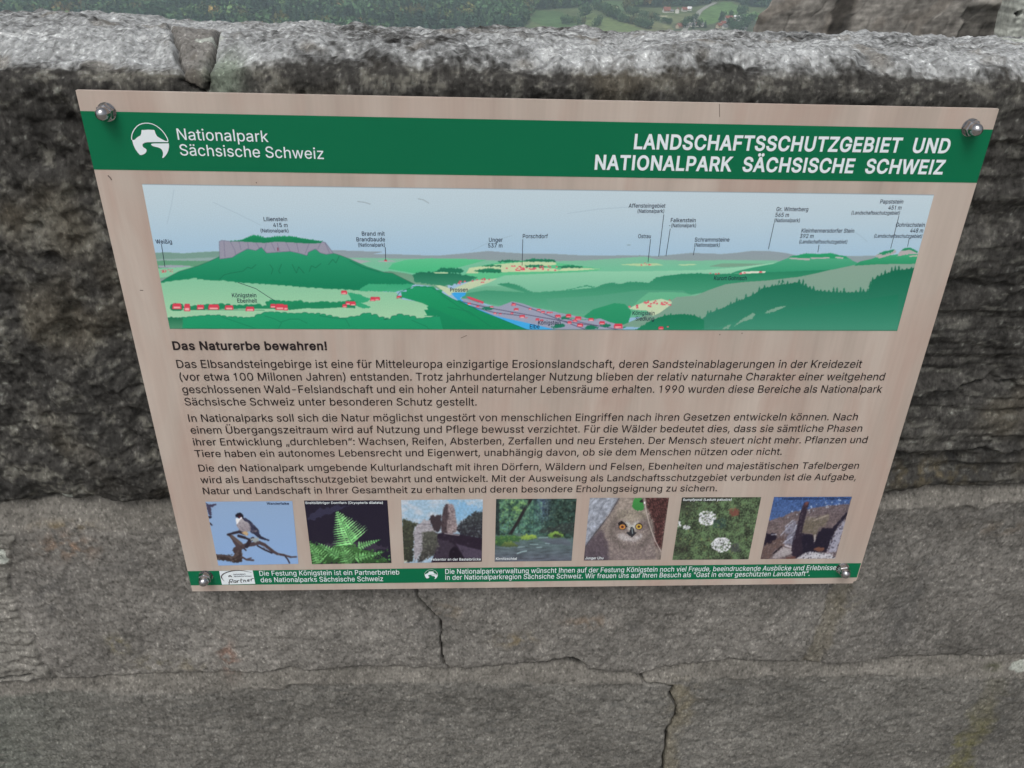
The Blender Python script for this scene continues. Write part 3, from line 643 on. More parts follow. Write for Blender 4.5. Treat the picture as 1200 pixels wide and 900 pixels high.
# ------------------------------------------------------------------ bastion beyond the parapet
BY = 22.0
def bp(px, py): p = at_y(px, py, BY); return p[0], p[2]
M_bast = attr_mat('weathered_bastion_stone', 0.95, 0.15, 0.35, 7.0, 0.008, 12.0, 6)
def bastion():
    root = empty('stone_bastion', (12.0, BY + 4, -18))
    tag(root, 'massive brown grey sandstone bastion with dark stains rising beyond the parapet', 'bastion')
    xl0, zl0 = bp(905, 0); xl1, zl1 = bp(884, 42)
    lean = (xl1 - xl0) / (zl1 - zl0)
    zz = np.concatenate([np.linspace(-32, -3.2, 50), np.arange(-3.1, 1.2, 0.045)])
    uu = np.concatenate([np.linspace(-9, -0.2, 30), np.arange(0, 8.6, 0.045), np.linspace(8.7, 22, 40)])   # u<0 runs back along the left face
    U, Z = np.meshgrid(uu, zz)
    xe = xl0 + (Z - zl0) * lean                       # leaning left corner
    xe = xe - 0.10 * sstep(-1.6, -2.1, Z)
    jag = 0.10 * fbm(Z * 0, Z, 0.5, 3, 4)
    X = np.where(U < 0, xe + jag - 0.55 * U, xe + jag + U)
    Y = np.where(U < 0, BY - U, BY) + (-0.06) * (Z + 2)
    X = np.where(U < 0, X - 0.05 * U * 0, X)
    crs = np.floor((Z + 40 + .02 * U) / 0.52)
    bl = np.floor((U + crs * 0.47) / 1.05)
    jz = np.abs(((Z + 40) / 0.52) % 1 - .5); ju = np.abs(((U + crs * .47) / 1.05) % 1 - .5)
    joint = np.maximum(sstep(.46, .5, jz), sstep(.475, .5, ju))
    n = 0.016 * fbm(U, Z, 0.5, 4, 12) + 0.03 * (hsh(bl, crs, 5) - .5) - 0.02 * joint
    px_dark = np.zeros_like(U)
    XW = X
    def blob(x0, x1, z0, z1, soft=.12):
        return sstep(x0 - soft, x0 + soft, XW + .1 * fbm(U, Z, .3, 2, 3)) * (1 - sstep(x1 - soft, x1 + soft, XW)) * sstep(z0 - soft, z0 + soft, Z) * (1 - sstep(z1 - soft, z1 + soft, Z + .06 * fbm(U, Z, .3, 2, 8)))
    a0 = bp(976, 20)[0]; a1 = bp(1000, 20)[0]
    slot = blob(a0, a1, -6, 2, .10)
    c0 = bp(1131, 20)[0]; c1 = bp(1170, 20)[0]; cz = bp(1150, 9)[1]
    rec = blob(c0, c1, -6, cz, .07)
    n = n - 0.07 * slot - 0.14 * rec                  # a slot and a blocked opening set back into the wall
    Y = np.where(U < 0, Y, Y - n); X = np.where(U < 0, X - n, X)
    base = np.array([0.228, 0.218, 0.200])
    C = base * (1 + 0.35 * fbm(U, Z, 1.1, 4, 21) + 0.25 * fbm(U, Z, .2, 3, 22))[..., None]
    C = C * (0.85 + 0.3 * hsh(bl, crs, 9))[..., None]
    C = C * (1 - 0.42 * joint)[..., None] * (1 + .30 * fbm(U, Z, .6, 3, 71, .6, .07))[..., None]
    lt = sstep(0.15, 0.6, fbm(U, Z, 0.8, 3, 33)) * 0.6
    C = C * (1 - lt[..., None]) + np.array([0.22, 0.20, 0.175]) * lt[..., None]
    wst = 1 - sstep(bp(960, 20)[0], bp(976, 20)[0], XW)
    C = C * (1 + .45 * wst * sstep(-2.1, -1.5, Z + .2 * fbm(U, Z, .4, 2, 91)))[..., None]
    shade_stain = 0.95 * slot + 0.7 * rec + .5 * sstep(.2, .8, fbm(U, Z, .9, 3, 61, .6, .5))  # slot and recess shade painted into the colour, plus scattered dark stains
    C = C * (1 - 0.75 * np.clip(shade_stain, 0, 1))[..., None]
    C = np.clip(C, 0.015, 0.6)
    L = root.location
    o = mesh_np('rampart_wall', np.stack([X - L[0], Y - L[1], Z - L[2]], -1).reshape(-1, 3), grid_faces(len(zz), len(uu)), M_bast, root, C.reshape(-1, 3))
    # cap
    b = MB(); b.box(xl0 + .1 - L[0], xl0 + 22 - L[0], BY - L[1] - .05, BY + 9 - L[1], 1.10 - L[2], 1.35 - L[2])
    b.build('coping', plain('bastion_coping', (.22, .21, .19), .9, 0, .2, .2, 2.), root)
    # pale buttress on the right, with two small putlog holes
    x0 = bp(1170, 20)[0]; x1 = x0 + 1.5
    u2 = np.arange(x0, x1 + 1.5, 0.035); z2 = np.concatenate([np.linspace(-32, -3.3, 25), np.arange(-3.2, 1.2, .035)])
    U, Z = np.meshgrid(u2, z2)
    n = 0.04 * fbm(U, Z, .4, 3, 15) + .03 * fbm(U, Z, .12, 2, 16)
    holes = np.zeros_like(U)
    for hx, hy in ((1179.5, 13.5), (1195, 16.5)):
        q = bp(hx, hy)
        e = ((U - q[0]) / .075) ** 2 + ((Z - q[1]) / .05) ** 2
        holes = np.maximum(holes, 1 - sstep(.6, 1.4, e + .3 * fbm(U, Z, .06, 2, 6)))
    lean2 = -0.16 * (Z - bp(1170, 20)[1])
    Y = BY - 0.55 - n + 0.30 * holes - 0.06 * (Z + 2)
    X = U + np.where(U - x0 < 1.2, lean2 * 0.6, 0)
    C = np.array([.34, .36, .33]) * (1 + .25 * fbm(U, Z, .5, 3, 17) + .2 * fbm(U * 3, Z, .3, 2, 18))[..., None]
    C = C * (1 - .85 * holes)[..., None]
    V = np.stack([X - L[0], Y - L[1], Z - L[2]], -1)
    Vb = V.copy(); Vb[..., 1] = BY + 1.5 - L[1]
    nr, nc = len(z2), len(u2)
    F = grid_faces(nr, nc)
    i = np.arange(nr * nc).reshape(nr, nc)
    lf = np.stack([i[:-1, 0], i[1:, 0], i[1:, 0] + nr * nc, i[:-1, 0] + nr * nc], -1)
    tp = np.stack([i[-1, :-1], i[-1, 1:], i[-1, 1:] + nr * nc, i[-1, :-1] + nr * nc], -1)
    mesh_np('buttress', np.concatenate([V.reshape(-1, 3), Vb.reshape(-1, 3)]), np.concatenate([F, lf, tp]), M_bast, root, np.clip(np.concatenate([C.reshape(-1, 3)] * 2), .02, .7))
bastion()

# ------------------------------------------------------------------ haze over the valley
hz_m = bpy.data.materials.new('valley_air')
hz_m.use_nodes = True
hn, hl = hz_m.node_tree.nodes, hz_m.node_tree.links
hn.clear()
pv_ = hn.new('ShaderNodeVolumePrincipled')
pv_.inputs['Color'].default_value = (0.76, 0.90, 1.0, 1)
pv_.inputs['Density'].default_value = 0.00030
pv_.inputs['Anisotropy'].default_value = 0.2
ho = hn.new('ShaderNodeOutputMaterial')
hl.new(pv_.outputs[0], ho.inputs['Volume'])
b = MB()
b.box(-9000, 9000, -9000, 9000, -190, 45)
hz = b.build('haze', hz_m)
tag(hz, kind='stuff')

# ------------------------------------------------------------------ the parapet
Y0 = 0.026
ax = np.concatenate([np.linspace(-4.0, -0.66, 110), np.arange(-0.65, 1.40, 0.0018), np.linspace(1.41, 4.6, 110)])
rows = []                                          # (y, z, ny, nz, s)
for z in np.concatenate([np.linspace(-1.47, -1.04, 50), np.arange(-1.035, 0.003, 0.0018)]):
    rows.append((Y0, z, -1, 0, z))
N = 46
for k in range(1, N + 1):
    t = (math.pi / 2) * k / N
    a_, b_ = 0.050, 0.028
    y = Y0 + a_ * (1 - math.cos(t)); z = 0.003 + b_ * math.sin(t)
    ny, nz = -math.cos(t) / a_, math.sin(t) / b_
    L = math.hypot(ny, nz)
    rows.append((y, z, ny / L, nz / L, 0.003 + 0.062 * k / N))
ytop = rows[-1][0]; ztop = rows[-1][1]; s0 = rows[-1][4]
for k in range(1, 120):
    q = k / 119
    rows.append((ytop + 0.150 * q, ztop - 0.002 * q, 0, 1, s0 + 0.150 * q))
yb = rows[-1][0]; zb = rows[-1][1]; sb = rows[-1][4]
for k in range(1, 13):
    t = (math.pi / 2) * k / 12
    rows.append((yb + .03 * math.sin(t), zb - .03 * (1 - math.cos(t)), math.sin(t), math.cos(t), sb + .04 * k / 12))
for z in np.linspace(zb - .06, -2.5, 40):
    rows.append((yb + .03, z, 1, 0, sb + .04 + (zb - .03 - z)))
rows = np.array(rows)

def wl_pt(px, py):                                 # (x, s) of the wall's profile seen at a pixel
    d = ray(px, py)
    f = CAM[2] + d[2] * (rows[:, 0] - CAM[1]) / d[1] - rows[:, 1]
    k = int(np.argmax((f[:-1] > 0) & (f[1:] <= 0)))
    t = f[k] / (f[k] - f[k + 1] + 1e-12)
    y = rows[k, 0] + t * (rows[k + 1, 0] - rows[k, 0])
    return (CAM[0] + d[0] * (y - CAM[1]) / d[1], rows[k, 4] + t * (rows[k + 1, 4] - rows[k, 4]))
def curve_z(pix):
    P = np.array([wl_pt(*p) for p in pix])
    P = P[np.argsort(P[:, 0])]
    return lambda x: np.interp(x, P[:, 0], P[:, 1])
def wline(pix): return [wl_pt(*p) for p in pix]

L1 = curve_z([(-600, 596), (0, 593), (60, 587), (200, 588), (400, 588), (700, 586), (1003, 583), (1040, 578), (1100, 572), (1200, 570), (1600, 566)])
L1b = curve_z([(-600, 622), (0, 620), (60, 616), (130, 622), (200, 617), (400, 612), (700, 606), (1003, 598), (1040, 596), (1200, 590), (1600, 585)])
L2 = curve_z([(-600, 802), (0, 800), (60, 797), (150, 795), (230, 790), (300, 790), (345, 783), (365, 789), (420, 783), (525, 785), (580, 781), (640, 777), (662, 775), (690, 785), (745, 790), (800, 781), (860, 776), (960, 778), (1060, 772), (1200, 770), (1600, 768)])
L2b = curve_z([(-600, 818), (0, 815), (90, 808), (200, 812), (300, 806), (420, 800), (560, 799), (690, 801), (760, 800), (800, 795), (960, 792), (1060, 791), (1200, 794), (1600, 790)])
JA1 = wline([(198, 36), (204, 46), (211, 68), (213, 82), (214, 94), (222, 101), (236, 107), (240, 125), (250, 400), (252, 590)])
JA2 = wline([(262, 42), (256, 47), (249, 60), (244, 68), (243, 85), (243, 96), (240, 107)])
JB0 = wline([(30, 600), (14, 640), (8, 680), (22, 720), (40, 750), (52, 778), (66, 797)])
JB1 = wline([(482, 590), (488, 650), (487, 690), (489, 702), (503, 717), (516, 730), (518, 742), (516, 752), (518, 770), (520, 778), (527, 784)])
JB2 = wline([(1010, 583), (992, 640), (985, 690), (975, 720), (960, 745), (952, 778)])
JC1 = wline([(745, 786), (753, 797), (758, 801), (775, 801), (788, 803), (785, 813), (792, 825), (791, 838), (781, 855), (780, 868), (777, 890), (776, 905), (770, 980), (768, 1100)])
JC2 = wline([(1168, 790), (1160, 815), (1145, 850), (1128, 885), (1115, 910), (1095, 960), (1080, 1060)])
CRX = [wline([(640, 780), (655, 776), (668, 774), (682, 781)]), wline([(527, 784), (560, 784), (600, 781), (640, 779), (655, 777)]),
       wline([(850, 777), (862, 775), (870, 776)]), wline([(0, 796), (38, 790), (52, 795)])]

nr, nc = len(rows), len(ax)
X = np.broadcast_to(ax[None], (nr, nc)); S = np.broadcast_to(rows[:, 4:5], (nr, nc))
front = rows[:, 2] < -0.5
up = sstep(0.25, 0.95, rows[:, 3])[:, None] * np.ones((1, nc))

wob = 0.006 * fbm(X, S, 0.05, 4, 2, .6); wob2 = 0.0022 * fbm(X, S, 0.018, 3, 8)
z1, z1b, z2, z2b = L1(ax)[None] + wob2, L1b(ax)[None] + wob * 1.3, L2(ax)[None] + wob2, L2b(ax)[None] + wob
wA = sstep(-0.003, 0.003, S - z1)
wM1 = (1 - wA) * sstep(-0.008, 0.006, S - z1b)
wB = (1 - wA) * (1 - sstep(-0.008, 0.006, S - z1b)) * sstep(-0.002, 0.002, S - z2)
wM2 = (1 - sstep(-0.002, 0.002, S - z2)) * sstep(-0.006, 0.004, S - z2b)
wC = (1 - sstep(-0.002, 0.002, S - z2)) * (1 - sstep(-0.006, 0.004, S - z2b))

XJ, SJ = X + wob2 * .8, S + 0.0018 * fbm(X, S, 0.02, 2, 19)
def side(line):                                     # x of a joint at each height
    P = np.array(sorted(line, key=lambda p: p[1]))
    return np.interp(S, P[:, 1], P[:, 0])
dJA1, dJA2 = dist_line(XJ, SJ, JA1), dist_line(XJ, SJ, JA2)
dJB0, dJB1, dJB2 = dist_line(XJ, SJ, JB0), dist_line(XJ, SJ, JB1), dist_line(XJ, SJ, JB2)
dJC1, dJC2 = dist_line(XJ, SJ, JC1), dist_line(XJ, SJ, JC2)
notB, notC = (1 - wB), (1 - wC)

# relief
lump = 0.0085 * fbm(X, S, 0.17, 3, 101) + 0.0055 * fbm(X, S, 0.055, 3, 102) + 0.0030 * fbm(X, S, 0.019, 3, 103) + 0.0011 * fbm(X, S, 0.0065, 2, 104)
pit = np.maximum(0, fbm(X, S, 0.045, 2, 105) - 0.35) * 0.020 + np.maximum(0, fbm(X, S, 0.017, 2, 106) - 0.45) * 0.008
lay = fbm(X, S + 0.03 * fbm(X, S, .4, 2, 3), 0.34, 3, 107, 0.55, 0.030)
lay = np.where(lay > 0, np.sqrt(np.abs(lay) + .01) - .1, lay)
right = sstep(0.45, 0.75, X) * sstep(0.06, -0.06, S)
dA = (lump - pit) * (1 - 0.55 * right) + right * 0.0060 * lay
fine = 0.0012 * fbm(X, S, 0.013, 3, 111, 0.6, 0.018) + 0.0007 * fbm(X, S, 0.0052, 1, 112, .5, .0075)
dB = 0.0045 * fbm(X, S, 0.16, 2, 113) + 0.0016 * fbm(X, S, 0.040, 3, 114, .55, .050) + fine
dC = 0.0045 * fbm(X, S, 0.20, 2, 115) + 0.0020 * fbm(X, S, 0.06, 4, 116, .55, .060) + fine
dM = 0.0020 * fbm(X, S, 0.05, 3, 117) + 0.0006 * fbm(X, S, .008, 2, 118)
dM = dM + .5 * fine
tM1 = np.clip((z1 - S) / np.maximum(z1 - z1b, 1e-4), 0, 1)
offA = 0.004 - 0.010 * np.exp(-np.clip((S - z1), 0, 1) / 0.010)
offM1 = -0.010 + 0.012 * tM1
tM2 = np.clip((z2 - S) / np.maximum(z2 - z2b, 1e-4), 0, 1)
offM2 = -0.007 + 0.008 * tM2
edgeB = -0.003 * np.exp(-np.clip(S - z2, 0, 1) / 0.006)
disp = wA * (dA + offA) + wM1 * (dM + offM1) + wB * (dB + 0.0 + edgeB) + wM2 * (dM + offM2) + wC * (dC + 0.001)
# the flaked stone at the left end of the second course stands a little proud
b0 = wB * sstep(0.002, -0.002, XJ - side(JB0))
disp += b0 * (0.003 + 0.003 * fbm(X, S, .03, 3, 119, .5, .012))
vB2 = wB * (1 - sstep(.010, .018, dJB2 + wob))                # mortared upright joints
f_r = fbm(X, S, .016, 3, 991)
vC2 = wC * (1 - sstep(.004, .030, dJC2 + wob * 2 + .008 * f_r))
sC1 = XJ - side(JC1)
vC1 = wC * sstep(0, .001, sC1) * (1 - sstep(.008, .034, sC1 + wob * 2.2 + .008 * f_r))
mort = np.clip(wM1 + wM2 + vB2 + vC2 + vC1, 0, 1)
disp -= 0.0025 * (vB2 + vC2 * .6)
wedge_top = sstep(0.09, 0.05, S)
def groove(d, w, depth, mask): return depth * np.exp(-(d / w) ** 2) * mask
wd = 1 + 0.7 * fbm(X, S, .03, 2, 131)
cr = (groove(dJA1, .0016 * wd, .009, wA) + groove(dJA2, .0021 * wd, .011, wA) + groove(dJB1, .0013 * wd, .012, np.maximum(wB, wM2 * .6)) + groove(dJC1, .0014 * wd, .013, np.maximum(wC, wM2))
      + groove(np.abs(S - z2), .0016 * (1 + fbm(X, S * 0, .05, 3, 77)), .006, sstep(-.2, .35, fbm(X, S * 0, .12, 3, 78))) + groove(dJB0, .0030, .0045, wB) * sstep(-.70, -.78, S) + groove(dist_line(XJ, SJ, CRX[0]), .0046, .024, 1) + groove(np.abs(dJB2 - .012 - wob), .0012, .004, wB) + groove(dist_line(XJ, SJ, CRX[1]), .0015, .008, 1) + groove(dist_line(XJ, SJ, CRX[2]), .0016, .008, 1) + groove(dist_line(XJ, SJ, CRX[3]), .0022, .010, 1))
# two bedding ledges in the dark right-hand stone
for pts, dep in (([(985, 470), (1060, 462), (1110, 455), (1160, 445), (1250, 447)], .011), ([(1040, 527), (1090, 530), (1140, 527), (1250, 522)], .009), ([(1090, 168), (1140, 172), (1250, 166)], .006), ([(1040, 332), (1090, 328), (1200, 336)], .006)):
    P = np.array(wline(pts)); zc = np.interp(X, P[:, 0], P[:, 1]) + 1.4 * wob
    m_ = sstep(P[0, 0] - .03, P[0, 0] + .03, X)
    dd = S - zc
    disp += m_ * dep * wA * (np.where(dd > 0, np.exp(-dd / .03) * .55, -np.exp(dd / .010)) * sstep(0.0, .004, np.abs(dd)))
lo_ = np.where(front[:, None], -0.016, -1)
hi_ = 0.05 - (0.05 - (Y0 - 0.0085)) * sstep(-.09, -.04, X) * sstep(.93, .88, X) * sstep(-.68, -.63, S) * sstep(.024, .002, S)
disp = np.minimum(hi_ + 0 * disp, disp)
disp = np.where(disp > hi_ - .004, hi_ - .004 + .004 * np.tanh((disp - hi_ + .004) / .004), disp)
top_n = up * (0.0040 * fbm(X, S, .14, 3, 141) + .0024 * fbm(X, S, .03, 3, 142) + .0020 * fbm(X, S, .009, 2, 143) + 0.004 * sstep(0.12, -0.02, X))
disp = disp * (1 - .70 * sstep(-.035, .03, S)) + .004 * sstep(-.02, .02, S) + top_n - cr - .006 * sstep(-.3, .8, fbm(X, S * 0, .11, 3, 146)) * np.exp(-((S - .036) / .016) ** 2)
# the left stone is more weathered at its shoulder
disp -= 0.014 * sstep(0.14, 0.0, X) * np.exp(-((S - 0.04) / 0.03) ** 2)
disp -= 0.007 * np.exp(-((X - .12) / .03) ** 2) * np.exp(-((S - 0.03) / 0.03) ** 2)
PY = rows[:, 0:1] + rows[:, 2:3] * disp; PZ = rows[:, 1:2] + rows[:, 3:4] * disp
PY = PY + 0 * X; PZ = PZ + 0 * X

# stone colours: crust, lichen, iron stains
def mixc(C, c, w): return C * (1 - w[..., None]) + np.asarray(c)[None, None] * w[..., None]
f1 = fbm(X, S, .11, 4, 201); f2 = fbm(X, S, .022, 3, 202); f3 = fbm(X, S, .0062, 2, 203); f4 = fbm(X, S, .3, 2, 204)
f5 = fbm(X, S, .03, 3, 205, .6, .010)
A = np.clip(0.050 + .018 * f1 + .019 * f2 + .020 * f3, .010, .20)[..., None] * np.array([1.03, 1.0, .93])
lich = sstep(.25, .85, .6 * f1 + .8 * f2 + .5 * f3 + .25 * (1 - right)) * .75
A = mixc(A, (.175, .171, .146), lich * (.80 - .45 * right))
A = mixc(A, (.20, .21, .19), sstep(.75, 1.05, f3 + .45 * f2) * .75)
fk = fbm(X, S, .0048, 1, 217, .5, .006)
A = mixc(A, (.30, .30, .28), sstep(.52, .95, fk + .25 * f2) * (.35 + .35 * sstep(-.05, .03, S)) * (1 - .7 * right))
A = mixc(A, (.105, .090, .062), sstep(.2, .8, fbm(X, S, .14, 3, 207)) * .40)
A = mixc(A, (.030, .030, .029), sstep(.1, .8, fbm(X, S, .12, 3, 209)) * .48)
A = mixc(A, (.17, .17, .15), right * sstep(.25, .8, f5) * .40)
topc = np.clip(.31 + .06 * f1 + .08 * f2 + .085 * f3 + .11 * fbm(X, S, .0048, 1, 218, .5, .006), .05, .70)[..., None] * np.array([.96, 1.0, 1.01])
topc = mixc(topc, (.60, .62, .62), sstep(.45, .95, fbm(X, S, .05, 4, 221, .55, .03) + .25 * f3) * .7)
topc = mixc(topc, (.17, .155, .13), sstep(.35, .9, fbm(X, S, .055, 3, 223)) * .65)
tw = sstep(.66, 1.10, rows[:, 3:4] + .13 * f2 + .16 * f1 + .10 * f3 + .12 * f4 + .10 * sstep(.2, 0, X))  # upturned faces paler: the lit top is painted in, together with lichen
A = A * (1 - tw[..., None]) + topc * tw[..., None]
WT = wl_pt(230, 41)[1]
inw = (sstep(-.001, .001, XJ - side(JA1)) * sstep(.001, -.001, XJ - side(JA2)) * (S > wl_pt(230, 108)[1]) * sstep(WT + .006, WT - .004, S + wob))
A = mixc(A, (.135, .122, .105), inw * .7)
gl = np.exp(-((X - wl_pt(262, 85)[0]) / .016) ** 2) * np.exp(-((S - wl_pt(262, 85)[1]) / .03) ** 2)
A = mixc(A, (.20, .24, .19), np.clip(gl * (1.0 + .5 * f2), 0, .8))

def stone(base, s1, s2, s3): return np.clip(1 + s1 * f1 + s2 * f2 + s3 * f3, .3, 2)[..., None] * np.array(base)
B = stone((.180, .173, .160), .22, .16, .20)
lum = (1 + .04 * (XJ < side(JB1)) - .05 * (XJ > side(JB2))) * (1.10 - .22 * sstep(.3, 1.2, X)) * (1 + .16 * f4)
B = B * lum[..., None]
B = mixc(B, (.085, .085, .085), sstep(.35, .9, fbm(X, S, .09, 3, 231)) * .40)
B = mixc(B, (.20, .195, .175), b0 * .55)
Cc = stone((.150, .146, .134), .22, .15, .19)
Cc = Cc * (1 + .05 * (XJ > side(JC1)) - .09 * (XJ > side(JC2)))[..., None] * (1.05 - .12 * sstep(.5, 1.2, X))[..., None]
Cc = mixc(Cc, (.115, .135, .115), sstep(-.1, -.45, X) * .7)
Cc = mixc(Cc, (.075, .076, .074), sstep(.2, .8, f5) * .45)
Cc = mixc(Cc, (.21, .20, .18), sstep(.6, 1.1, fbm(X, S, .025, 3, 233, .5, .010)) * .6)
B = mixc(B, (.075, .077, .074), sstep(.3, .9, f5) * .30 * sstep(.5, .9, X))
B = mixc(B, (.22, .21, .19), sstep(.65, 1.1, fbm(X, S, .02, 3, 235, .5, .012)) * .5)
Mo = stone((.170, .162, .146), .20, .12, .12)
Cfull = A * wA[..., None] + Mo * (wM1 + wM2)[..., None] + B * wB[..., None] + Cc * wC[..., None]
Cfull = mixc(Cfull, (.180, .163, .120), np.clip(vC1 + vB2 * .75, 0, 1) * .60)
moss = np.clip(vC2 * sstep(wl_pt(1150, 800)[1], wl_pt(1130, 880)[1], S + .02 * f2), 0, 1)
Cfull = mixc(Cfull, (.150, .145, .040), np.clip(moss * (.45 + .55 * f2), 0, .9))
Cfull = mixc(Cfull, (.120, .112, .070), np.clip(vC2 * .30, 0, 1))
def stain(px, py, rx, ry, c, a, seed, thr=0.0):
    global Cfull
    q = wl_pt(px, py)
    w = np.exp(-((X - q[0]) / rx) ** 2 - ((S - q[1]) / ry) ** 2) * sstep(thr - .3, thr + .5, fbm(X, S, .016, 3, seed)) * a * .75
    Cfull = mixc(Cfull, c, np.clip(w, 0, 1))
stain(80, 640, .03, .02, (.23, .13, .07), .8, 301)
stain(268, 772, .012, .03, (.24, .115, .075), .9, 302)
stain(75, 617, .03, .008, (.21, .16, .08), .8, 303)
stain(138, 755, .012, .014, (.25, .22, .10), .9, 304)
stain(180, 780, .03, .016, (.17, .155, .10), .7, 305)
stain(605, 750, .025, .012, (.21, .165, .085), .9, 306)
stain(225, 780, .02, .015, (.19, .165, .105), .7, 309)
stain(690, 727, .03, .012, (.21, .15, .10), .7, 307)
stain(527, 715, .02, .016, (.20, .165, .12), .8, 308)
stain(1180, 620, .05, .01, (.12, .09, .06), .6, 310)
stain(1090, 555, .06, .02, (.115, .095, .055), .8, 311)
stain(1165, 783, .012, .008, (.06, .065, .03), 1.0, 312, -.5)
stain(990, 710, .02, .03, (.17, .155, .115), .7, 313)
stain(60, 700, .03, .04, (.08, .08, .082), .7, 314)
stain(800, 820, .02, .05, (.20, .18, .13), .7, 315)
for (px, py, rx, ry) in ((1200, 783, .018, .010), (3, 650, .006, .010), (80, 578, .006, .004), (1193, 52, .03, .012), (247, 50, .012, .008)):
    q = wl_pt(px, py)
    e = ((X - q[0]) / rx) ** 2 + ((S - q[1]) / ry) ** 2 + .5 * f2 + .3 * f3
    Cfull = mixc(Cfull, (.42, .45, .41), (1 - sstep(.8, 1.3, e)) * .85)
crd = np.clip(cr / .012, 0, 1)
Cfull = mixc(Cfull, (.022, .021, .019), sstep(.35, .95, crd) * .85)       # crack shade darkened into the colour, along with dirt
Cfull = np.clip(Cfull, .010, .75)

# cut the surface into its stones and mortar
xm = lambda line: side(line)
lab = np.zeros((nr, nc), int)
isA = (S - z1) > 0
isB = (~isA) & ((S - z2) > 0)
lab[isA] = 1
inside_w = (XJ > side(JA1)) & (XJ < side(JA2)) & (S > wl_pt(230, 108)[1]) & isA & (S < WT)
lab[isA & (XJ > side(JA1))] = 2
lab[inside_w] = 3
lab[isB] = 5
lab[isB & (XJ < side(JB0))] = 4
lab[isB & (XJ > side(JB1))] = 6
lab[isB & (XJ > side(JB2))] = 7
isC = ~isA & ~isB
lab[isC] = 8
lab[isC & (XJ > side(JC1))] = 9
lab[isC & (XJ > side(JC2))] = 10
lab[mort > .5] = 11
wall_root = empty('stone_parapet', (0.4, 0.2, -1.47))
tag(wall_root, 'rough weathered sandstone parapet wall carrying the information board, lichen and painted-in light on its pale top', 'wall')
M_stone = attr_mat('weathered_sandstone', 0.92, 0.18, 0.26, 120.0, 0.0015, 400.0, 4, lo=.76, speck=340.0, gstretch=(1, .8, .66))
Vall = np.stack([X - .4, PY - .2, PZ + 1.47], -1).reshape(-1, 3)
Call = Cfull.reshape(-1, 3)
Fall = grid_faces(nr, nc)
fl = lab.reshape(-1)[Fall[:, 0]]
PN = {1: ('coping_stone', 'dark crusted coping stone left of the wedge crack'), 2: ('coping_stone', 'dark layered coping stone behind the board'),
      3: ('filler_stone', 'small brown wedge stone between two cracks'), 4: ('stone_block', 'pale flaked block at the left edge'),
      5: ('stone_block', 'grey block under the left end of the board'), 6: ('stone_block', 'grey block under the middle of the board'),
      7: ('stone_block', 'greenish grey block under the right end of the board'), 8: ('stone_block', 'wide bottom block with faint bedding lines'),
      9: ('stone_block', 'bottom block right of the long crack'), 10: ('stone_block', 'mossy bottom block at the right edge'), 11: ('mortar', None)}
for k in range(1, 12):
    F = Fall[fl == k]
    u_, inv = np.unique(F, return_inverse=True)
    o = mesh_np(PN[k][0], Vall[u_], inv.reshape(-1, 4), M_stone, wall_root, Call[u_], True)
    if PN[k][1]: o['label'] = PN[k][1]
# ------------------------------------------------------------------ lettering
GL = {}
for row in GLYPHS.strip('\n').split('\n'):
    ch, rest = row[0], row[1:]
    q = rest.split('|')
    GL[ch] = (int(q[0]), [[tuple(map(int, p.split(','))) for p in lp.split()] for lp in q[1:] if lp])
GL[' '] = (188, [])
# plain grotesque forms of the letters that this alphabet draws with feet
GL['I'] = (196, [[(66, 0), (66, 509), (130, 509), (130, 0)]])
GL['l'] = (170, [[(55, 0), (55, 527), (116, 527), (116, 0)]])
GL['1'] = (389, [[(176, 0), (176, 388), (78, 388), (78, 428), (140, 440), (178, 470), (188, 507), (238, 507), (238, 0)]])
CAPH = 509.0
_gc = {}
def glyph(ch, weight):
    """flat triangles of one letter; weight thickens the strokes (1/1000 of the size)"""
    k = (ch, weight)
    if k not in _gc:
        loops = []
        for lp in GL[ch][1]:
            P = np.array(lp, float)
            if weight:
                e = np.roll(P, -1, 0) - P
                L = np.hypot(*e.T); e /= np.maximum(L, 1e-9)[:, None]
                n = np.stack([-e[:, 1], e[:, 0]], 1)
                m = n + np.roll(n, 1, 0)
                m /= np.maximum((m * m).sum(1, keepdims=True), .7) / 2
                P = P + m * weight
            loops.append(P)
        if loops:
            pts, edg = [], []
            for lp in loops:
                n0 = len(pts)
                pts += [Vector((x, y)) for x, y in lp]
                edg += [(n0 + i, n0 + (i + 1) % len(lp)) for i in range(len(lp))]
            vo, _, fo, *_r = delaunay_2d_cdt(pts, edg, [], 0, 1e-4)
            vo = np.array([tuple(v) for v in vo]); fo = np.array([f for f in fo], int)
            cen = vo[fo].mean(1)
            wn_ = np.zeros(len(cen), int)                  # winding number: overlapping outlines stay filled
            for lp in loops:
                P2 = np.roll(lp, -1, 0)
                for (x1, y1), (x2, y2) in zip(lp, P2):
                    s_ = (x2 - x1) * (cen[:, 1] - y1) - (cen[:, 0] - x1) * (y2 - y1)
                    wn_ += ((y1 <= cen[:, 1]) & (y2 > cen[:, 1]) & (s_ > 0)).astype(int) - ((y1 > cen[:, 1]) & (y2 <= cen[:, 1]) & (s_ < 0)).astype(int)
            _gc[k] = (vo, fo[wn_ != 0])
        else:
            _gc[k] = (np.zeros((0, 2)), np.zeros((0, 3), int))
    return _gc[k]

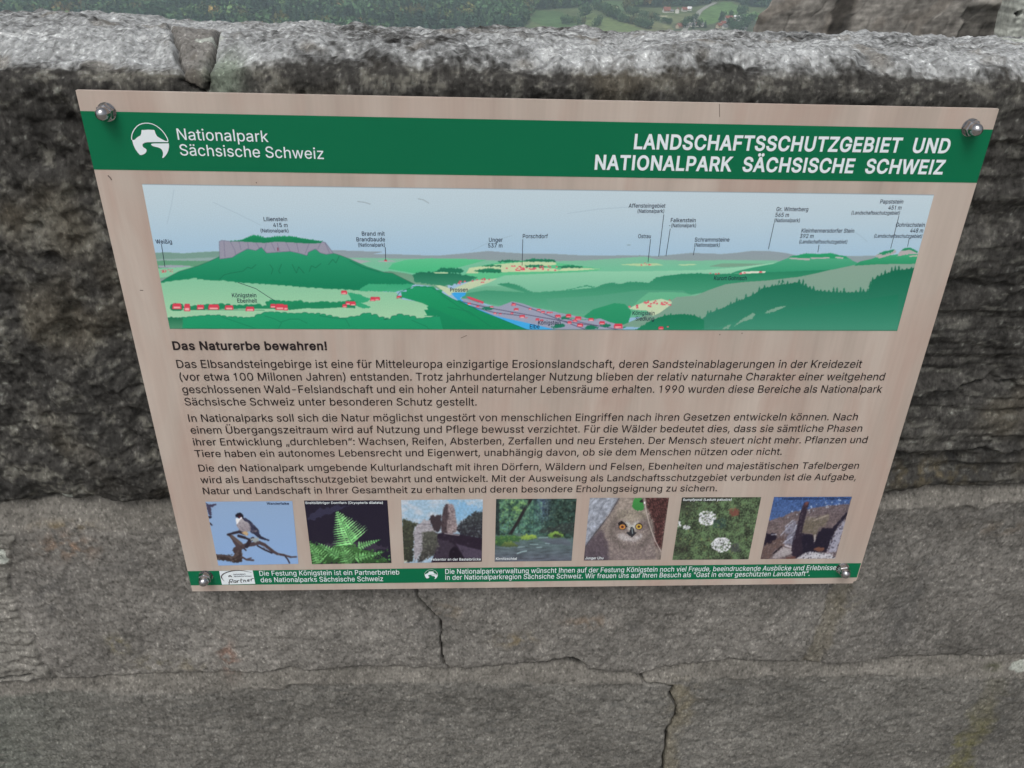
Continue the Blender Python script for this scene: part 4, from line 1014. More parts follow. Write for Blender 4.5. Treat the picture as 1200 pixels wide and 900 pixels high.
class Letters:
    def __init__(s): s.V, s.F, s.n = [], [], 0
    def line(s, text, a, b, cap, weight=0, y=-0.0005, slant=0.0):
        """text set from pixel a to pixel b of the photograph's board (baseline ends), capital height cap in metres"""
        A = np.array(bd(*a)); B_ = np.array(bd(*b))
        track = weight * 1.2
        w = sum(GL[c][0] + track for c in text) - 60
        first = GL[text[0]][1]
        lsb = min(p[0] for lp in first for p in lp) if first else 0
        d = B_ - A
        L = np.hypot(*d); e = d / L; n = np.array([-e[1], e[0]])
        sx = L / (w - lsb + 10); sy = cap / CAPH
        x = -lsb
        for c in text:
            P, T = glyph(c, weight)
            if len(P):
                g = P + [x, 0]
                g = g + np.outer(P[:, 1] * slant, [1, 0])
                Q = A + np.outer(g[:, 0] * sx, e) + np.outer(g[:, 1] * sy, n)
                s.V.append(np.column_stack([Q[:, 0], np.full(len(Q), y), Q[:, 1]])); s.F.append(T + s.n); s.n += len(Q)
            x += GL[c][0] + track
        return sx / sy
    def stroke(s, pix, w, y=-0.0005):
        """thin printed line along pixels of the board; w in metres"""
        P = np.array([bd(*p) for p in pix])
        t = np.gradient(P, axis=0); t /= np.hypot(*t.T)[:, None]
        n = np.stack([-t[:, 1], t[:, 0]], 1)
        w = np.broadcast_to(np.asarray(w, float), (len(P),))[:, None] / 2
        Q = np.stack([P - n * w, P + n * w], 1).reshape(-1, 2)
        i = np.arange(len(P) - 1) * 2
        F = np.concatenate([np.stack([i, i + 1, i + 3], -1), np.stack([i, i + 3, i + 2], -1)])
        s.V.append(np.column_stack([Q[:, 0], np.full(len(Q), y), Q[:, 1]])); s.F.append(F + s.n); s.n += len(Q)
    def poly(s, pts, y=-0.0005):
        """filled outline in board metres"""
        P = np.array(pts)
        T = np.array(tessellate_polygon([[Vector((a, b_, 0)) for a, b_ in P]]), int).reshape(-1, 3)
        s.V.append(np.column_stack([P[:, 0], np.full(len(P), y), P[:, 1]])); s.F.append(T + s.n); s.n += len(P)
    def build(s, name, mat, parent, label=None):
        V = np.concatenate(s.V); F = np.concatenate(s.F)
        a, b_, c = V[F[:, 0]], V[F[:, 1]], V[F[:, 2]]
        flip = np.cross(b_ - a, c - a)[:, 1] > 0                       # every face looks out of the board
        F[flip] = F[flip][:, ::-1]
        o = mesh_np(name, V - BO, F, mat, parent)
        if label: o['label'] = label
        return o

BO = np.array([0.42, 0.0, -0.3])
board = empty('information_board', tuple(BO))
tag(board, 'pale wood patterned information board with green bands and a landscape panorama, bolted to the parapet', 'information board')

PF = 0.86                                          # share of white paper's brightness reached in the photograph
def ink(r, g, b_): return np.clip(lin((r, g, b_)) / PF, 0.0015, 0.88)

# ------------------------------------------------------------------ panel
def panel_mat():
    m, n, l, b_ = mat_new('printed_wood_grain')
    b_.inputs['Roughness'].default_value = 0.42
    b_.inputs['Specular IOR Level'].default_value = 0.35
    tc = n.new('ShaderNodeTexCoord')
    mp = n.new('ShaderNodeMapping'); mp.inputs['Scale'].default_value = (14, 1, 1.6)
    n1 = n.new('ShaderNodeTexNoise'); n1.inputs['Scale'].default_value = 1.6; n1.inputs['Detail'].default_value = 6; n1.inputs['Distortion'].default_value = .6
    r1 = n.new('ShaderNodeValToRGB')
    e = r1.color_ramp.elements
    e[0].position = 0.25; e[0].color = (*ink(153, 141, 132), 1)
    e[1].position = 0.8; e[1].color = (*ink(181, 170, 161), 1)
    q = r1.color_ramp.elements.new(0.5); q.color = (*ink(170, 158, 149), 1)
    mp2 = n.new('ShaderNodeMapping'); mp2.inputs['Scale'].default_value = (9, 1, 2.2)
    n2 = n.new('ShaderNodeTexNoise'); n2.inputs['Scale'].default_value = 2.2; n2.inputs['Detail'].default_value = 4; n2.inputs['Distortion'].default_value = 1.2
    r2 = n.new('ShaderNodeValToRGB')
    r2.color_ramp.elements[0].position = .46; r2.color_ramp.elements[0].color = (0, 0, 0, 1)
    r2.color_ramp.elements[1].position = .74; r2.color_ramp.elements[1].color = (.8, .8, .8, 1)
    mx = n.new('ShaderNodeMix'); mx.data_type = 'RGBA'
    mx.inputs['B'].default_value = (*ink(166, 146, 136), 1)
    l.new(tc.outputs['Object'], mp.inputs['Vector']); l.new(mp.outputs[0], n1.inputs['Vector'])
    l.new(n1.outputs['Fac'], r1.inputs['Fac'])
    l.new(tc.outputs['Object'], mp2.inputs['Vector']); l.new(mp2.outputs[0], n2.inputs['Vector'])
    l.new(n2.outputs['Fac'], r2.inputs['Fac'])
    l.new(r2.outputs['Color'], mx.inputs['Factor']); l.new(r1.outputs['Color'], mx.inputs['A'])
    # fine vertical hair lines of the grain
    mp3 = n.new('ShaderNodeMapping'); mp3.inputs['Scale'].default_value = (260, 1, 7)
    n3 = n.new('ShaderNodeTexNoise'); n3.inputs['Scale'].default_value = 1; n3.inputs['Detail'].default_value = 3
    mr = n.new('ShaderNodeMapRange'); mr.inputs['To Min'].default_value = .93; mr.inputs['To Max'].default_value = 1.07
    vm = n.new('ShaderNodeVectorMath'); vm.operation = 'SCALE'
    l.new(tc.outputs['Object'], mp3.inputs['Vector']); l.new(mp3.outputs[0], n3.inputs['Vector']); l.new(n3.outputs['Fac'], mr.inputs['Value'])
    l.new(mx.outputs['Result'], vm.inputs[0]); l.new(mr.outputs[0], vm.inputs['Scale'])
    l.new(vm.outputs[0], b_.inputs['Base Color'])
    return m
M_panel = panel_mat()
M_edge = plain('panel_core', (0.16, 0.085, 0.065), 0.6, 0, .4, .2, 60)
M_green = plain('green_print', ink(0, 99, 66), 0.5, 0, .18, .05, 9)
M_whitep = plain('white_print', ink(208, 217, 222), 0.5, 0, .18)
M_black = plain('black_print', ink(38, 32, 34), 0.45, 0, .18)
M_navy = plain('dark_blue_print', ink(28, 34, 62), 0.45, 0, .18)
M_print = attr_mat('printed_picture', 0.48, 0.2)

TL, TR, BR, BL = bd(88.5, 105.9), bd(1170.8, 127.8), bd(1001.9, 683.4), bd(225.4, 693.0)
br1 = bd(1004.5, 678.0); br2 = bd(1003.2, 680.5); br3 = bd(1000.2, 681.5); br4 = bd(999.4, 683.6)
outline = [TL, TR, br1, br2, br3, br4, BL]
TH = 0.0045
b = MB()
n = len(outline)
b.add([(x - BO[0], 0, z - BO[2]) for x, z in outline] + [(x - BO[0], TH, z - BO[2]) for x, z in outline],
      [tuple(range(n))[::-1], tuple(range(n, 2 * n))] + [(i, (i + 1) % n, (i + 1) % n + n, i + n) for i in range(n)])
pm = b.build('panel', M_panel, board)
pm.data.materials.append(M_edge)
for i, p in enumerate(pm.data.polygons):
    if i >= 1: p.material_index = 1
    if i == 0 and p.normal.y > 0: p.flip()
# the top edge takes the pale face colour to paint in its sky sheen
for p in pm.data.polygons:
    if p.normal.z > .9: p.material_index = 0
    if abs(p.normal.y) < .5 and (p.normal @ (p.center - Vector((0, 0, 0)))) < 0: p.flip()

def band(name, quad, mat, y=-0.0002):
    L = Letters()
    P = np.array([bd(*p) for p in quad])
    L.V.append(np.column_stack([P[:, 0], np.full(4, y), P[:, 1]])); L.F.append(np.array([[0, 1, 2], [0, 2, 3]])); L.n = 4
    return L.build(name, mat, board)
def on_edge(a, b_, y):                              # point of the board's side edge at pixel row y
    t = (y - a[1]) / (b_[1] - a[1]); return (a[0] + (b_[0] - a[0]) * t, y)
LE = ((88.5, 105.9), (225.4, 693.0)); RE = ((1170.8, 127.8), (1001.9, 683.4))
band('header_band', [on_edge(*LE, 130.0), on_edge(*RE, 151.8), on_edge(*RE, 214.2), on_edge(*LE, 198.6)], M_green)
band('footer_band', [on_edge(*LE, 669.2), on_edge(*RE, 659.8), on_edge(*RE, 676.6), on_edge(*LE, 685.9)], M_green)

# ------------------------------------------------------------------ emblems
EM_A = [(150, 430), (185, 435), (205, 422), (220, 405), (250, 380), (295, 355), (310, 325), (318, 262), (325, 256), (345, 258), (435, 252), (535, 257), (546, 266), (560, 315), (590, 368), (640, 400), (690, 428), (735, 450), (785, 452), (785, 472), (600, 470), (420, 472), (370, 483), (340, 500), (332, 518), (336, 545), (355, 566), (380, 580), (402, 600), (405, 620), (398, 645), (375, 672), (335, 692), (310, 698), (288, 695), (250, 655), (205, 590), (170, 510)]
EM_B = [(480, 510), (490, 501), (520, 495), (795, 492), (799, 530), (798, 565), (785, 625), (762, 675), (735, 712), (700, 748), (678, 745), (690, 710), (694, 670), (688, 635), (672, 602), (640, 577), (600, 562), (545, 550), (505, 535)]
EM_R = [(145, 430), (140, 390), (150, 330), (168, 285), (195, 240), (240, 190), (280, 163), (330, 145), (380, 137), (440, 138), (500, 150), (545, 169), (590, 195), (635, 229), (680, 272), (720, 322), (750, 370), (770, 410), (782, 450)]
emz = lambda p: (145 + p[0] / 15.0, 135 + p[1] / 15.0)
c0_ = np.array(bd(176, 164))
def emblem(parent, centre_px, k, mat, name='emblem', y=-0.0005):
    L = Letters()
    c1 = np.array(bd(*centre_px))
    f = lambda p: tuple(c1 + (np.array(bd(*emz(p))) - c0_) * k)
    L.poly([f(p) for p in EM_A], y); L.poly([f(p) for p in EM_B], y)
    P = np.array([f(p) for p in EM_R])
    t = np.gradient(P, axis=0); t /= np.hypot(*t.T)[:, None]; nn = np.stack([-t[:, 1], t[:, 0]], 1)
    w = 0.00075 * k
    L.poly(list(P + nn * w / 2) + list((P - nn * w / 2)[::-1]), y)
    return L.build(name, mat, parent)
emblem(board, (176, 164), 1.0, M_whitep)
emblem(board, (505.3, 672.6), 0.50 * 1.0, M_whitep)

def cap_at(px, py, h): return bd(px, py - h)[1] - bd(px, py)[1]

L = Letters()
c = cap_at(209, 163.5, 13.2)
r1 = L.line('Nationalpark', (208.8, 163.6), (314, 166.2), c, 3)
r2 = L.line('Sächsische Schweiz', (211.8, 181.8), (379.5, 186.2), c, 3)
L.build('lettering', M_whitep, board, 'thin white park name on the left of the green header')
L = Letters()
c2 = cap_at(750, 174, 16.6)
r3 = L.line('LANDSCHAFTSSCHUTZGEBIET  UND', (743.2, 174.0), (1110.8, 178.9), c2, 24)
r4 = L.line('NATIONALPARK  SÄCHSISCHE  SCHWEIZ', (697.3, 198.0), (1103.8, 203.7), c2, 24)
L.build('lettering', M_whitep, board, 'bold white capitals on the right of the green header')
print('ratios header', r1, r2, r3, r4)

TEXT = [
 [('Das Naturerbe bewahren!', (203.8, 409.6), (383.6, 409.8))],
 [('Das Elbsandsteingebirge ist eine für Mitteleuropa einzigartige Erosionslandschaft, deren Sandsteinablagerungen in der Kreidezeit', (208.0, 430.9), (1008.3, 430.7)),
  ('(vor etwa 100 Millonen Jahren) entstanden. Trotz jahrhundertelanger Nutzung blieben der relativ naturnahe Charakter einer weitgehend', (211.4, 445.8), (1035.6, 445.4)),
  ('geschlossenen Wald-Felslandschaft und ein hoher Anteil naturnaher Lebensräume erhalten. 1990 wurden diese Bereiche als Nationalpark', (214.4, 460.4), (1031.9, 459.9)),
  ('Sächsische Schweiz unter besonderen Schutz gestellt.', (217.3, 474.8), (558.6, 475.0))],
 [('In Nationalparks soll sich die Natur möglichst ungestört von menschlichen Eingriffen nach ihren Gesetzen entwickeln können. Nach', (221.6, 494.0), (1004.2, 492.2)),
  ('einem Übergangszeitraum wird auf Nutzung und Pflege bewusst verzichtet. Für die Wälder bedeutet dies, dass sie sämtliche Phasen', (224.2, 507.9), (1009.4, 505.6)),
  ('ihrer Entwicklung „durchleben“: Wachsen, Reifen, Absterben, Zerfallen und neu Erstehen. Der Mensch steuert nicht mehr. Pflanzen und', (227.2, 521.8), (1015.3, 519.0)),
  ('Tiere haben ein autonomes Lebensrecht und Eigenwert, unabhängig davon, ob sie dem Menschen nützen oder nicht.', (229.2, 535.4), (915.7, 532.7))],
 [('Die den Nationalpark umgebende Kulturlandschaft mit ihren Dörfern, Wäldern und Felsen, Ebenheiten und majestätischen Tafelbergen', (233.6, 552.3), (1005.6, 549.0)),
  ('wird als Landschaftsschutzgebiet bewahrt und entwickelt. Mit der Ausweisung als Landschaftsschutzgebiet verbunden ist die Aufgabe,', (235.8, 566.0), (1002.4, 562.3)),
  ('Natur und Landschaft in Ihrer Gesamtheit zu erhalten und deren besondere Erholungseignung zu sichern.', (238.7, 578.9), (839.8, 575.4))],
]
cb = cap_at(208, 430.9, 9.3)
for k, para in enumerate(TEXT):
    L = Letters()
    for t, a, b_ in para:
        r = L.line(t, a, b_, cb, 24 if k == 0 else 3)
        print('ratio', round(r, 3), t[:18])
    L.build('lettering', M_black, board, ('bold black heading above the paragraphs', 'first black paragraph, directly under the bold heading', 'second black paragraph, in the middle of the text', 'third black paragraph, just above the row of photographs')[k])
L = Letters()
cf = cap_at(305, 674.4, 5.7)
for t, a, b_ in (('Die Festung Königstein ist ein Partnerbetrieb', (304.6, 674.4), (467.9, 672.9)), ('des Nationalparks Sächsische Schweiz', (306.0, 682.0), (449.0, 680.6))):
    print(L.line(t, a, b_, cf, 4))
L.build('lettering', M_whitep, board, 'white two line note beside the partner sticker in the footer')
L = Letters()
for t, a, b_ in (('Die Nationalparkverwaltung wünscht Ihnen auf der Festung Königstein noch viel Freude, beeindruckende Ausblicke und Erlebnisse', (521.9, 672.2), (978.9, 667.5)),
                 ('in der Nationalparkregion Sächsiche Schweiz. Wir freuen uns auf Ihren Besuch als "Gast in einer geschützten Landschaft".', (521.9, 679.1), (948.2, 674.4))):
    print(L.line(t, a, b_, cf, 4))
L.build('lettering', M_whitep, board, 'long white two line greeting in the footer')

# ------------------------------------------------------------------ printed pictures
class Canvas:
    """a printed picture: a fine sheet of coloured points on the board; pixels of the photograph address it"""
    def __init__(s, tl, tr, br, bl, W, H):
        P = [np.array(bd(*p)) for p in (tl, tr, br, bl)]
        s.W, s.H = W, H
        u, v = np.meshgrid(np.linspace(0, 1, W), np.linspace(0, 1, H))
        s.u, s.v = u, v
        xy = (P[0] * ((1 - u) * (1 - v))[..., None] + P[1] * (u * (1 - v))[..., None] + P[2] * (u * v)[..., None] + P[3] * ((1 - u) * v)[..., None])
        s.xz = xy
        # the same points in pixels of the photograph
        Q = np.stack([xy[..., 0] - CAM[0], np.full(u.shape, -CAM[1]), xy[..., 1] - CAM[2]], -1) @ ROT
        s.px = 600 + FOC * Q[..., 0] / -Q[..., 2]
        s.py = 450 - FOC * Q[..., 1] / -Q[..., 2]
        s.C = np.zeros((H, W, 3))
    jk, jmin = 1.0, 0.0
    def fill(s, pts, col, col2=None, a=1.0, jag=0.0, jscale=2.0, seed=0):
        jag = max(jag * s.jk, s.jmin)
        pts = np.asarray(pts, float)
        x, y = s.px, s.py
        if jag:
            x = x + jag * fbm(s.px, s.py, jscale, 2, seed + 1); y = y + jag * fbm(s.px, s.py, jscale, 2, seed + 2)
        j0 = max(0, np.searchsorted(s.py[:, s.W // 2], pts[:, 1].min() - 12)); j1 = np.searchsorted(s.py[:, s.W // 2], pts[:, 1].max() + 12)
        sl = slice(j0, j1)
        m = in_poly(x[sl], y[sl], pts)
        c = np.asarray(col, float)
        if col2 is not None:
            lo, hi = pts[:, 1].min(), pts[:, 1].max()
            t = np.clip((s.py[sl] - lo) / (hi - lo), 0, 1)[..., None]
            c = c * (1 - t) + np.asarray(col2, float) * t
        w = m[..., None] * a
        s.C[sl] = s.C[sl] * (1 - w) + c * w
        return m
    def stroke(s, pts, w, col, a=1.0):
        pts = np.asarray(pts, float)
        x0, y0 = pts.min(0) - w - 1; x1, y1 = pts.max(0) + w + 1
        box = (s.px > x0) & (s.px < x1) & (s.py > y0) & (s.py < y1)
        j, i = np.nonzero(box)
        if not len(j): return
        sl = (slice(j.min(), j.max() + 1), slice(i.min(), i.max() + 1))
        d = dist_line(s.px[sl], s.py[sl], pts)
        m = np.clip((w / 2 - d) / .3 + .5, 0, 1)[..., None] * a
        s.C[sl] = s.C[sl] * (1 - m) + np.asarray(col, float) * m
    def taper(s, pts, w0, w1, col):
        for k in range(len(pts) - 1):
            t = k / max(1, len(pts) - 2)
            s.stroke(pts[k:k + 2], w0 + (w1 - w0) * t, col)
    def blob(s, x, y, rx, ry, col, a=1.0, rag=0.3, seed=0, rot=0.0):
        c_, s_ = math.cos(rot), math.sin(rot)
        R = max(rx, ry) * 1.7
        box = (np.abs(s.px - x) < R) & (np.abs(s.py - y) < R)
        if not box.any(): return
        dx, dy = s.px[box] - x, s.py[box] - y
        e = np.hypot((dx * c_ + dy * s_) / rx, (-dx * s_ + dy * c_) / ry)
        if rag: e = e + rag * fbm(s.px[box], s.py[box], max(rx, ry) * .45, 2, seed)
        m = (1 - sstep(.85, 1.15, e))[:, None] * a
        s.C[box] = s.C[box] * (1 - m) + np.asarray(col, float) * m
    def blur(s, n):
        for _ in range(n):
            Q = np.pad(s.C, ((1, 1), (1, 1), (0, 0)), 'edge')
            Q = (Q[:-2] + 2 * Q[1:-1] + Q[2:]) / 4
            s.C = (Q[:, :-2] + 2 * Q[:, 1:-1] + Q[:, 2:]) / 4
    def mottle(s, amp, scale, octs=4, seed=0, sy=None, mask=None):
        f = 1 + amp * fbm(s.px, s.py, scale, octs, seed, .6, sy)
        if mask is not None: f = 1 + (f - 1) * mask
        s.C = s.C * f[..., None]
    def build(s, name, y, parent, label=None):
        c = np.clip(lin(np.clip(s.C, 0, 255)) / PF, 0.003, 0.88)
        V = np.stack([s.xz[..., 0] - BO[0], np.full(s.u.shape, y), s.xz[..., 1] - BO[2]], -1).reshape(-1, 3)
        F = grid_faces(s.H, s.W)[:, ::-1]
        o = mesh_np(name, V, F, M_print, parent, c.reshape(-1, 3))
        if label: o['label'] = label
        return o

def zc(pts, ox, oy, k): return [(ox + x / k, oy + y / k) for x, y in pts]
Z1 = lambda *p: zc(p, 150, 210, 4.0)
Z2 = lambda *p: zc(p, 400, 210, 4.0)
Z3 = lambda *p: zc(p, 650, 210, 4.0)
Z4 = lambda *p: zc(p, 850, 210, 4.4444)

def leafy(pts, step, amp, r, spike=False):
    """a tree line along a printed hill edge"""
    P = np.array(pts, float)
    seg = np.concatenate([[0], np.cumsum(np.hypot(*np.diff(P, axis=0).T))])
    out = []
    t = 0
    while t < seg[-1]:
        x, y = np.interp(t, seg, P[:, 0]), np.interp(t, seg, P[:, 1])
        if spike:
            h = amp * r.choice([.3, .5, .7, 1.0, 1.5]); w = step * .5
            out += [(x - w, y), (x - w * .35, y - h * .45), (x - w * .5, y - h * .5), (x, y - h), (x + w * .5, y - h * .5), (x + w * .35, y - h * .4)]
        else:
            h = amp * r.uniform(.2, 1)
            out += [(x, y), (x + step * .25, y - h * .8), (x + step * .5, y - h), (x + step * .75, y - h * .7)]
        t += step * r.uniform(.7, 1.3)
    out.append(pts[-1])
    return out

pr = np.random.default_rng(11)
cv = Canvas((166.5, 215.5), (1094.5, 228.0), (1051.3, 387.6), (199.0, 385.2), 1760, 330)
cv.C[:] = np.array([184, 202, 212])[None, None] * (1 - cv.v[..., None]) + np.array([150, 185, 208])[None, None] * cv.v[..., None]
cv.C += (np.array([-10, -5, 2])[None, None] * sstep(.1, .5, cv.v)[..., None])
INK = (52, 96, 84)
# far ridges
cv.fill(Z1((100, 346), (180, 342), (260, 347), (330, 342), (430, 337), (520, 335), (900, 330), (1200, 340)) + Z2((150, 350), (300, 353), (450, 358), (600, 345), (690, 336), (760, 342), (850, 348), (1000, 350), (1150, 358)) + Z3((200, 358), (400, 356), (480, 360), (640, 345), (780, 350), (850, 345), (920, 336), (1010, 337), (1080, 345), (1130, 356), (1200, 362)) + Z4((1050, 395), (1050, 500)) + Z1((100, 500)), (140, 153, 163), (134, 160, 155))
cv.fill(Z1((100, 346), (180, 342), (260, 347), (330, 342), (430, 337), (430, 420), (100, 480)), (116, 150, 142), (120, 160, 140))
cv.fill(Z1((100, 375), (250, 372), (430, 365), (430, 378), (250, 386), (100, 390)), (140, 165, 165))
cv.fill(Z1((100, 384), (200, 380), (430, 385), (430, 420), (120, 460)), (96, 152, 122), jag=.6)
cv.fill(Z1((140, 405), (200, 401), (290, 405), (300, 412), (150, 415)), (150, 160, 172))
cv.fill(Z1((140, 418), (330, 408), (330, 440), (150, 462)), (130, 192, 158))
cv.fill(Z2((-60, 372), (60, 368), (190, 370), (330, 372), (600, 374), (800, 385)) + Z3((-40, 385), (150, 380), (420, 362), (480, 376), (640, 382), (800, 378), (1090, 382), (1100, 430), (0, 470)) + Z2((600, 470), (-60, 480)), (126, 184, 158), (100, 190, 150))
cv.fill(Z2((-40, 380), (60, 374), (140, 384), (100, 392), (-40, 392)), (160, 168, 172))
cv.fill(Z2((170, 382), (240, 380), (260, 386), (180, 388)), (158, 168, 172))
cv.fill(Z2((220, 420), (240, 395), (300, 378), (420, 370), (560, 372), (680, 378), (600, 400), (480, 430), (340, 440)), (92, 190, 140), (70, 180, 128))
cv.fill(Z3((300, 400), (370, 395), (480, 394), (510, 403), (400, 407)), (176, 204, 160)); cv.fill(Z3((570, 400), (650, 396), (670, 401), (600, 405)), (176, 206, 165))
cv.fill(Z3((720, 408), (780, 395), (1040, 396), (1000, 402), (800, 412)), (120, 158, 138))
# village plain with pale fields
cv.fill(Z2((540, 470), (585, 440), (620, 412), (760, 385), (850, 380), (900, 388), (1000, 390), (1120, 405), (1190, 415)) + Z3((60, 410), (220, 418), (200, 428), (0, 440)) + Z2((1000, 440), (760, 450), (700, 470)), (92, 188, 138))
cv.fill(Z2((585, 440), (600, 415), (690, 403), (800, 392), (880, 385), (1000, 388), (1010, 400), (900, 412), (1000, 418), (1040, 430), (870, 434), (760, 435), (660, 430), (640, 440)), (190, 208, 168))
cv.fill(Z2((1040, 410), (1120, 412), (1200, 414)) + Z3((60, 412), (215, 420), (100, 428), (20, 430)), (190, 208, 168))
for pts, st in ((Z2((735, 384), (760, 378), (830, 380), (850, 388), (740, 389)), 3), (Z2((850, 382), (900, 372), (1000, 376), (1005, 386), (860, 386)), 3), (Z2((650, 408), (700, 400), (750, 404), (748, 409)), 3), (Z2((855, 402), (940, 400), (960, 412), (870, 412)), 3), (Z2((1015, 408), (1080, 402), (1130, 408), (1130, 416), (1020, 415)), 3), (Z2((620, 428), (700, 415), (750, 425), (752, 438), (640, 436)), 3)):
    cv.fill(pts, (38, 132, 96), (28, 110, 82), jag=1.0, jscale=2.2, seed=len(pts))
# woods behind the river bend
cv.fill(Z2((180, 435), (230, 430), (300, 440), (345, 450), (420, 470), (500, 500), (490, 530), (420, 500), (340, 492), (240, 470)), (108, 150, 128), (120, 165, 140))
cv.fill(Z2((340, 480), (335, 450), (360, 435), (450, 432), (530, 440), (600, 450), (640, 460), (600, 478), (540, 490), (470, 500), (400, 490)), (30, 110, 84), (58, 138, 108), jag=1.3, jscale=3, seed=5)
cv.fill(Z2((440, 432), (470, 415), (560, 418), (580, 430), (560, 440)), (32, 116, 88), jag=1.1, jscale=2.5, seed=6)
cv.fill(Z2((430, 436), (500, 436), (500, 441), (440, 441)), (182, 206, 166))
# plain right of the river
cv.fill(Z2((550, 545), (590, 520), (640, 500), (720, 470), (770, 450), (1000, 440), (1200, 432)) + Z3((100, 432), (460, 430), (700, 425), (860, 412), (1060, 388), (1060, 470), (600, 600), (0, 690)) + Z2((1100, 690), (800, 620)), (150, 206, 176), (80, 160, 128))
cv.fill(Z2((550, 545), (590, 520), (680, 500), (760, 500), (860, 525), (800, 560), (640, 580)), (112, 176, 146), (60, 150, 112))
# long dark wood band
wood = leafy(Z2((730, 492), (770, 487), (820, 496), (860, 518), (900, 532), (1040, 522), (1100, 508), (1150, 498), (1190, 508)), 3.2, 1.3, pr) + leafy(Z3((0, 525), (60, 520), (100, 512), (150, 502), (180, 512), (230, 490), (270, 486), (300, 494), (340, 482), (400, 484), (440, 486), (470, 462), (520, 452), (600, 444), (660, 442), (760, 446), (860, 442), (950, 436), (1050, 432), (1200, 424)), 3.6, 1.1, pr) + Z4((300, 470), (560, 462), (640, 445))
cv.fill(wood + Z3((1200, 462), (1000, 476), (840, 490), (700, 530), (620, 545), (560, 560), (400, 600), (200, 640)) + Z2((1200, 620), (800, 600), (640, 575), (560, 560), (580, 535), (680, 520), (860, 530)), (30, 124, 90), (98, 172, 140))
cv.fill(Z3((-40, 560), (200, 545), (400, 520), (600, 520), (640, 545), (560, 585), (300, 620), (0, 640)), (88, 160, 132), a=.6)
cv.fill(Z3((360, 600), (400, 560), (440, 530), (520, 528), (600, 530), (640, 540), (620, 590), (480, 640), (330, 650)), (100, 178, 140), a=.9)
cv.fill(Z3((140, 640), (180, 610), (280, 580), (330, 585), (360, 620), (340, 690), (300, 710), (140, 660)), (46, 148, 106), (34, 138, 98))
# grey meadow hill on the right
cv.fill(Z3((300, 690), (420, 640), (500, 600), (570, 552), (660, 545), (720, 520), (800, 492), (880, 482), (1000, 474), (1100, 462), (1200, 452)) + Z4((300, 515), (380, 508), (470, 490), (560, 468), (680, 445), (800, 436), (1000, 430), (985, 520), (700, 620), (200, 640)) + Z3((900, 600), (600, 700)), (132, 160, 146), (118, 156, 138))
# table hills far right
cv.fill(Z4((30, 490), (60, 478), (150, 458), (250, 440), (330, 408), (360, 400), (420, 388), (480, 390), (540, 386), (600, 400), (640, 408), (665, 425), (700, 440), (560, 470), (380, 478), (200, 485)), (84, 168, 132), (48, 146, 110))
cv.fill(leafy(Z4((335, 403), (420, 388), (480, 391), (540, 386), (630, 404)), 2.2, 1.0, pr) + Z4((640, 412), (330, 410)), (40, 150, 104))
for p in (((332, 408), (400, 410), (440, 412), (438, 422), (400, 420), (335, 415)), ((440, 406), (540, 406), (545, 412), (450, 415)), ((575, 402), (615, 406), (612, 414), (570, 410))):
    cv.fill(Z4(*p), (172, 170, 172))
cv.fill(Z4((670, 450), (700, 428), (760, 415), (800, 400), (860, 395), (900, 390), (1010, 390), (1000, 440), (800, 442)), (64, 162, 118), (40, 140, 100))
cv.fill(Z4((780, 400), (800, 384), (850, 372), (885, 368), (890, 380), (860, 395), (830, 405), (800, 414)), (170, 166, 168), jag=.6)
cv.fill(Z4((790, 390), (830, 374), (880, 366), (870, 378), (830, 392)), (36, 140, 98), jag=1.0)
cv.fill(Z4((895, 400), (905, 380), (930, 360), (960, 358), (1000, 378), (1002, 390), (960, 388), (920, 398)), (172, 166, 168), jag=.6)
cv.fill(leafy(Z4((915, 370), (935, 358), (960, 358), (1000, 378)), 1.8, 1.0, pr) + Z4((998, 384), (960, 366), (930, 372)), (34, 138, 96))
cv.fill(Z4((955, 398), (1000, 394), (1000, 402), (960, 404)), (178, 178, 170))
# spruce wood in the right foreground
sp = leafy(Z3((560, 712), (620, 706), (650, 680), (690, 660), (730, 630), (790, 605), (850, 580), (900, 560), (950, 535), (980, 512), (1040, 500), (1080, 490)), 4.4, 4.5, pr, True) + leafy(Z4((280, 552), (330, 548), (380, 536), (430, 560), (470, 580), (540, 588), (600, 592), (680, 590), (745, 588), (760, 545), (790, 512), (830, 500), (880, 480), (940, 472), (1000, 460)), 4.4, 4.6, pr, True)
cv.fill(sp + Z4((1000, 800), (0, 800)) + Z3((560, 720)), (14, 100, 74), (62, 136, 112))
cv.fill(leafy(Z3((380, 712), (410, 690), (460, 660), (520, 640), (600, 632), (660, 640)), 3.6, 2.0, pr, True) + Z3((700, 660), (700, 712)), (24, 116, 84), (36, 130, 96))
cv.fill(leafy(Z3((640, 712), (800, 690), (900, 650), (1000, 620), (1200, 600)), 4, 3, pr, True) + Z4((900, 600), (900, 800), (0, 800)), (20, 116, 86), (70, 146, 122), a=.55)
for p in (((980, 632), (1000, 615), (1040, 600), (1085, 592), (1080, 598), (1030, 620)), ((840, 690), (870, 660), (930, 626), (940, 632), (925, 655), (880, 668)), ((780, 705), (800, 690), (825, 680), (815, 700))):
    cv.fill(Z3(*p), (118, 160, 140), jag=.8)
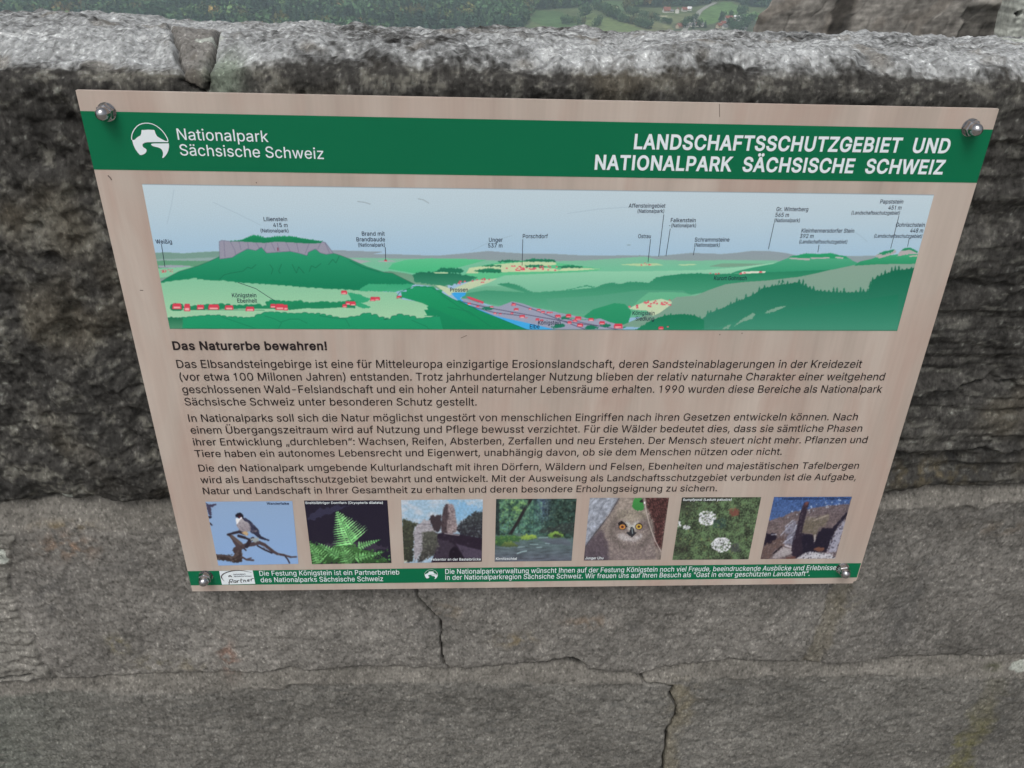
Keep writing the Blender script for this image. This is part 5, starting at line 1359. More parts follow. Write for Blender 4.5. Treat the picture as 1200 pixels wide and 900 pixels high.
# river town
cv.fill(Z2((560, 560), (590, 560), (680, 592), (740, 596), (800, 572), (850, 582), (900, 600), (1010, 622), (1050, 640), (1100, 652), (1200, 660)) + Z3((20, 625), (60, 650), (130, 660), (215, 652), (260, 670), (322, 684), (318, 716), (0, 716)) + Z2((1000, 716), (920, 690), (720, 640), (600, 595)), (150, 156, 178))
cv.fill(Z2((505, 545), (440, 495), (470, 498), (520, 515), (600, 480), (640, 472), (735, 464), (690, 485), (600, 515), (575, 540), (540, 530)), (188, 204, 172))
cv.fill(Z2((515, 535), (530, 530), (585, 530), (580, 545), (556, 556), (575, 575), (640, 606), (720, 640), (820, 662), (920, 684), (1030, 712), (880, 712), (740, 656), (640, 618), (560, 580), (545, 565)), (58, 160, 232), (66, 168, 240))
for p in (((560, 572), (700, 604), (900, 640), (1060, 668), (1200, 688)), ((800, 578), (900, 610), (1040, 665), (1150, 706)), ((600, 594), (720, 625), (850, 640))):
    cv.stroke(Z2(*p), .75, (74, 74, 100))
cv.stroke(Z3((0, 640), (120, 670), (300, 705)), .7, (84, 80, 106))
for x, y in ((690, 605), (1050, 650), (1170, 695), (1010, 690)):
    cv.blob(400 + x / 4, 210 + y / 4, 6, 2, (30, 118, 92), 1, .5, x)
for x, y in ((25, 685), (175, 693), (240, 685)):
    cv.blob(650 + x / 4, 210 + y / 4, 6, 2, (30, 118, 92), 1, .5, x)
# left: table mountain
hill = Z1((100, 492), (155, 480), (190, 458), (240, 432), (330, 405), (380, 385), (430, 362), (520, 335), (620, 320), (700, 330), (780, 335), (870, 328), (960, 346), (1000, 358), (1040, 374), (1080, 392), (1120, 410), (1200, 436)) + Z2((200, 436), (240, 440), (300, 470), (345, 492), (300, 510), (200, 520), (0, 525)) + Z1((900, 530), (700, 510), (440, 480), (160, 500))
cv.fill(hill, (46, 152, 112), (14, 120, 84))
cv.stroke(hill[:22], .45, INK)
rock = Z1((428, 292), (440, 286), (480, 291), (520, 288), (600, 294), (700, 290), (850, 300), (905, 292), (925, 296), (945, 322), (962, 347), (930, 352), (900, 345), (880, 326), (845, 342), (840, 358), (800, 346), (760, 338), (700, 342), (650, 346), (625, 318), (600, 334), (560, 326), (510, 352), (490, 366), (430, 374))
cv.fill(rock, (146, 146, 163))
for p in (((480, 292), (500, 330), (505, 352)), ((520, 290), (530, 330)), ((600, 296), (620, 330)), ((650, 295), (640, 330)), ((670, 292), (690, 335)), ((740, 294), (760, 336)), ((790, 296), (800, 340)), ((850, 300), (830, 350)), ((905, 294), (890, 326)), ((925, 300), (945, 345)), ((450, 290), (455, 365)), ((560, 292), (566, 325)), ((700, 300), (712, 338))):
    cv.stroke(Z1(*p), .45, (104, 100, 128))
cv.stroke(rock + rock[:1], .45, (96, 96, 120))
cv.stroke(Z1((702, 322), (703, 334)), 1.0, (120, 30, 50))
cv.fill(leafy(Z1((480, 292), (530, 286), (560, 272), (590, 264), (610, 268), (640, 276), (700, 270), (760, 268), (800, 276), (850, 284), (908, 292)), 2.4, 1.6, pr) + Z1((905, 299), (850, 301), (700, 292), (640, 298), (600, 296), (520, 291)), (28, 138, 92), (24, 120, 84))
for p in (((430, 468), (450, 448), (480, 440), (540, 430), (560, 412), (580, 418), (600, 400)), ((665, 400), (680, 420), (672, 445)), ((720, 398), (706, 430), (715, 442)), ((770, 400), (790, 440), (800, 410), (826, 440)), ((850, 432), (860, 405), (880, 415), (905, 395)), ((940, 400), (960, 375), (975, 392), (990, 360)), ((1040, 382), (1100, 412), (1180, 436))):
    cv.stroke(Z1(*p), .55, (20, 96, 72))
# pale fields in front of it
fld = leafy(Z1((100, 492), (160, 482), (260, 470), (300, 464), (335, 472), (440, 476), (520, 486), (700, 497), (850, 510), (1080, 522), (1200, 526)), 9, .8, pr) + Z2((150, 525), (260, 530), (270, 560), (440, 585), (460, 640), (380, 668), (0, 668)) + Z1((1200, 668), (160, 668))
cv.fill(fld, (128, 190, 156), (160, 204, 168))
cv.fill(Z2((75, 522), (100, 505), (130, 490), (230, 492), (340, 490), (320, 512), (250, 528)), (52, 160, 116), (70, 172, 130), jag=.8)
cv.fill(Z1((1080, 522), (1100, 505), (1130, 492), (1210, 490), (1210, 525)), (60, 166, 122), jag=.6)
cv.fill(Z1((1025, 530), (1060, 535), (1090, 540), (1120, 555), (1140, 560), (1120, 575), (1090, 580), (1140, 600), (1110, 606), (1060, 590), (1080, 570), (1050, 555)), (50, 160, 116), jag=.8)
cv.fill(Z2((30, 530), (90, 545), (125, 560), (118, 575), (90, 578), (135, 598), (100, 605), (60, 588)), (50, 160, 116), jag=.6)
cv.fill(Z1((196, 605), (200, 588), (220, 580), (255, 584), (264, 600), (250, 616), (210, 616)), (22, 122, 84))
cv.fill(leafy(Z1((260, 600), (330, 590), (380, 588), (420, 584), (500, 594), (560, 590), (600, 586), (630, 596), (645, 572), (680, 564), (720, 574), (800, 572), (840, 582), (900, 572), (960, 580), (1000, 575), (1040, 566), (1065, 580)), 7, 1.8, pr) + Z1((1065, 604), (1000, 600), (900, 606), (840, 604), (760, 612), (660, 606), (560, 606), (270, 612)), (26, 138, 94), (30, 128, 90))
cv.stroke(Z1((200, 612), (560, 612), (640, 614)), .5, (40, 110, 80))
def cottage(x, y, w, h=None):
    h = h or w * .55
    cv.fill([(x - w / 2, y), (x - w / 2, y - h * .55), (x - w * .42, y - h), (x + w * .42, y - h), (x + w / 2, y - h * .55), (x + w / 2, y)], (206, 64, 84))
    cv.fill([(x - w * .36, y - h * .1), (x - w * .36, y - h * .42), (x + w * .36, y - h * .42), (x + w * .36, y - h * .1)], (236, 168, 170))
for x, y, w, h in ((230, 608, 44, 26), (278, 618, 28, 34), (340, 610, 34, 22), (402, 612, 52, 26), (474, 612, 40, 22), (572, 618, 40, 22), (680, 602, 26, 18), (712, 612, 42, 28), (740, 614, 20, 26), (1013, 538, 28, 16), (1032, 588, 26, 16), (1054, 592, 26, 20), (1016, 600, 22, 14), (1148, 570, 24, 18), (1170, 566, 22, 14)):
    cottage(150 + x / 4, 210 + y / 4, w / 4, h / 4)
for x, y, w in ((272, 560, 24), (55, 592, 26), (32, 586, 22), (16, 600, 22), (12, 538, 26), (168, 566, 22), (148, 570, 22), (208, 386, 14)):
    cottage(400 + x / 4, 210 + y / 4, w / 4)
# near hedges and the big green slope to the river
cv.fill(leafy(Z2((385, 640), (390, 605), (430, 576), (530, 568), (560, 572)), 6, 1, pr) + Z2((620, 600), (700, 640), (760, 660), (830, 690), (890, 716), (0, 716), (0, 655), (380, 655), (455, 640)), (26, 138, 96), (16, 128, 86))
hedge = leafy(Z1((150, 655), (260, 650), (340, 640), (420, 640), (470, 648), (560, 652), (600, 636), (650, 622), (700, 626), (760, 630), (830, 628), (900, 636), (960, 646), (1000, 652), (1060, 645), (1110, 628), (1150, 640), (1200, 655)), 8, 1.8, pr) + leafy(Z2((205, 658), (255, 632), (300, 640), (360, 655), (460, 640)), 8, 1.4, pr)
cv.fill(hedge + Z2((480, 716)) + Z1((150, 716)), (34, 150, 106), (24, 142, 98)); cv.stroke(hedge, .5, (18, 104, 78))
cv.fill(leafy(Z2((258, 560), (270, 535), (300, 515), (340, 502), (420, 504), (470, 530)), 9, .6, pr) + Z2((520, 560), (640, 614), (740, 652), (890, 714), (700, 716), (560, 660), (400, 590), (380, 580), (280, 552)), (32, 150, 102), (16, 132, 86))
cv.stroke(Z2((260, 548), (275, 528), (340, 502), (420, 506), (520, 560), (640, 612), (760, 660), (890, 712)), .5, (20, 100, 76))
for p in (((440, 645), (520, 672), (600, 700)), ((640, 640), (690, 655), (720, 672), (705, 700)), ((720, 668), (760, 655), (800, 655), (840, 675)), ((900, 640), (960, 650), (1020, 655), (1040, 690))):
    cv.stroke(Z1(*p), .5, (22, 112, 82))
for p in (((470, 540), (540, 590), (620, 640)), ((330, 660), (400, 690), (420, 712)), ((500, 600), (600, 620), (700, 690))):
    cv.stroke(Z2(*p), .5, (20, 112, 82))
cv.fill(leafy(Z1((150, 655), (205, 650), (240, 655), (258, 660)), 4, 2, pr) + Z1((255, 716), (150, 716)), (30, 110, 78), (90, 150, 118), jag=.7)
# villages as red specks
def specks(zf, box, n, w, sl=0.0):
    for _ in range(n):
        x = pr.uniform(box[0], box[2]); y = pr.uniform(box[1], box[3]) + sl * (x - box[0])
        p = zf((x, y))[0]
        cottage(p[0], p[1], w * pr.uniform(.8, 1.2), w * .75)
specks(Z1, (150, 426, 222, 440), 14, 1.5)
specks(Z2, (770, 410, 1010, 432), 34, 2.0)
specks(Z2, (550, 478, 700, 500), 14, 1.9, -.10)
cv.fill(Z3((345, 606), (380, 590), (420, 575), (500, 560), (550, 574), (545, 588), (490, 628), (460, 640), (430, 615), (380, 612)), (190, 208, 176))
specks(Z3, (350, 596, 410, 612), 5, 2.2, -.05)
specks(Z3, (420, 574, 545, 606), 20, 2.2, -.1)
cv.fill(Z3((860, 446), (880, 432), (990, 430), (985, 438), (900, 442)), (214, 216, 200))
for x, y, w in ((872, 445, 12), (890, 442, 10), (965, 438, 12), (730, 443, 8), (755, 446, 9), (768, 444, 8), (498, 704, 24), (530, 694, 9)):
    cottage(650 + x / 4, 210 + y / 4, w / 4)
specks(Z3, (405, 394, 465, 405), 8, 1.5)
for x, y, w in ((808, 592, 20), (820, 616, 22), (848, 650, 26), (885, 612, 14), (925, 618, 18), (945, 628, 18), (970, 630, 16), (985, 628, 12), (1015, 648, 24), (1066, 644, 22), (1095, 668, 20), (1112, 660, 22), (1122, 690, 22), (1172, 664, 22), (720, 632, 14), (745, 634, 12), (705, 602, 16), (600, 588, 16), (640, 600, 14), (800, 632, 14), (870, 652, 10), (920, 662, 18), (940, 664, 14), (1070, 678, 18)):
    cottage(400 + x / 4, 210 + y / 4, w / 4)
cv.fill(Z2((585, 550), (600, 549), (668, 574), (665, 584), (600, 562)), (204, 74, 96))
for x, y, w in ((65, 648, 26), (20, 648, 18), (170, 664, 24), (222, 680, 26), (298, 698, 40), (110, 660, 30), (70, 676, 20), (118, 690, 26)):
    cottage(650 + x / 4, 210 + y / 4, w / 4)
# scratches in the print
for p in (((490, 232.8), (496, 234), (502.5, 238)), ((419, 236), (427, 237), (434, 239)), ((735, 287), (738.5, 287))):
    cv.stroke(p, .7, (96, 114, 124), .6)
for p in (((204, 222), (201, 240), (196, 262)), ((250, 237), (280, 251), (306, 264)), ((552, 294), (575, 283), (600, 276)), ((665, 250), (700, 245), (745, 242)), ((1000, 271), (1008, 276), (1016, 283))):
    cv.stroke(p, .6, (136, 162, 180), .55)
cv.stroke([(166.5, 215.7), (1094.3, 228.2)], .7, (116, 132, 146)); cv.stroke([(1051.6, 387), (199, 384.8)], .6, (60, 110, 90))
cv.blur(1); cv.mottle(.025, 1.2, 2, 3)
pano = cv.build('panorama_picture', -0.0003, board, 'long printed panorama of green hills and a table mountain under a pale blue sky')

PLACES = [
 ([('Weißig', (183, 285.2), (202, 285.2))], [(189.3, 286), (193.5, 312.5)]),
 ([('Lilienstein', (309.4, 258.9), (336.8, 258.9)), ('415 m', (320.6, 265.9), (337.4, 265.9)), ('(Nationalpark)', (305.8, 272.1), (338.6, 272.2))], None),
 ([('Königstein', (272.4, 348.1), (300.8, 348.1)), ('Ebenheit', (278.6, 354.4), (301.3, 354.4))], [(279, 330.8), (300, 338), (312, 346), (322.5, 352.5)]),
 ([('Brand mit', (424.3, 275.9), (450.8, 275.9)), ('Brandbaude', (418, 282.6), (451.2, 282.6)), ('(Nationalpark)', (420, 288.8), (451.5, 288.8))], [(451.6, 289.5), (452, 304.5)]),
 ([('Unger', (573, 283.1), (588.8, 283.1)), ('537 m', (572, 289.8), (588.8, 289.8))], None),
 ([('Porschdorf', (612.6, 278.9), (641.6, 278.9))], [(612.6, 280.2), (611.8, 311)]),
 ([('Prossen', (527.6, 341.6), (548.4, 341.6))], None),
 ([('Königstein', (630.5, 380.1), (657, 380.1))], None),
 ([('Elbe', (620.8, 384.6), (632, 384.6))], None),
 ([('Affensteingebiet', (736.6, 243.1), (779.2, 243.2)), ('(Nationalpark)', (747, 249.2), (778.3, 249.2))], [(777.8, 251.2), (771.8, 300.5)]),
 ([('Falkenstein', (785.8, 260.1), (815, 260.1)), ('-(Nationalpark)', (783.8, 266.1), (815.5, 266.1))], [(785.3, 267.8), (780.3, 300)]),
 ([('Ostrau', (747.6, 278.9), (762.5, 278.9))], [(762.3, 280.2), (759.3, 307)]),
 ([('Schrammsteine', (813.8, 282.9), (854.2, 282.9)), ('(Nationalpark)', (813.3, 288.9), (843.3, 288.9))], [(814, 290.2), (812.3, 298.8)]),
 ([('Gr. Winterberg', (909.4, 247.2), (946.6, 247.3)), ('565 m', (908.2, 253.9), (924, 254)), ('(Nationalpark)', (907, 260.1), (937, 260.1))], [(907, 261.2), (900.3, 291.8)]),
 ([('Kurort Gohrisch', (836.3, 328.1), (874.5, 328.1))], None),
 ([('Königstein', (741, 368.9), (766.8, 368.9)), ('Siedlung', (744.5, 375.4), (766.3, 375.4))], None),
 ([('Kleinhennersdorfer Stein', (938.8, 272.3), (1000.4, 272.6)), ('392 m', (937, 278.7), (952.8, 278.7)), ('(Landschaftsschutzgebiet)', (936.2, 285), (992.4, 285.2))], [(959.6, 286.6), (958.2, 295.5)]),
 ([('Papststein', (1030.9, 238.3), (1057.8, 238.4)), ('451 m', (1040.4, 245.4), (1055.7, 245.5)), ('(Landschaftsschutzgebiet)', (997.4, 251.1), (1054, 251.4))], [(1053.2, 252.8), (1043.5, 291)]),
 ([('Gohrischstein', (1049.2, 265.5), (1083, 265.7)), ('448 m', (1066, 272.2), (1081, 272.3)), ('(Landschaftsschutzgebiet)', (1024, 278.2), (1080, 278.6))], [(1065.3, 278.9), (1063.3, 288.8)]),
]
for lines, lead in PLACES:
    L = Letters()
    for t, a, b_ in lines:
        L.line(t, a, b_, cap_at(a[0], a[1], 4.7 if t[0] not in '(-' else 4.2), 7)
    if lead: L.stroke(lead, 0.00055)
    L.build('place_name', M_navy, pano)

# seven photographs along the bottom ---------------------------------------------------------
def photo(tl, tr, br, bl):
    c = Canvas(tl, tr, br, bl, 230, 170)
    c.jk, c.jmin = 1.6, .35
    return c
def dabs(c, pts, n, cols, rx, ry, rot=0.0, a=.7, spread=.35):
    """many small touches of tone inside an outline: leaves, grains, feathers"""
    P = np.array(pts); lo, hi = P.min(0), P.max(0)
    k = 0
    for _ in range(n * 6):
        q = lo + (hi - lo) * pr.random(2)
        if not in_poly(np.array([q[0]]), np.array([q[1]]), P)[0]: continue
        s_ = pr.uniform(.6, 1.5)
        c.blob(q[0], q[1], rx * s_, ry * s_, np.array(cols[int(pr.integers(len(cols)))]) * pr.uniform(.85, 1.15), a * pr.uniform(.5, 1), .35, int(pr.integers(999)), rot + pr.normal(0, spread))
        k += 1
        if k >= n: break
def caption(parent, t, a, b_, h, mat, w=16, sl=.0):
    L = Letters(); L.line(t, a, b_, cap_at(a[0], a[1], h), w, -0.0005, sl); L.build('caption', mat, parent)

K = lambda *p: zc(p, 230, 575, 9.47)
c = photo((240.8, 587.8), (342.6, 587.0), (349.8, 660.5), (256.0, 662.6))
c.C[:] = np.array([136, 162, 196])[None, None] * (1 - c.v[..., None]) + np.array([132, 164, 208])[None, None] * c.v[..., None]
BRN, DBR, LBR = (74, 62, 66), (46, 40, 50), (104, 92, 88)
c.fill(K((105, 136), (150, 155), (228, 140), (215, 160), (165, 185), (172, 265), (160, 275), (138, 262), (120, 190)), (66, 62, 84), jag=.5)
c.fill(K((132, 280), (170, 282), (172, 302), (150, 308), (136, 300)), (40, 38, 56)); c.fill(K((145, 350), (160, 352), (182, 380), (175, 390), (150, 372)), (46, 44, 60))
c.fill(K((215, 705), (300, 705), (400, 725), (430, 700), (400, 665), (420, 625), (470, 600), (500, 600), (540, 620), (500, 660), (515, 740), (505, 790), (440, 800), (330, 775), (220, 765)), BRN, (52, 44, 42), jag=.5)
c.fill(K((225, 706), (400, 728), (430, 705), (470, 650), (480, 700), (430, 745), (230, 722)), LBR, a=.5)
c.taper(K((460, 600), (430, 555), (395, 510), (360, 485)), 5.5, 3.0, BRN); c.taper(K((350, 486), (410, 470), (480, 455), (560, 480)), 2.4, 3.6, DBR)
c.taper(K((470, 500), (540, 520), (600, 545)), 3.2, 2.4, DBR); c.taper(K((500, 590), (400, 510)), 3.6, 2.6, (92, 80, 78))
c.taper(K((500, 625), (570, 600), (640, 590), (700, 575), (760, 600), (850, 670), (900, 700), (980, 715), (1050, 735), (1110, 732)), 5.2, 1.8, BRN)
c.taper(K((560, 615), (580, 580), (600, 545), (630, 530)), 4.6, 4.0, DBR)
c.stroke(K((680, 610), (760, 655), (840, 690)), 1.8, DBR); c.stroke(K((990, 730), (1015, 760), (1035, 800)), 1.6, DBR)
c.stroke(K((500, 730), (560, 765), (635, 770)), 2.0, BRN); c.stroke(K((560, 760), (610, 745)), 1.4, BRN); c.stroke(K((530, 640), (552, 660)), 1.6, DBR)
c.fill(K((510, 300), (545, 300), (600, 335), (640, 375), (680, 420), (700, 440), (690, 460), (720, 505), (815, 545), (805, 558), (740, 540), (700, 530), (640, 480), (600, 460), (575, 350), (515, 330)), (58, 58, 80), (44, 44, 62))
c.fill(K((620, 440), (690, 430), (670, 455), (620, 470)), (104, 98, 108))
c.fill(K((445, 320), (470, 320), (510, 300), (530, 330), (580, 350), (605, 400), (610, 440), (560, 460), (500, 450), (470, 420), (445, 385)), (170, 166, 172), (140, 132, 140), jag=.3)
dabs(c, K((510, 300), (600, 335), (690, 430), (720, 505), (640, 480), (600, 460), (575, 350)), 60, [(84, 84, 106), (36, 36, 52), (66, 66, 88)], 1.1, .4, .9)
dabs(c, K((225, 706), (430, 705), (500, 620), (515, 740), (440, 795), (230, 765)), 70, [(110, 98, 92), (48, 40, 42), (86, 74, 74)], 1.2, .5, .1)
dabs(c, K((700, 575), (900, 690), (1050, 725), (1040, 745), (860, 700), (690, 600)), 30, [(112, 100, 100), (50, 44, 50)], 1.0, .4, .5)
for _ in range(60):
    c.blob(230 + pr.uniform(455, 605) / 9.47, 575 + pr.uniform(350, 450) / 9.47, .5, .35, (98, 92, 102), .6, 0)
c.fill(K((440, 300), (470, 310), (500, 285), (515, 300), (480, 330), (455, 375), (442, 350)), (226, 226, 232))
c.fill(K((438, 295), (436, 268), (455, 248), (490, 244), (520, 262), (528, 300), (512, 308), (505, 285), (480, 305), (460, 300), (450, 285)), (30, 28, 40))
c.blob(230 + 480 / 9.47, 575 + 288 / 9.47, 1.2, 1.3, (110, 30, 40), .7, 0)
c.fill(K((500, 460), (560, 452), (580, 480), (570, 500), (530, 485)), (186, 158, 120), jag=.4)
c.fill(K((600, 530), (640, 520), (690, 520), (690, 560), (650, 575), (610, 545)), (150, 158, 160), jag=.8, jscale=1.2)
c.blur(2); c.mottle(.015, 1.2, 2, 5)
ph = c.build('photograph', -0.0003, board, 'photograph of a falcon on a bare branch against blue sky')
caption(ph, 'Wanderfalke', (312.9, 591.1), (338.8, 591.1), 2.6, M_navy)

K = lambda *p: zc(p, 350, 575, 9.47)
c = photo((356.4, 586.4), (454.0, 586.0), (458.8, 659.6), (365.6, 661.0))
c.C[:] = (34, 30, 46)
c.fill(K((90, 300), (180, 240), (330, 180), (560, 150), (500, 200), (330, 260), (150, 320), (90, 340)), (58, 58, 82), a=.7, jag=2, jscale=6)
c.fill(K((280, 590), (520, 540), (900, 600), (1000, 640), (1020, 660), (800, 660), (400, 640)), (78, 70, 86), a=.5, jag=2, jscale=6)
def frond(tip, root, wl_, wr, n, col, dark, c=c):
    tip, root = np.array(K(tip)[0]), np.array(K(root)[0])
    ax_ = root - tip; L_ = np.hypot(*ax_); ax_ /= L_; nn = np.array([-ax_[1], ax_[0]])
    for k in range(n, 0, -1):
        t = k / n
        p = tip + ax_ * L_ * t
        for sgn, w in ((-1, wr), (1, wl_)):
            ln = w * (t ** .85) * pr.uniform(.9, 1.05) / 9.47
            e = p + nn * sgn * ln - ax_ * ln * .30
            wdt = L_ / n * .95
            pts = []
            m = 7
            for q in range(m + 1):
                s_ = q / m
                base = p + (e - p) * s_
                pts.append(base - ax_ * wdt * (1 - s_ ** 1.5) * (.62 if q % 2 else 1.0) * .7)
            for q in range(m, -1, -1):
                s_ = q / m
                base = p + (e - p) * s_
                pts.append(base + ax_ * wdt * (1 - s_ ** 1.5) * (.62 if q % 2 else 1.0) * .55)
            g = pr.uniform(.82, 1.15)
            c.fill(pts, np.array(col) * g, np.array(dark) * g)
    c.stroke([tuple(tip), tuple(root)], .6, np.array(dark) * .7)
c.fill(K((110, 570), (220, 600), (330, 640), (480, 590), (640, 600), (700, 650), (940, 680), (820, 740), (1000, 760), (1010, 810), (130, 815)), (70, 118, 66), (44, 72, 44), jag=2.4, jscale=3)
frond((110, 575), (240, 790), 110, 130, 9, (140, 200, 130), (84, 140, 84))
frond((205, 575), (430, 730), 70, 90, 9, (136, 196, 128), (84, 140, 86))
frond((950, 680), (640, 745), 60, 60, 9, (136, 198, 128), (86, 142, 86))
frond((470, 610), (560, 800), 120, 150, 8, (130, 186, 120), (80, 130, 80))
frond((910, 540), (670, 620), 55, 55, 9, (150, 214, 142), (96, 164, 98))
frond((420, 222), (585, 585), 215, 250, 15, (158, 222, 150), (110, 180, 110))
frond((1000, 800), (930, 750), 30, 30, 5, (90, 140, 80), (50, 90, 50))
for _ in range(90):
    c.blob(350 + pr.uniform(130, 1010) / 9.47, 575 + pr.uniform(650, 812) / 9.47, pr.uniform(.5, 1.4), pr.uniform(.4, 1.0), np.array((100, 168, 92)) * pr.uniform(.3, 1.1), .8, .4, int(pr.integers(99)))
c.blur(1); c.mottle(.10, 1.2, 2, 8)
ph = c.build('photograph', -0.0003, board, 'photograph of a bright green fern on a dark background')
caption(ph, 'Breitblättriger Dornfarn (Dryopteris dilatata)', (358.4, 590.3), (449, 590.0), 2.7, M_whitep, 14)

K = lambda *p: zc(p, 465, 575, 10.0)
c = photo((470.0, 585.8), (565.8, 584.8), (564.6, 658.0), (473.6, 659.6))
c.C[:] = np.array([150, 178, 200])
c.C = c.C * (1 - sstep(-.2, .6, fbm(c.px, c.py, 18, 3, 3, .45, 8))[..., None] * .8) + np.array([186, 192, 202]) * (sstep(-.2, .6, fbm(c.px, c.py, 18, 3, 3, .45, 8)) * .8)[..., None]
c.fill(K((600, 90), (1010, 200), (1010, 330), (700, 330), (620, 200)), (110, 164, 206), a=.6, jag=2, jscale=6)
c.fill(K((380, 340), (400, 290), (430, 285), (450, 300), (480, 280), (520, 285), (525, 400), (500, 480), (440, 480), (410, 400)), (58, 50, 56), jag=.5)
c.fill(K((525, 495), (520, 400), (535, 270), (550, 200), (575, 155), (610, 150), (660, 160), (682, 220), (690, 300), (705, 430), (690, 490), (640, 500)), (150, 138, 142), (132, 120, 122), jag=.6)
c.fill(K((525, 495), (520, 400), (535, 270), (550, 200), (575, 155), (600, 160), (600, 230), (630, 300), (600, 350), (585, 420), (590, 495)), (64, 54, 60), a=.9, jag=.7, jscale=1.5)
c.stroke(K((600, 360), (650, 355), (700, 365)), .6, (80, 72, 78)); c.stroke(K((620, 190), (640, 250), (680, 230)), .6, (90, 80, 84))
c.fill(K((190, 500), (240, 395), (290, 380), (300, 335), (330, 330), (345, 345), (390, 340), (400, 390), (430, 460), (480, 500), (440, 700), (280, 720), (210, 840), (195, 700), (205, 600)), (162, 160, 168), (150, 148, 156), jag=.8, jscale=1.8)
c.stroke(K((240, 390), (400, 392)), .9, (96, 92, 100)); c.stroke(K((230, 430), (420, 440)), .6, (110, 106, 112)); c.stroke(K((200, 520), (290, 500)), .8, (96, 94, 100))
c.fill(K((60, 325), (120, 340), (180, 370), (240, 380), (190, 480), (200, 600), (190, 830), (70, 840)), (66, 70, 58), (46, 48, 44), jag=1.2, jscale=2.4)
c.fill(K((300, 490), (400, 470), (480, 500), (500, 640), (470, 740), (280, 830), (240, 840), (260, 780), (300, 700)), (82, 84, 78), (52, 50, 52), jag=1.5, jscale=2.2)
c.fill(K((700, 450), (740, 370), (800, 330), (860, 280), (930, 245), (1020, 240), (1020, 560), (740, 510)), (58, 64, 66), (40, 38, 48), jag=1.4, jscale=2.2)
for _ in range(40):
    c.blob(465 + pr.uniform(720, 1000) / 10, 575 + pr.uniform(260, 490) / 10, pr.uniform(.4, 1.1), .5, (112, 122, 130), .5, .3, int(pr.integers(99)))
c.fill(K((470, 500), (560, 490), (740, 510), (1020, 560), (1020, 850), (400, 850), (480, 640)), (40, 32, 46))
c.fill(K((690, 620), (1000, 700), (1000, 800), (790, 790), (740, 690)), (82, 74, 92), a=.8); c.fill(K((480, 560), (600, 590), (680, 630), (620, 700), (610, 790), (440, 790)), (72, 66, 78), a=.55, jag=.8)
c.fill(K((615, 790), (620, 700), (650, 665), (690, 660), (730, 700), (790, 790)), (28, 22, 34))
c.stroke(K((560, 498), (640, 510), (730, 520)), .9, (176, 168, 172))
c.blob(475, 657.5, 3, 1.4, (196, 200, 190), 1, .4, 3)
dabs(c, K((595, 170), (660, 160), (690, 300), (705, 430), (690, 490), (590, 490)), 150, [(176, 164, 166), (108, 96, 100), (150, 136, 138), (78, 68, 74)], .8, .5, 0, .75)
dabs(c, K((530, 280), (600, 170), (600, 350), (585, 490), (525, 490)), 70, [(48, 40, 46), (88, 76, 80), (64, 54, 60)], .6, 1.0, 0, .7)
dabs(c, K((200, 500), (245, 400), (400, 390), (440, 470), (300, 490), (280, 720), (210, 830)), 190, [(190, 188, 196), (126, 122, 130), (96, 94, 98), (170, 166, 174)], .9, .45, .1, .75)
dabs(c, K((300, 490), (400, 470), (480, 500), (500, 640), (470, 740), (280, 830), (270, 740)), 190, [(112, 116, 104), (48, 50, 46), (84, 88, 78), (130, 130, 124)], .7, .6, 0, .75)
dabs(c, K((60, 325), (180, 370), (240, 385), (190, 500), (190, 830), (70, 840)), 150, [(92, 98, 78), (38, 40, 36), (66, 72, 58)], .8, .6, 0, .75)
dabs(c, K((710, 450), (800, 335), (930, 250), (1010, 245), (1010, 555), (740, 510)), 190, [(86, 94, 94), (30, 30, 38), (58, 64, 66), (112, 120, 128)], .8, .6, 0, .75)
dabs(c, K((480, 510), (1010, 570), (1010, 840), (440, 840)), 90, [(60, 52, 66), (28, 22, 34), (80, 72, 88)], 1.2, .7, .3, .4)
c.mottle(.10, 2.4, 3, 15); c.blur(3); c.mottle(.03, 1.1, 2, 16)
ph = c.build('photograph', -0.0003, board, 'photograph of pale rock towers and an arched stone bridge under clouds')
caption(ph, 'Felsentor an der Basteibrücke', (505.2, 656.6), (563.3, 656.4), 2.8, M_whitep, 14)

K = lambda *p: zc(p, 573, 575, 10.0)
c = photo((581.4, 584.6), (675.8, 584.2), (669.8, 657.0), (579.6, 658.0))
g = fbm(c.px, c.py, 7, 5, 23, .65); g2 = fbm(c.px, c.py, 2.2, 3, 24, .65)
W_ = lambda v: v[..., None]
c.C = np.array([70, 100, 92]) * W_(np.clip(1.0 + .45 * g + .35 * g2, .25, 2.0))
br_ = sstep(-.3, .6, g + .4 * g2) * np.exp(-((c.px - 605) / 14) ** 2 - ((c.py - 594) / 11) ** 2)
c.C = c.C * (1 - W_(br_) * .8) + np.array([140, 178, 96]) * W_(br_) * .8
c.C = c.C * (1 - W_(sstep(632, 645, c.px) * .35)) 
bl_ = np.exp(-((c.px - 636) / 8) ** 2) * sstep(622, 590, c.py)
c.C = c.C * (1 - W_(bl_) * .6) + np.array([74, 84, 120]) * W_(bl_ * .6) * W_(np.clip(1 + .5 * g2, .3, 2))
c.fill(K((70, 90), (125, 90), (120, 300), (130, 520), (70, 540)), (30, 36, 40), a=.75, jag=.8)
for x, w in ((525, 1.4), (485, .8), (690, .8), (455, .6), (560, .6)):
    c.stroke(K((x, 120), (x - 5, 500)), w, (44, 70, 70), .8)
c.stroke(K((688, 120), (684, 340)), .5, (130, 140, 160), .8)
c.taper(K((498, 90), (430, 200), (350, 340), (250, 510)), 3.6, 3.4, (40, 36, 40))
c.fill(K((60, 520), (250, 520), (340, 500), (420, 520), (560, 540), (700, 530), (1000, 560), (1000, 850), (60, 850)), (84, 108, 106), (88, 92, 106), jag=1.0, jscale=4)
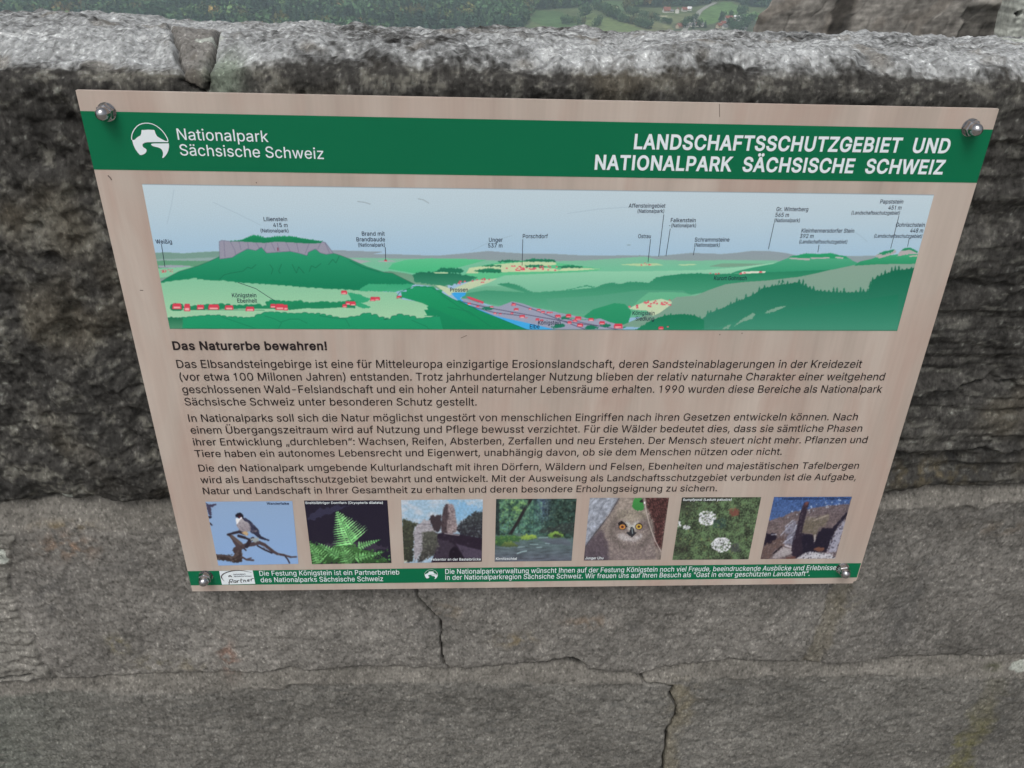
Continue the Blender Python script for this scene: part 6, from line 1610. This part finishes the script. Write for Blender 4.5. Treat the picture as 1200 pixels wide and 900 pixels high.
wv = fbm(c.px, c.py, 14, 3, 29, .6, 2.2) * sstep(628, 634, c.py)
c.C = c.C * W_(1 + .22 * wv)
c.fill(K((560, 560), (900, 560), (960, 600), (960, 640), (700, 620)), (92, 92, 112), a=.5, jag=1)
c.fill(K((70, 540), (180, 520), (300, 520), (380, 560), (330, 590), (200, 600), (130, 640), (70, 650)), (70, 110, 66), (44, 74, 54), jag=1.4, jscale=2)
c.fill(K((370, 530), (440, 510), (560, 520), (560, 555), (440, 575), (380, 570)), (156, 180, 84), (120, 150, 74), jag=1.0, jscale=2)
c.fill(K((690, 530), (720, 490), (790, 475), (870, 500), (890, 545), (800, 545), (740, 560)), (140, 176, 82), (84, 120, 64), jag=1.0, jscale=2)
c.fill(K((740, 540), (780, 500), (850, 520), (840, 545)), (54, 64, 48), jag=.6)
c.fill(K((120, 650), (190, 600), (260, 592), (320, 620), (340, 650), (240, 662)), (116, 134, 74), (64, 78, 56), jag=.8)
c.fill(K((580, 490), (620, 440), (760, 420), (880, 380), (1000, 360), (1000, 520), (800, 480), (640, 500)), (52, 56, 58), a=.7, jag=1.5, jscale=3)
dabs(c, K((120, 95), (470, 95), (300, 400), (130, 520)), 260, [(116, 160, 90), (60, 104, 74), (150, 186, 108), (44, 78, 66), (90, 140, 100)], .9, .6, 0, .6)
dabs(c, K((440, 130), (620, 130), (600, 480), (330, 500)), 200, [(100, 152, 116), (64, 108, 96), (130, 176, 130), (48, 82, 82)], .7, 1.0, 0, .55)
dabs(c, K((620, 100), (1010, 100), (990, 500), (640, 490)), 300, [(66, 84, 76), (34, 44, 48), (92, 116, 96), (50, 62, 66), (120, 140, 120)], .8, .6, .2, .65)
dabs(c, K((70, 530), (330, 520), (560, 530), (560, 570), (330, 600), (80, 650)), 130, [(120, 150, 76), (54, 84, 54), (90, 126, 70)], .9, .5, 0, .65)
for p, w in ((((330, 735), (380, 715), (440, 705)), 1.1), (((480, 628), (575, 628)), .8), (((340, 660), (420, 655)), .7), (((560, 665), (620, 660)), .8), (((660, 615), (710, 622)), .7), (((580, 550), (690, 548)), .6)):
    c.stroke(K(*p), w, (178, 208, 214), .85)
c.blur(3); c.mottle(.05, 1.4, 2, 31)
ph = c.build('photograph', -0.0003, board, 'photograph of a calm forest creek under green trees with a leaning trunk')
caption(ph, 'Kirnitzschtal', (581.2, 655.8), (605.6, 655.7), 2.8, M_whitep, 14)

K = lambda *p: zc(p, 680, 575, 10.0)
c = photo((691.2, 583.3), (784.0, 583.0), (774.0, 655.6), (684.0, 656.8))
c.C[:] = np.array([126, 116, 112])
c.C = c.C * W_(1 + .16 * fbm(c.px, c.py, 5, 4, 41, .6))
c.fill(K((90, 70), (460, 80), (300, 330), (170, 500), (40, 680), (30, 600)), (146, 152, 164), (140, 146, 160), jag=.4)
mk = in_poly(c.px, c.py, K((90, 70), (460, 80), (300, 330), (170, 500), (40, 680), (30, 600)))
dg = (c.px - 680) * .62 + (c.py - 575) * .78; dp = (c.px - 680) * .78 - (c.py - 575) * .62
st_ = fbm(dp, dg, 9, 4, 43, .65, 1.6)
c.C = np.where(mk[..., None], c.C * W_(1 + .32 * st_), c.C)
c.stroke(K((455, 85), (330, 300), (170, 500), (50, 670)), 1.2, (56, 52, 58), .8)
c.fill(K((760, 80), (1045, 80), (1000, 330), (950, 690), (880, 640), (860, 400), (790, 250)), (72, 48, 48))
mk = in_poly(c.px, c.py, K((760, 80), (1045, 80), (1000, 330), (950, 690), (880, 640), (860, 400), (790, 250)))
c.C = np.where(mk[..., None], c.C * W_(np.clip(1 + .75 * fbm(dg, dp, 4, 4, 44, .7, 1.4), .25, 2.6)), c.C)
c.fill(K((350, 260), (430, 170), (460, 90), (600, 85), (640, 200), (800, 230), (850, 350), (860, 560), (890, 800), (300, 830), (320, 640), (250, 470)), (150, 140, 132), (122, 112, 112), jag=1.6, jscale=4)
c.fill(K((40, 690), (170, 505), (250, 450), (330, 620), (340, 820), (40, 820)), (88, 78, 86), (74, 66, 78), jag=1.4, jscale=4, a=.85)
c.fill(K((440, 230), (600, 215), (780, 250), (790, 320), (700, 330), (600, 370), (500, 330), (420, 330)), (162, 154, 140), a=.7, jag=1.2)
c.fill(K((400, 370), (480, 345), (560, 400), (540, 470), (430, 480), (400, 440)), (104, 94, 94), a=.75, jag=1); c.fill(K((640, 400), (700, 345), (800, 370), (800, 450), (720, 470), (650, 450)), (110, 98, 100), a=.75, jag=1)
c.fill(K((520, 360), (560, 370), (600, 400), (640, 370), (690, 350), (650, 420), (640, 470), (570, 470), (545, 410)), (196, 198, 194), a=.9, jag=.6)
c.fill(K((430, 520), (500, 500), (560, 530), (600, 550), (660, 520), (720, 495), (730, 540), (660, 590), (560, 590), (470, 570)), (182, 178, 180), a=.85, jag=.8)
c.blur(14)
c.C = np.where(mk[..., None], c.C * W_(np.clip(1 + .55 * fbm(dg, dp, 3, 3, 45, .7, 1.2), .3, 2.2)), c.C)
ow_r = np.hypot(c.px - 739.5, (c.py - 621) * 1.1); ow_t = np.arctan2(c.py - 621, c.px - 739.5)
c.C = c.C * W_(1 + .17 * fbm(ow_t * 9, ow_r, 1.0, 3, 49, .6, 3.2) * sstep(5, 12, ow_r))
c.C = c.C * W_(1 - .20 * np.exp(-((ow_r - 23) / 4) ** 2) * sstep(-.4, .6, np.abs(np.cos(ow_t))))
c.stroke(K((455, 85), (330, 300), (170, 500), (50, 670)), .9, (60, 56, 62), .6)
for _ in range(30):
    t = pr.uniform(0, 1); o_ = pr.uniform(.5, 16)
    a_ = np.array(K((430 - 390 * t, 110 + 540 * t))[0]) + np.array([-.8, -.6]) * o_
    c.stroke([tuple(a_), (a_[0] - 2.2, a_[1] + 3.0)], .45, (188, 192, 204) if pr.random() < .6 else (104, 106, 118), .6)
c.fill(K((440, 380), (480, 350), (530, 380), (555, 420), (540, 430), (500, 385), (450, 410)), (34, 28, 32))
c.fill(K((650, 400), (690, 375), (730, 395), (735, 425), (715, 400), (680, 395), (655, 425)), (40, 32, 34))
dabs(c, K((300, 300), (600, 210), (850, 350), (880, 790), (300, 820), (260, 480)), 420, [(168, 158, 150), (104, 94, 92), (140, 130, 124), (88, 78, 80)], .45, 1.1, .3, .45, .6)
for x, y, col in ((493, 423, (196, 140, 74)), (686, 420, (204, 172, 78))):
    c.blob(680 + x / 10, 575 + y / 10, 4.3, 3.6, (50, 40, 40), .9, 0); c.blob(680 + x / 10, 575 + y / 10, 3.5, 2.9, col, 1, 0); c.blob(680 + x / 10, 575 + y / 10, 2.1, 1.8, (176, 104, 60) if x < 500 else (174, 152, 78), 1, 0); c.blob(680 + x / 10, 575 + y / 10, 1.5, 1.4, (70, 40, 36), 1, 0)
c.fill(K((535, 490), (575, 480), (590, 430), (605, 420), (625, 440), (640, 485), (665, 490), (630, 520), (605, 545), (570, 520)), (44, 44, 50)); c.stroke(K((606, 440), (612, 500)), 1.1, (134, 146, 150))
c.fill(K((640, 85), (720, 80), (745, 180), (740, 225), (690, 235), (640, 225), (605, 190), (620, 120)), (66, 140, 72), (58, 122, 66), jag=.4)
c.fill(K((690, 120), (730, 95), (740, 140), (700, 135)), (36, 44, 36))
c.stroke(K((755, 90), (765, 200), (790, 320), (830, 460), (880, 590), (945, 710)), .9, (182, 172, 168)); c.blob(755.3, 589, .9, 1.3, (240, 240, 244), 1, 0)
c.blur(1); c.mottle(.07, 1.1, 2, 47)
ph = c.build('photograph', -0.0003, board, 'photograph of a fluffy brown owl chick with orange eyes')
caption(ph, 'Junger Uhu', (685.8, 655.1), (706.9, 655.0), 2.8, M_whitep, 14)

K = lambda *p: zc(p, 785, 575, 10.0)
c = photo((799.2, 582.8), (892.0, 582.4), (877.0, 655.2), (787.8, 656.0))
g = fbm(c.px, c.py, 9, 4, 51, .6); g2 = fbm(c.px, c.py, 1.7, 3, 52, .7)
c.C = np.array([70, 82, 66]) * W_(np.clip(1 + .34 * g + .50 * g2, .2, 2.4))
gr = sstep(.0, .7, .8 * g + .7 * g2 + .25)
c.C = c.C * (1 - W_(gr) * .6) + np.array([104, 136, 92]) * W_(gr) * .6
dk = np.exp(-((c.px - 800) / 11) ** 2 - ((c.py - 594) / 9) ** 2) + np.exp(-((c.px - 798) / 11) ** 2 - ((c.py - 643) / 9) ** 2)
c.C = c.C * (1 - W_(np.clip(dk, 0, 1)) * .6) + np.array([48, 46, 44]) * W_(np.clip(dk, 0, 1) * .6)
c.fill(K((140, 75), (760, 78), (700, 100), (500, 130), (140, 130)), (40, 36, 36), a=.7, jag=1.5, jscale=3)
c.fill(K((690, 220), (780, 205), (820, 240), (790, 300), (720, 300), (700, 260)), (126, 72, 66), a=.8, jag=1.5, jscale=1.6)
c.fill(K((520, 330), (640, 330), (660, 430), (560, 450), (490, 420)), (50, 72, 72), a=.6, jag=1.5, jscale=3); c.fill(K((700, 640), (800, 600), (830, 720), (720, 720)), (74, 74, 82), a=.6, jag=1.5)
dabs(c, K((140, 130), (1050, 80), (930, 800), (40, 800)), 620, [(96, 128, 82), (46, 54, 44), (120, 150, 98), (70, 92, 64), (60, 50, 46), (134, 130, 84)], 1.1, .45, 0, .6, 1.2)
for cx, cy, rx, ry, n in ((435, 320, 105, 85, 150), (600, 630, 115, 85, 170), (105, 390, 34, 30, 20), (195, 427, 38, 22, 22)):
    for _ in range(n):
        th = pr.uniform(0, 6.283); q = math.sqrt(pr.uniform(0, 1))
        s_ = pr.uniform(.7, 1.25)
        c.blob(785 + (cx + rx * q * math.cos(th)) / 10, 575 + (cy + ry * q * math.sin(th)) / 10, s_, s_ * .8, np.array((222, 224, 232)) * pr.uniform(.82, 1.05), .95, .35, int(pr.integers(99)))
    for _ in range(n // 5):
        th = pr.uniform(0, 6.283); q = math.sqrt(pr.uniform(0, .7))
        c.blob(785 + (cx + rx * q * math.cos(th)) / 10, 575 + (cy + ry * q * math.sin(th)) / 10, .55, .45, (96, 104, 100), .8, .2, 3)
c.blur(2); c.mottle(.04, 1.0, 2, 57)
ph = c.build('photograph', -0.0003, board, 'photograph of two white flower heads among green shrubs')
caption(ph, 'Sumpfporst (Ledum palustre)', (800.2, 586.6), (857.2, 586.4), 2.7, M_whitep, 14)

K = lambda *p: zc(p, 885, 575, 10.0)
c = photo((907.0, 582.2), (998.4, 581.8), (978.6, 654.4), (891.0, 655.0))
g = fbm(c.px, c.py, 6, 4, 61, .6); g2 = fbm(c.px, c.py, 1.5, 3, 62, .7)
c.C[:] = (104, 92, 96)
c.fill(K((215, 70), (1140, 65), (1100, 150), (800, 180), (640, 210), (420, 250), (300, 310), (160, 350)), (62, 88, 138), (70, 94, 140), jag=.8, jscale=3)
c.fill(K((160, 350), (300, 320), (540, 260), (800, 190), (1100, 160), (1060, 300), (900, 420), (560, 520), (200, 520), (130, 480)), (96, 86, 92), (104, 92, 92), jag=1, jscale=4)
c.C = c.C * W_(1 + .14 * g + .16 * g2)
for _ in range(26):
    t = pr.uniform(0, 1)
    x, y = 180 + 900 * t, 340 - 240 * t + pr.uniform(-45, 35)
    c.blob(885 + x / 10, 575 + y / 10, pr.uniform(.5, 1.1), .7, (200, 214, 232), .9, .3, int(pr.integers(99)))
c.fill(K((130, 500), (240, 500), (250, 560), (200, 620), (100, 640)), (32, 26, 40), jag=.8)
c.fill(K((60, 800), (100, 640), (260, 560), (340, 540), (330, 640), (200, 700), (180, 800)), (92, 76, 74), jag=1.2, jscale=2.5)
c.fill(K((330, 490), (370, 420), (440, 350), (480, 350), (500, 460), (440, 640), (330, 620), (400, 500)), (118, 118, 134), jag=1.2, jscale=2)
for p in (((300, 520), (380, 430), (440, 380)), ((330, 610), (400, 560), (430, 540)), ((350, 420), (440, 345)), ((460, 470), (480, 400)), ((190, 515), (250, 510))):
    c.stroke(K(*p), 1.2, (186, 190, 206), .75)
c.fill(K((540, 490), (600, 300), (720, 320), (860, 270), (865, 320), (820, 400), (740, 440), (720, 500), (700, 610), (685, 600), (680, 490), (620, 500)), (104, 97, 88), (100, 92, 80), jag=.8)
c.C = c.C * W_(1 + .10 * g2)
c.stroke(K((690, 345), (780, 310), (855, 285)), 1.6, (160, 150, 142), .8); c.stroke(K((700, 520), (692, 610)), 1.6, (178, 172, 178), .85); c.stroke(K((600, 330), (720, 300)), 1.2, (150, 140, 140), .7)
c.fill(K((540, 500), (640, 505), (680, 520), (690, 620), (730, 500), (800, 430), (900, 440), (1060, 260), (1085, 250), (1060, 320), (960, 420), (880, 600), (830, 720), (700, 720), (560, 740), (470, 790), (430, 700)), (30, 26, 42), jag=.7)
c.fill(K((420, 740), (430, 620), (480, 450), (530, 250), (565, 150), (600, 125), (632, 130), (600, 260), (560, 420), (540, 520), (560, 740), (440, 770)), (42, 34, 48), jag=.5)
c.fill(K((575, 150), (600, 125), (630, 132), (610, 170), (580, 190)), (104, 66, 66))
c.fill(K((190, 790), (240, 720), (330, 660), (420, 680), (430, 730), (350, 770), (230, 800)), (166, 160, 164), (140, 134, 138), jag=.8)
c.stroke(K((210, 740), (310, 650)), 1.8, (30, 26, 36)); c.stroke(K((350, 640), (420, 660)), 1.6, (190, 188, 196))
c.fill(K((480, 800), (560, 740), (640, 715), (760, 725), (900, 740), (935, 790), (930, 800)), (182, 182, 190), jag=1.0, jscale=1.8)
for _ in range(34):
    c.blob(885 + pr.uniform(560, 930) / 10, 575 + pr.uniform(725, 795) / 10, pr.uniform(.4, .9), .5, (44, 42, 54), .85, .3, int(pr.integers(99)))
c.fill(K((840, 720), (880, 600), (960, 440), (1060, 330), (1040, 420), (1000, 560), (940, 720)), (150, 150, 166), jag=1.4, jscale=1.8)
for _ in range(30):
    t = pr.uniform(0, 1); c.blob(885 + (870 + 150 * t + pr.uniform(-30, 30)) / 10, 575 + (700 - 330 * t) / 10, pr.uniform(.5, 1.2), .8, (52, 48, 62), .7, .4, int(pr.integers(99)))
dabs(c, K((160, 350), (540, 260), (1090, 160), (1000, 420), (560, 520), (140, 480)), 320, [(120, 108, 108), (82, 76, 86), (100, 90, 96), (140, 132, 134)], .9, .45, -.3, .55)
dabs(c, K((330, 490), (440, 350), (490, 350), (500, 460), (440, 640), (330, 620)), 130, [(160, 160, 174), (84, 82, 96), (130, 128, 142), (60, 54, 66)], .7, .4, -.7, .75)
dabs(c, K((560, 480), (610, 300), (860, 275), (820, 400), (720, 500)), 150, [(128, 120, 108), (72, 66, 62), (100, 92, 80), (150, 144, 140)], .8, .4, -.3, .7)
dabs(c, K((430, 760), (440, 600), (560, 160), (625, 140), (560, 420), (560, 740)), 90, [(60, 50, 62), (30, 24, 38), (82, 70, 80)], .5, 1.0, .15, .6)
dabs(c, K((80, 790), (110, 640), (340, 550), (330, 650), (190, 790)), 120, [(116, 94, 88), (64, 52, 56), (132, 126, 130)], .8, .4, -.3, .7)
dabs(c, K((560, 600), (700, 640), (880, 480), (860, 640), (800, 720), (480, 780)), 70, [(48, 42, 58), (22, 18, 32), (70, 64, 78)], .9, .5, -.4, .5)
c.fill(K((680, 690), (720, 655), (800, 665), (810, 700), (740, 715)), (104, 72, 62), jag=.7); c.fill(K((370, 780), (480, 765), (470, 798), (360, 798)), (96, 66, 62), jag=.6)
c.mottle(.14, 2.0, 3, 67); c.blur(3); c.mottle(.04, 1.1, 2, 68)
ph = c.build('photograph', -0.0003, board, 'photograph of a dark rock needle above a blue valley')
caption(ph, 'Felsnadel in den Schrammsteinen, Sächsische Schweiz', (916.2, 585.5), (995.2, 585.1), 2.6, M_navy, 10)

# partner sticker in the footer
K = lambda *p: zc(p, 250, 660, 20.0)
L = Letters(); L.poly([bd(*p) for p in K((137, 178), (922, 160), (985, 478), (205, 498))], -0.0004)
st = L.build('partner_sticker', M_whitep, board)
L = Letters()
P = K((262, 412), (225, 375), (200, 340), (188, 310), (205, 275), (250, 235), (330, 200), (420, 175), (520, 163), (620, 162), (720, 172), (820, 190), (900, 212))
L.stroke(P, np.array([.1, .4, .75, .95, 1.0, 1.0, .9, .8, .75, .6, .45, .3, .15]) * .0011 + .0002, -0.0007)
L.build('sticker_arc', M_black, st)
emblem(st, K((393, 292))[0], 0.135, M_black, 'sticker_emblem', -0.0007)
L = Letters()
L.line('Nationalpark', K((480, 268))[0], K((760, 260))[0], cap_at(274, 673, 1.5), 6, -0.0007)
L.line('Sächsische Schweiz', K((490, 315))[0], K((905, 306))[0], cap_at(274, 675, 1.5), 6, -0.0007)
L.build('sticker_lettering', M_navy, st)
L = Letters()                                       # the hand-written word
def pen(*p): L.stroke(K(*p), .00085, -0.0007)
pen((372, 490), (378, 440), (390, 375)); pen((355, 440), (385, 432)); pen((375, 385), (420, 368), (458, 372), (465, 392), (440, 415), (400, 425)); pen((400, 425), (445, 452))
pen((535, 400), (500, 398), (480, 420), (485, 445), (515, 445), (532, 425), (537, 402), (535, 450)); pen((562, 395), (570, 445)); pen((566, 418), (585, 398), (610, 394))
pen((655, 350), (648, 400), (652, 440), (675, 442)); pen((632, 388), (690, 380)); pen((715, 378), (716, 435)); pen((716, 405), (740, 382), (758, 390), (762, 430), (780, 425))
pen((800, 405), (840, 395), (845, 372), (820, 366), (800, 392), (808, 420), (850, 412)); pen((880, 358), (890, 412)); pen((886, 380), (910, 352), (955, 346))
L.build('sticker_lettering', M_black, st, 'hand written word on the sticker')

# small scuffs in the panel's print
L = Letters()
for p, w in ((((126.5, 205.5), (129.5, 208.5), (131, 211)), .0012), (((843, 121.5), (843.3, 137)), .0005), (((164, 340), (168, 340.2)), .0008), (((300, 214), (301, 214)), .0012), (((540, 396), (547, 393)), .0006), (((843, 392), (844, 392)), .0015), (((869, 390.5), (870, 390.5)), .0015)):
    L.stroke(p, w, -0.00025)
L.build('scuff_marks', plain('scuffed_print', ink(96, 84, 80), .6), board)

# ------------------------------------------------------------------ cap nuts
def steel_mat():
    m, n, l, b_ = mat_new('polished_steel')
    b_.inputs['Metallic'].default_value = 1.0
    b_.inputs['Base Color'].default_value = (.40, .40, .41, 1)
    tc = n.new('ShaderNodeTexCoord'); ns = n.new('ShaderNodeTexNoise'); ns.inputs['Scale'].default_value = 220; ns.inputs['Detail'].default_value = 3
    mr = n.new('ShaderNodeMapRange'); mr.inputs['To Min'].default_value = .06; mr.inputs['To Max'].default_value = .16
    l.new(tc.outputs['Object'], ns.inputs['Vector']); l.new(ns.outputs['Fac'], mr.inputs['Value']); l.new(mr.outputs[0], b_.inputs['Roughness'])
    return m
M_steel = steel_mat()
def lathe(prof, n=32):
    V, F = [], []
    for r, y in prof:
        V += [(r * math.cos(6.283185 * i / n), y, r * math.sin(6.283185 * i / n)) for i in range(n)]
    for k in range(len(prof) - 1):
        F += [(k * n + i, k * n + (i + 1) % n, (k + 1) * n + (i + 1) % n, (k + 1) * n + i) for i in range(n)]
    return V, F
def cap_nut(px, py, turn, label):
    x, z = bd(px, py)
    root = bpy.data.objects.new('cap_nut', None); root.empty_display_size = .02
    root.location = (x - BO[0], -0.0003, z - BO[2]); link(root, board)
    root['label'] = label
    root.scale = (.88, .95, .88)
    AC = 0.0090                                     # half width across the corners
    b = MB()
    hexr = lambda s, y: [(s * AC * math.cos(turn + math.pi / 3 * i), y, s * AC * math.sin(turn + math.pi / 3 * i)) for i in range(6)]
    lv = [(.88, 0.0), (1.0, -.0012), (1.0, -.0066), (.88, -.0080), (.60, -.0081)]
    V = []
    for s_, y in lv: V += hexr(s_, y)
    F = [(k * 6 + i, (k + 1) * 6 + i, (k + 1) * 6 + (i + 1) % 6, k * 6 + (i + 1) % 6) for k in range(len(lv) - 1) for i in range(6)]
    b.add(V, F); hx = b.build('hexagon', M_steel, root)
    bv = hx.modifiers.new('bevel', 'BEVEL'); bv.width = .0004; bv.segments = 2; bv.limit_method = 'ANGLE'
    b = MB()
    R = 0.0071
    prof = [(R * 1.0, -.0078), (R * 1.0, -.0098)] + [(R * math.cos(t), -.0098 - .0074 * math.sin(t)) for t in np.linspace(0.12, math.pi / 2 - .02, 12)]
    V, F = lathe(prof); b.add(V, F); b.build('dome', M_steel, root, True)
    b = MB()
    V, F = lathe([(.0088, 0.0004), (.0096, 0.0002), (.0096, -.0004), (.006, -.0005)]); b.add(V, F); b.build('washer', M_steel, root)
cap_nut(125.2, 131.0, .35, 'steel cap nut in the upper left corner')
cap_nut(1137.0, 149.2, .1, 'steel cap nut in the upper right corner')
cap_nut(241.5, 674.5, .52, 'steel cap nut in the lower left corner, beside the sticker')
cap_nut(987.0, 665.5, .2, 'steel cap nut beside the chipped lower right corner')
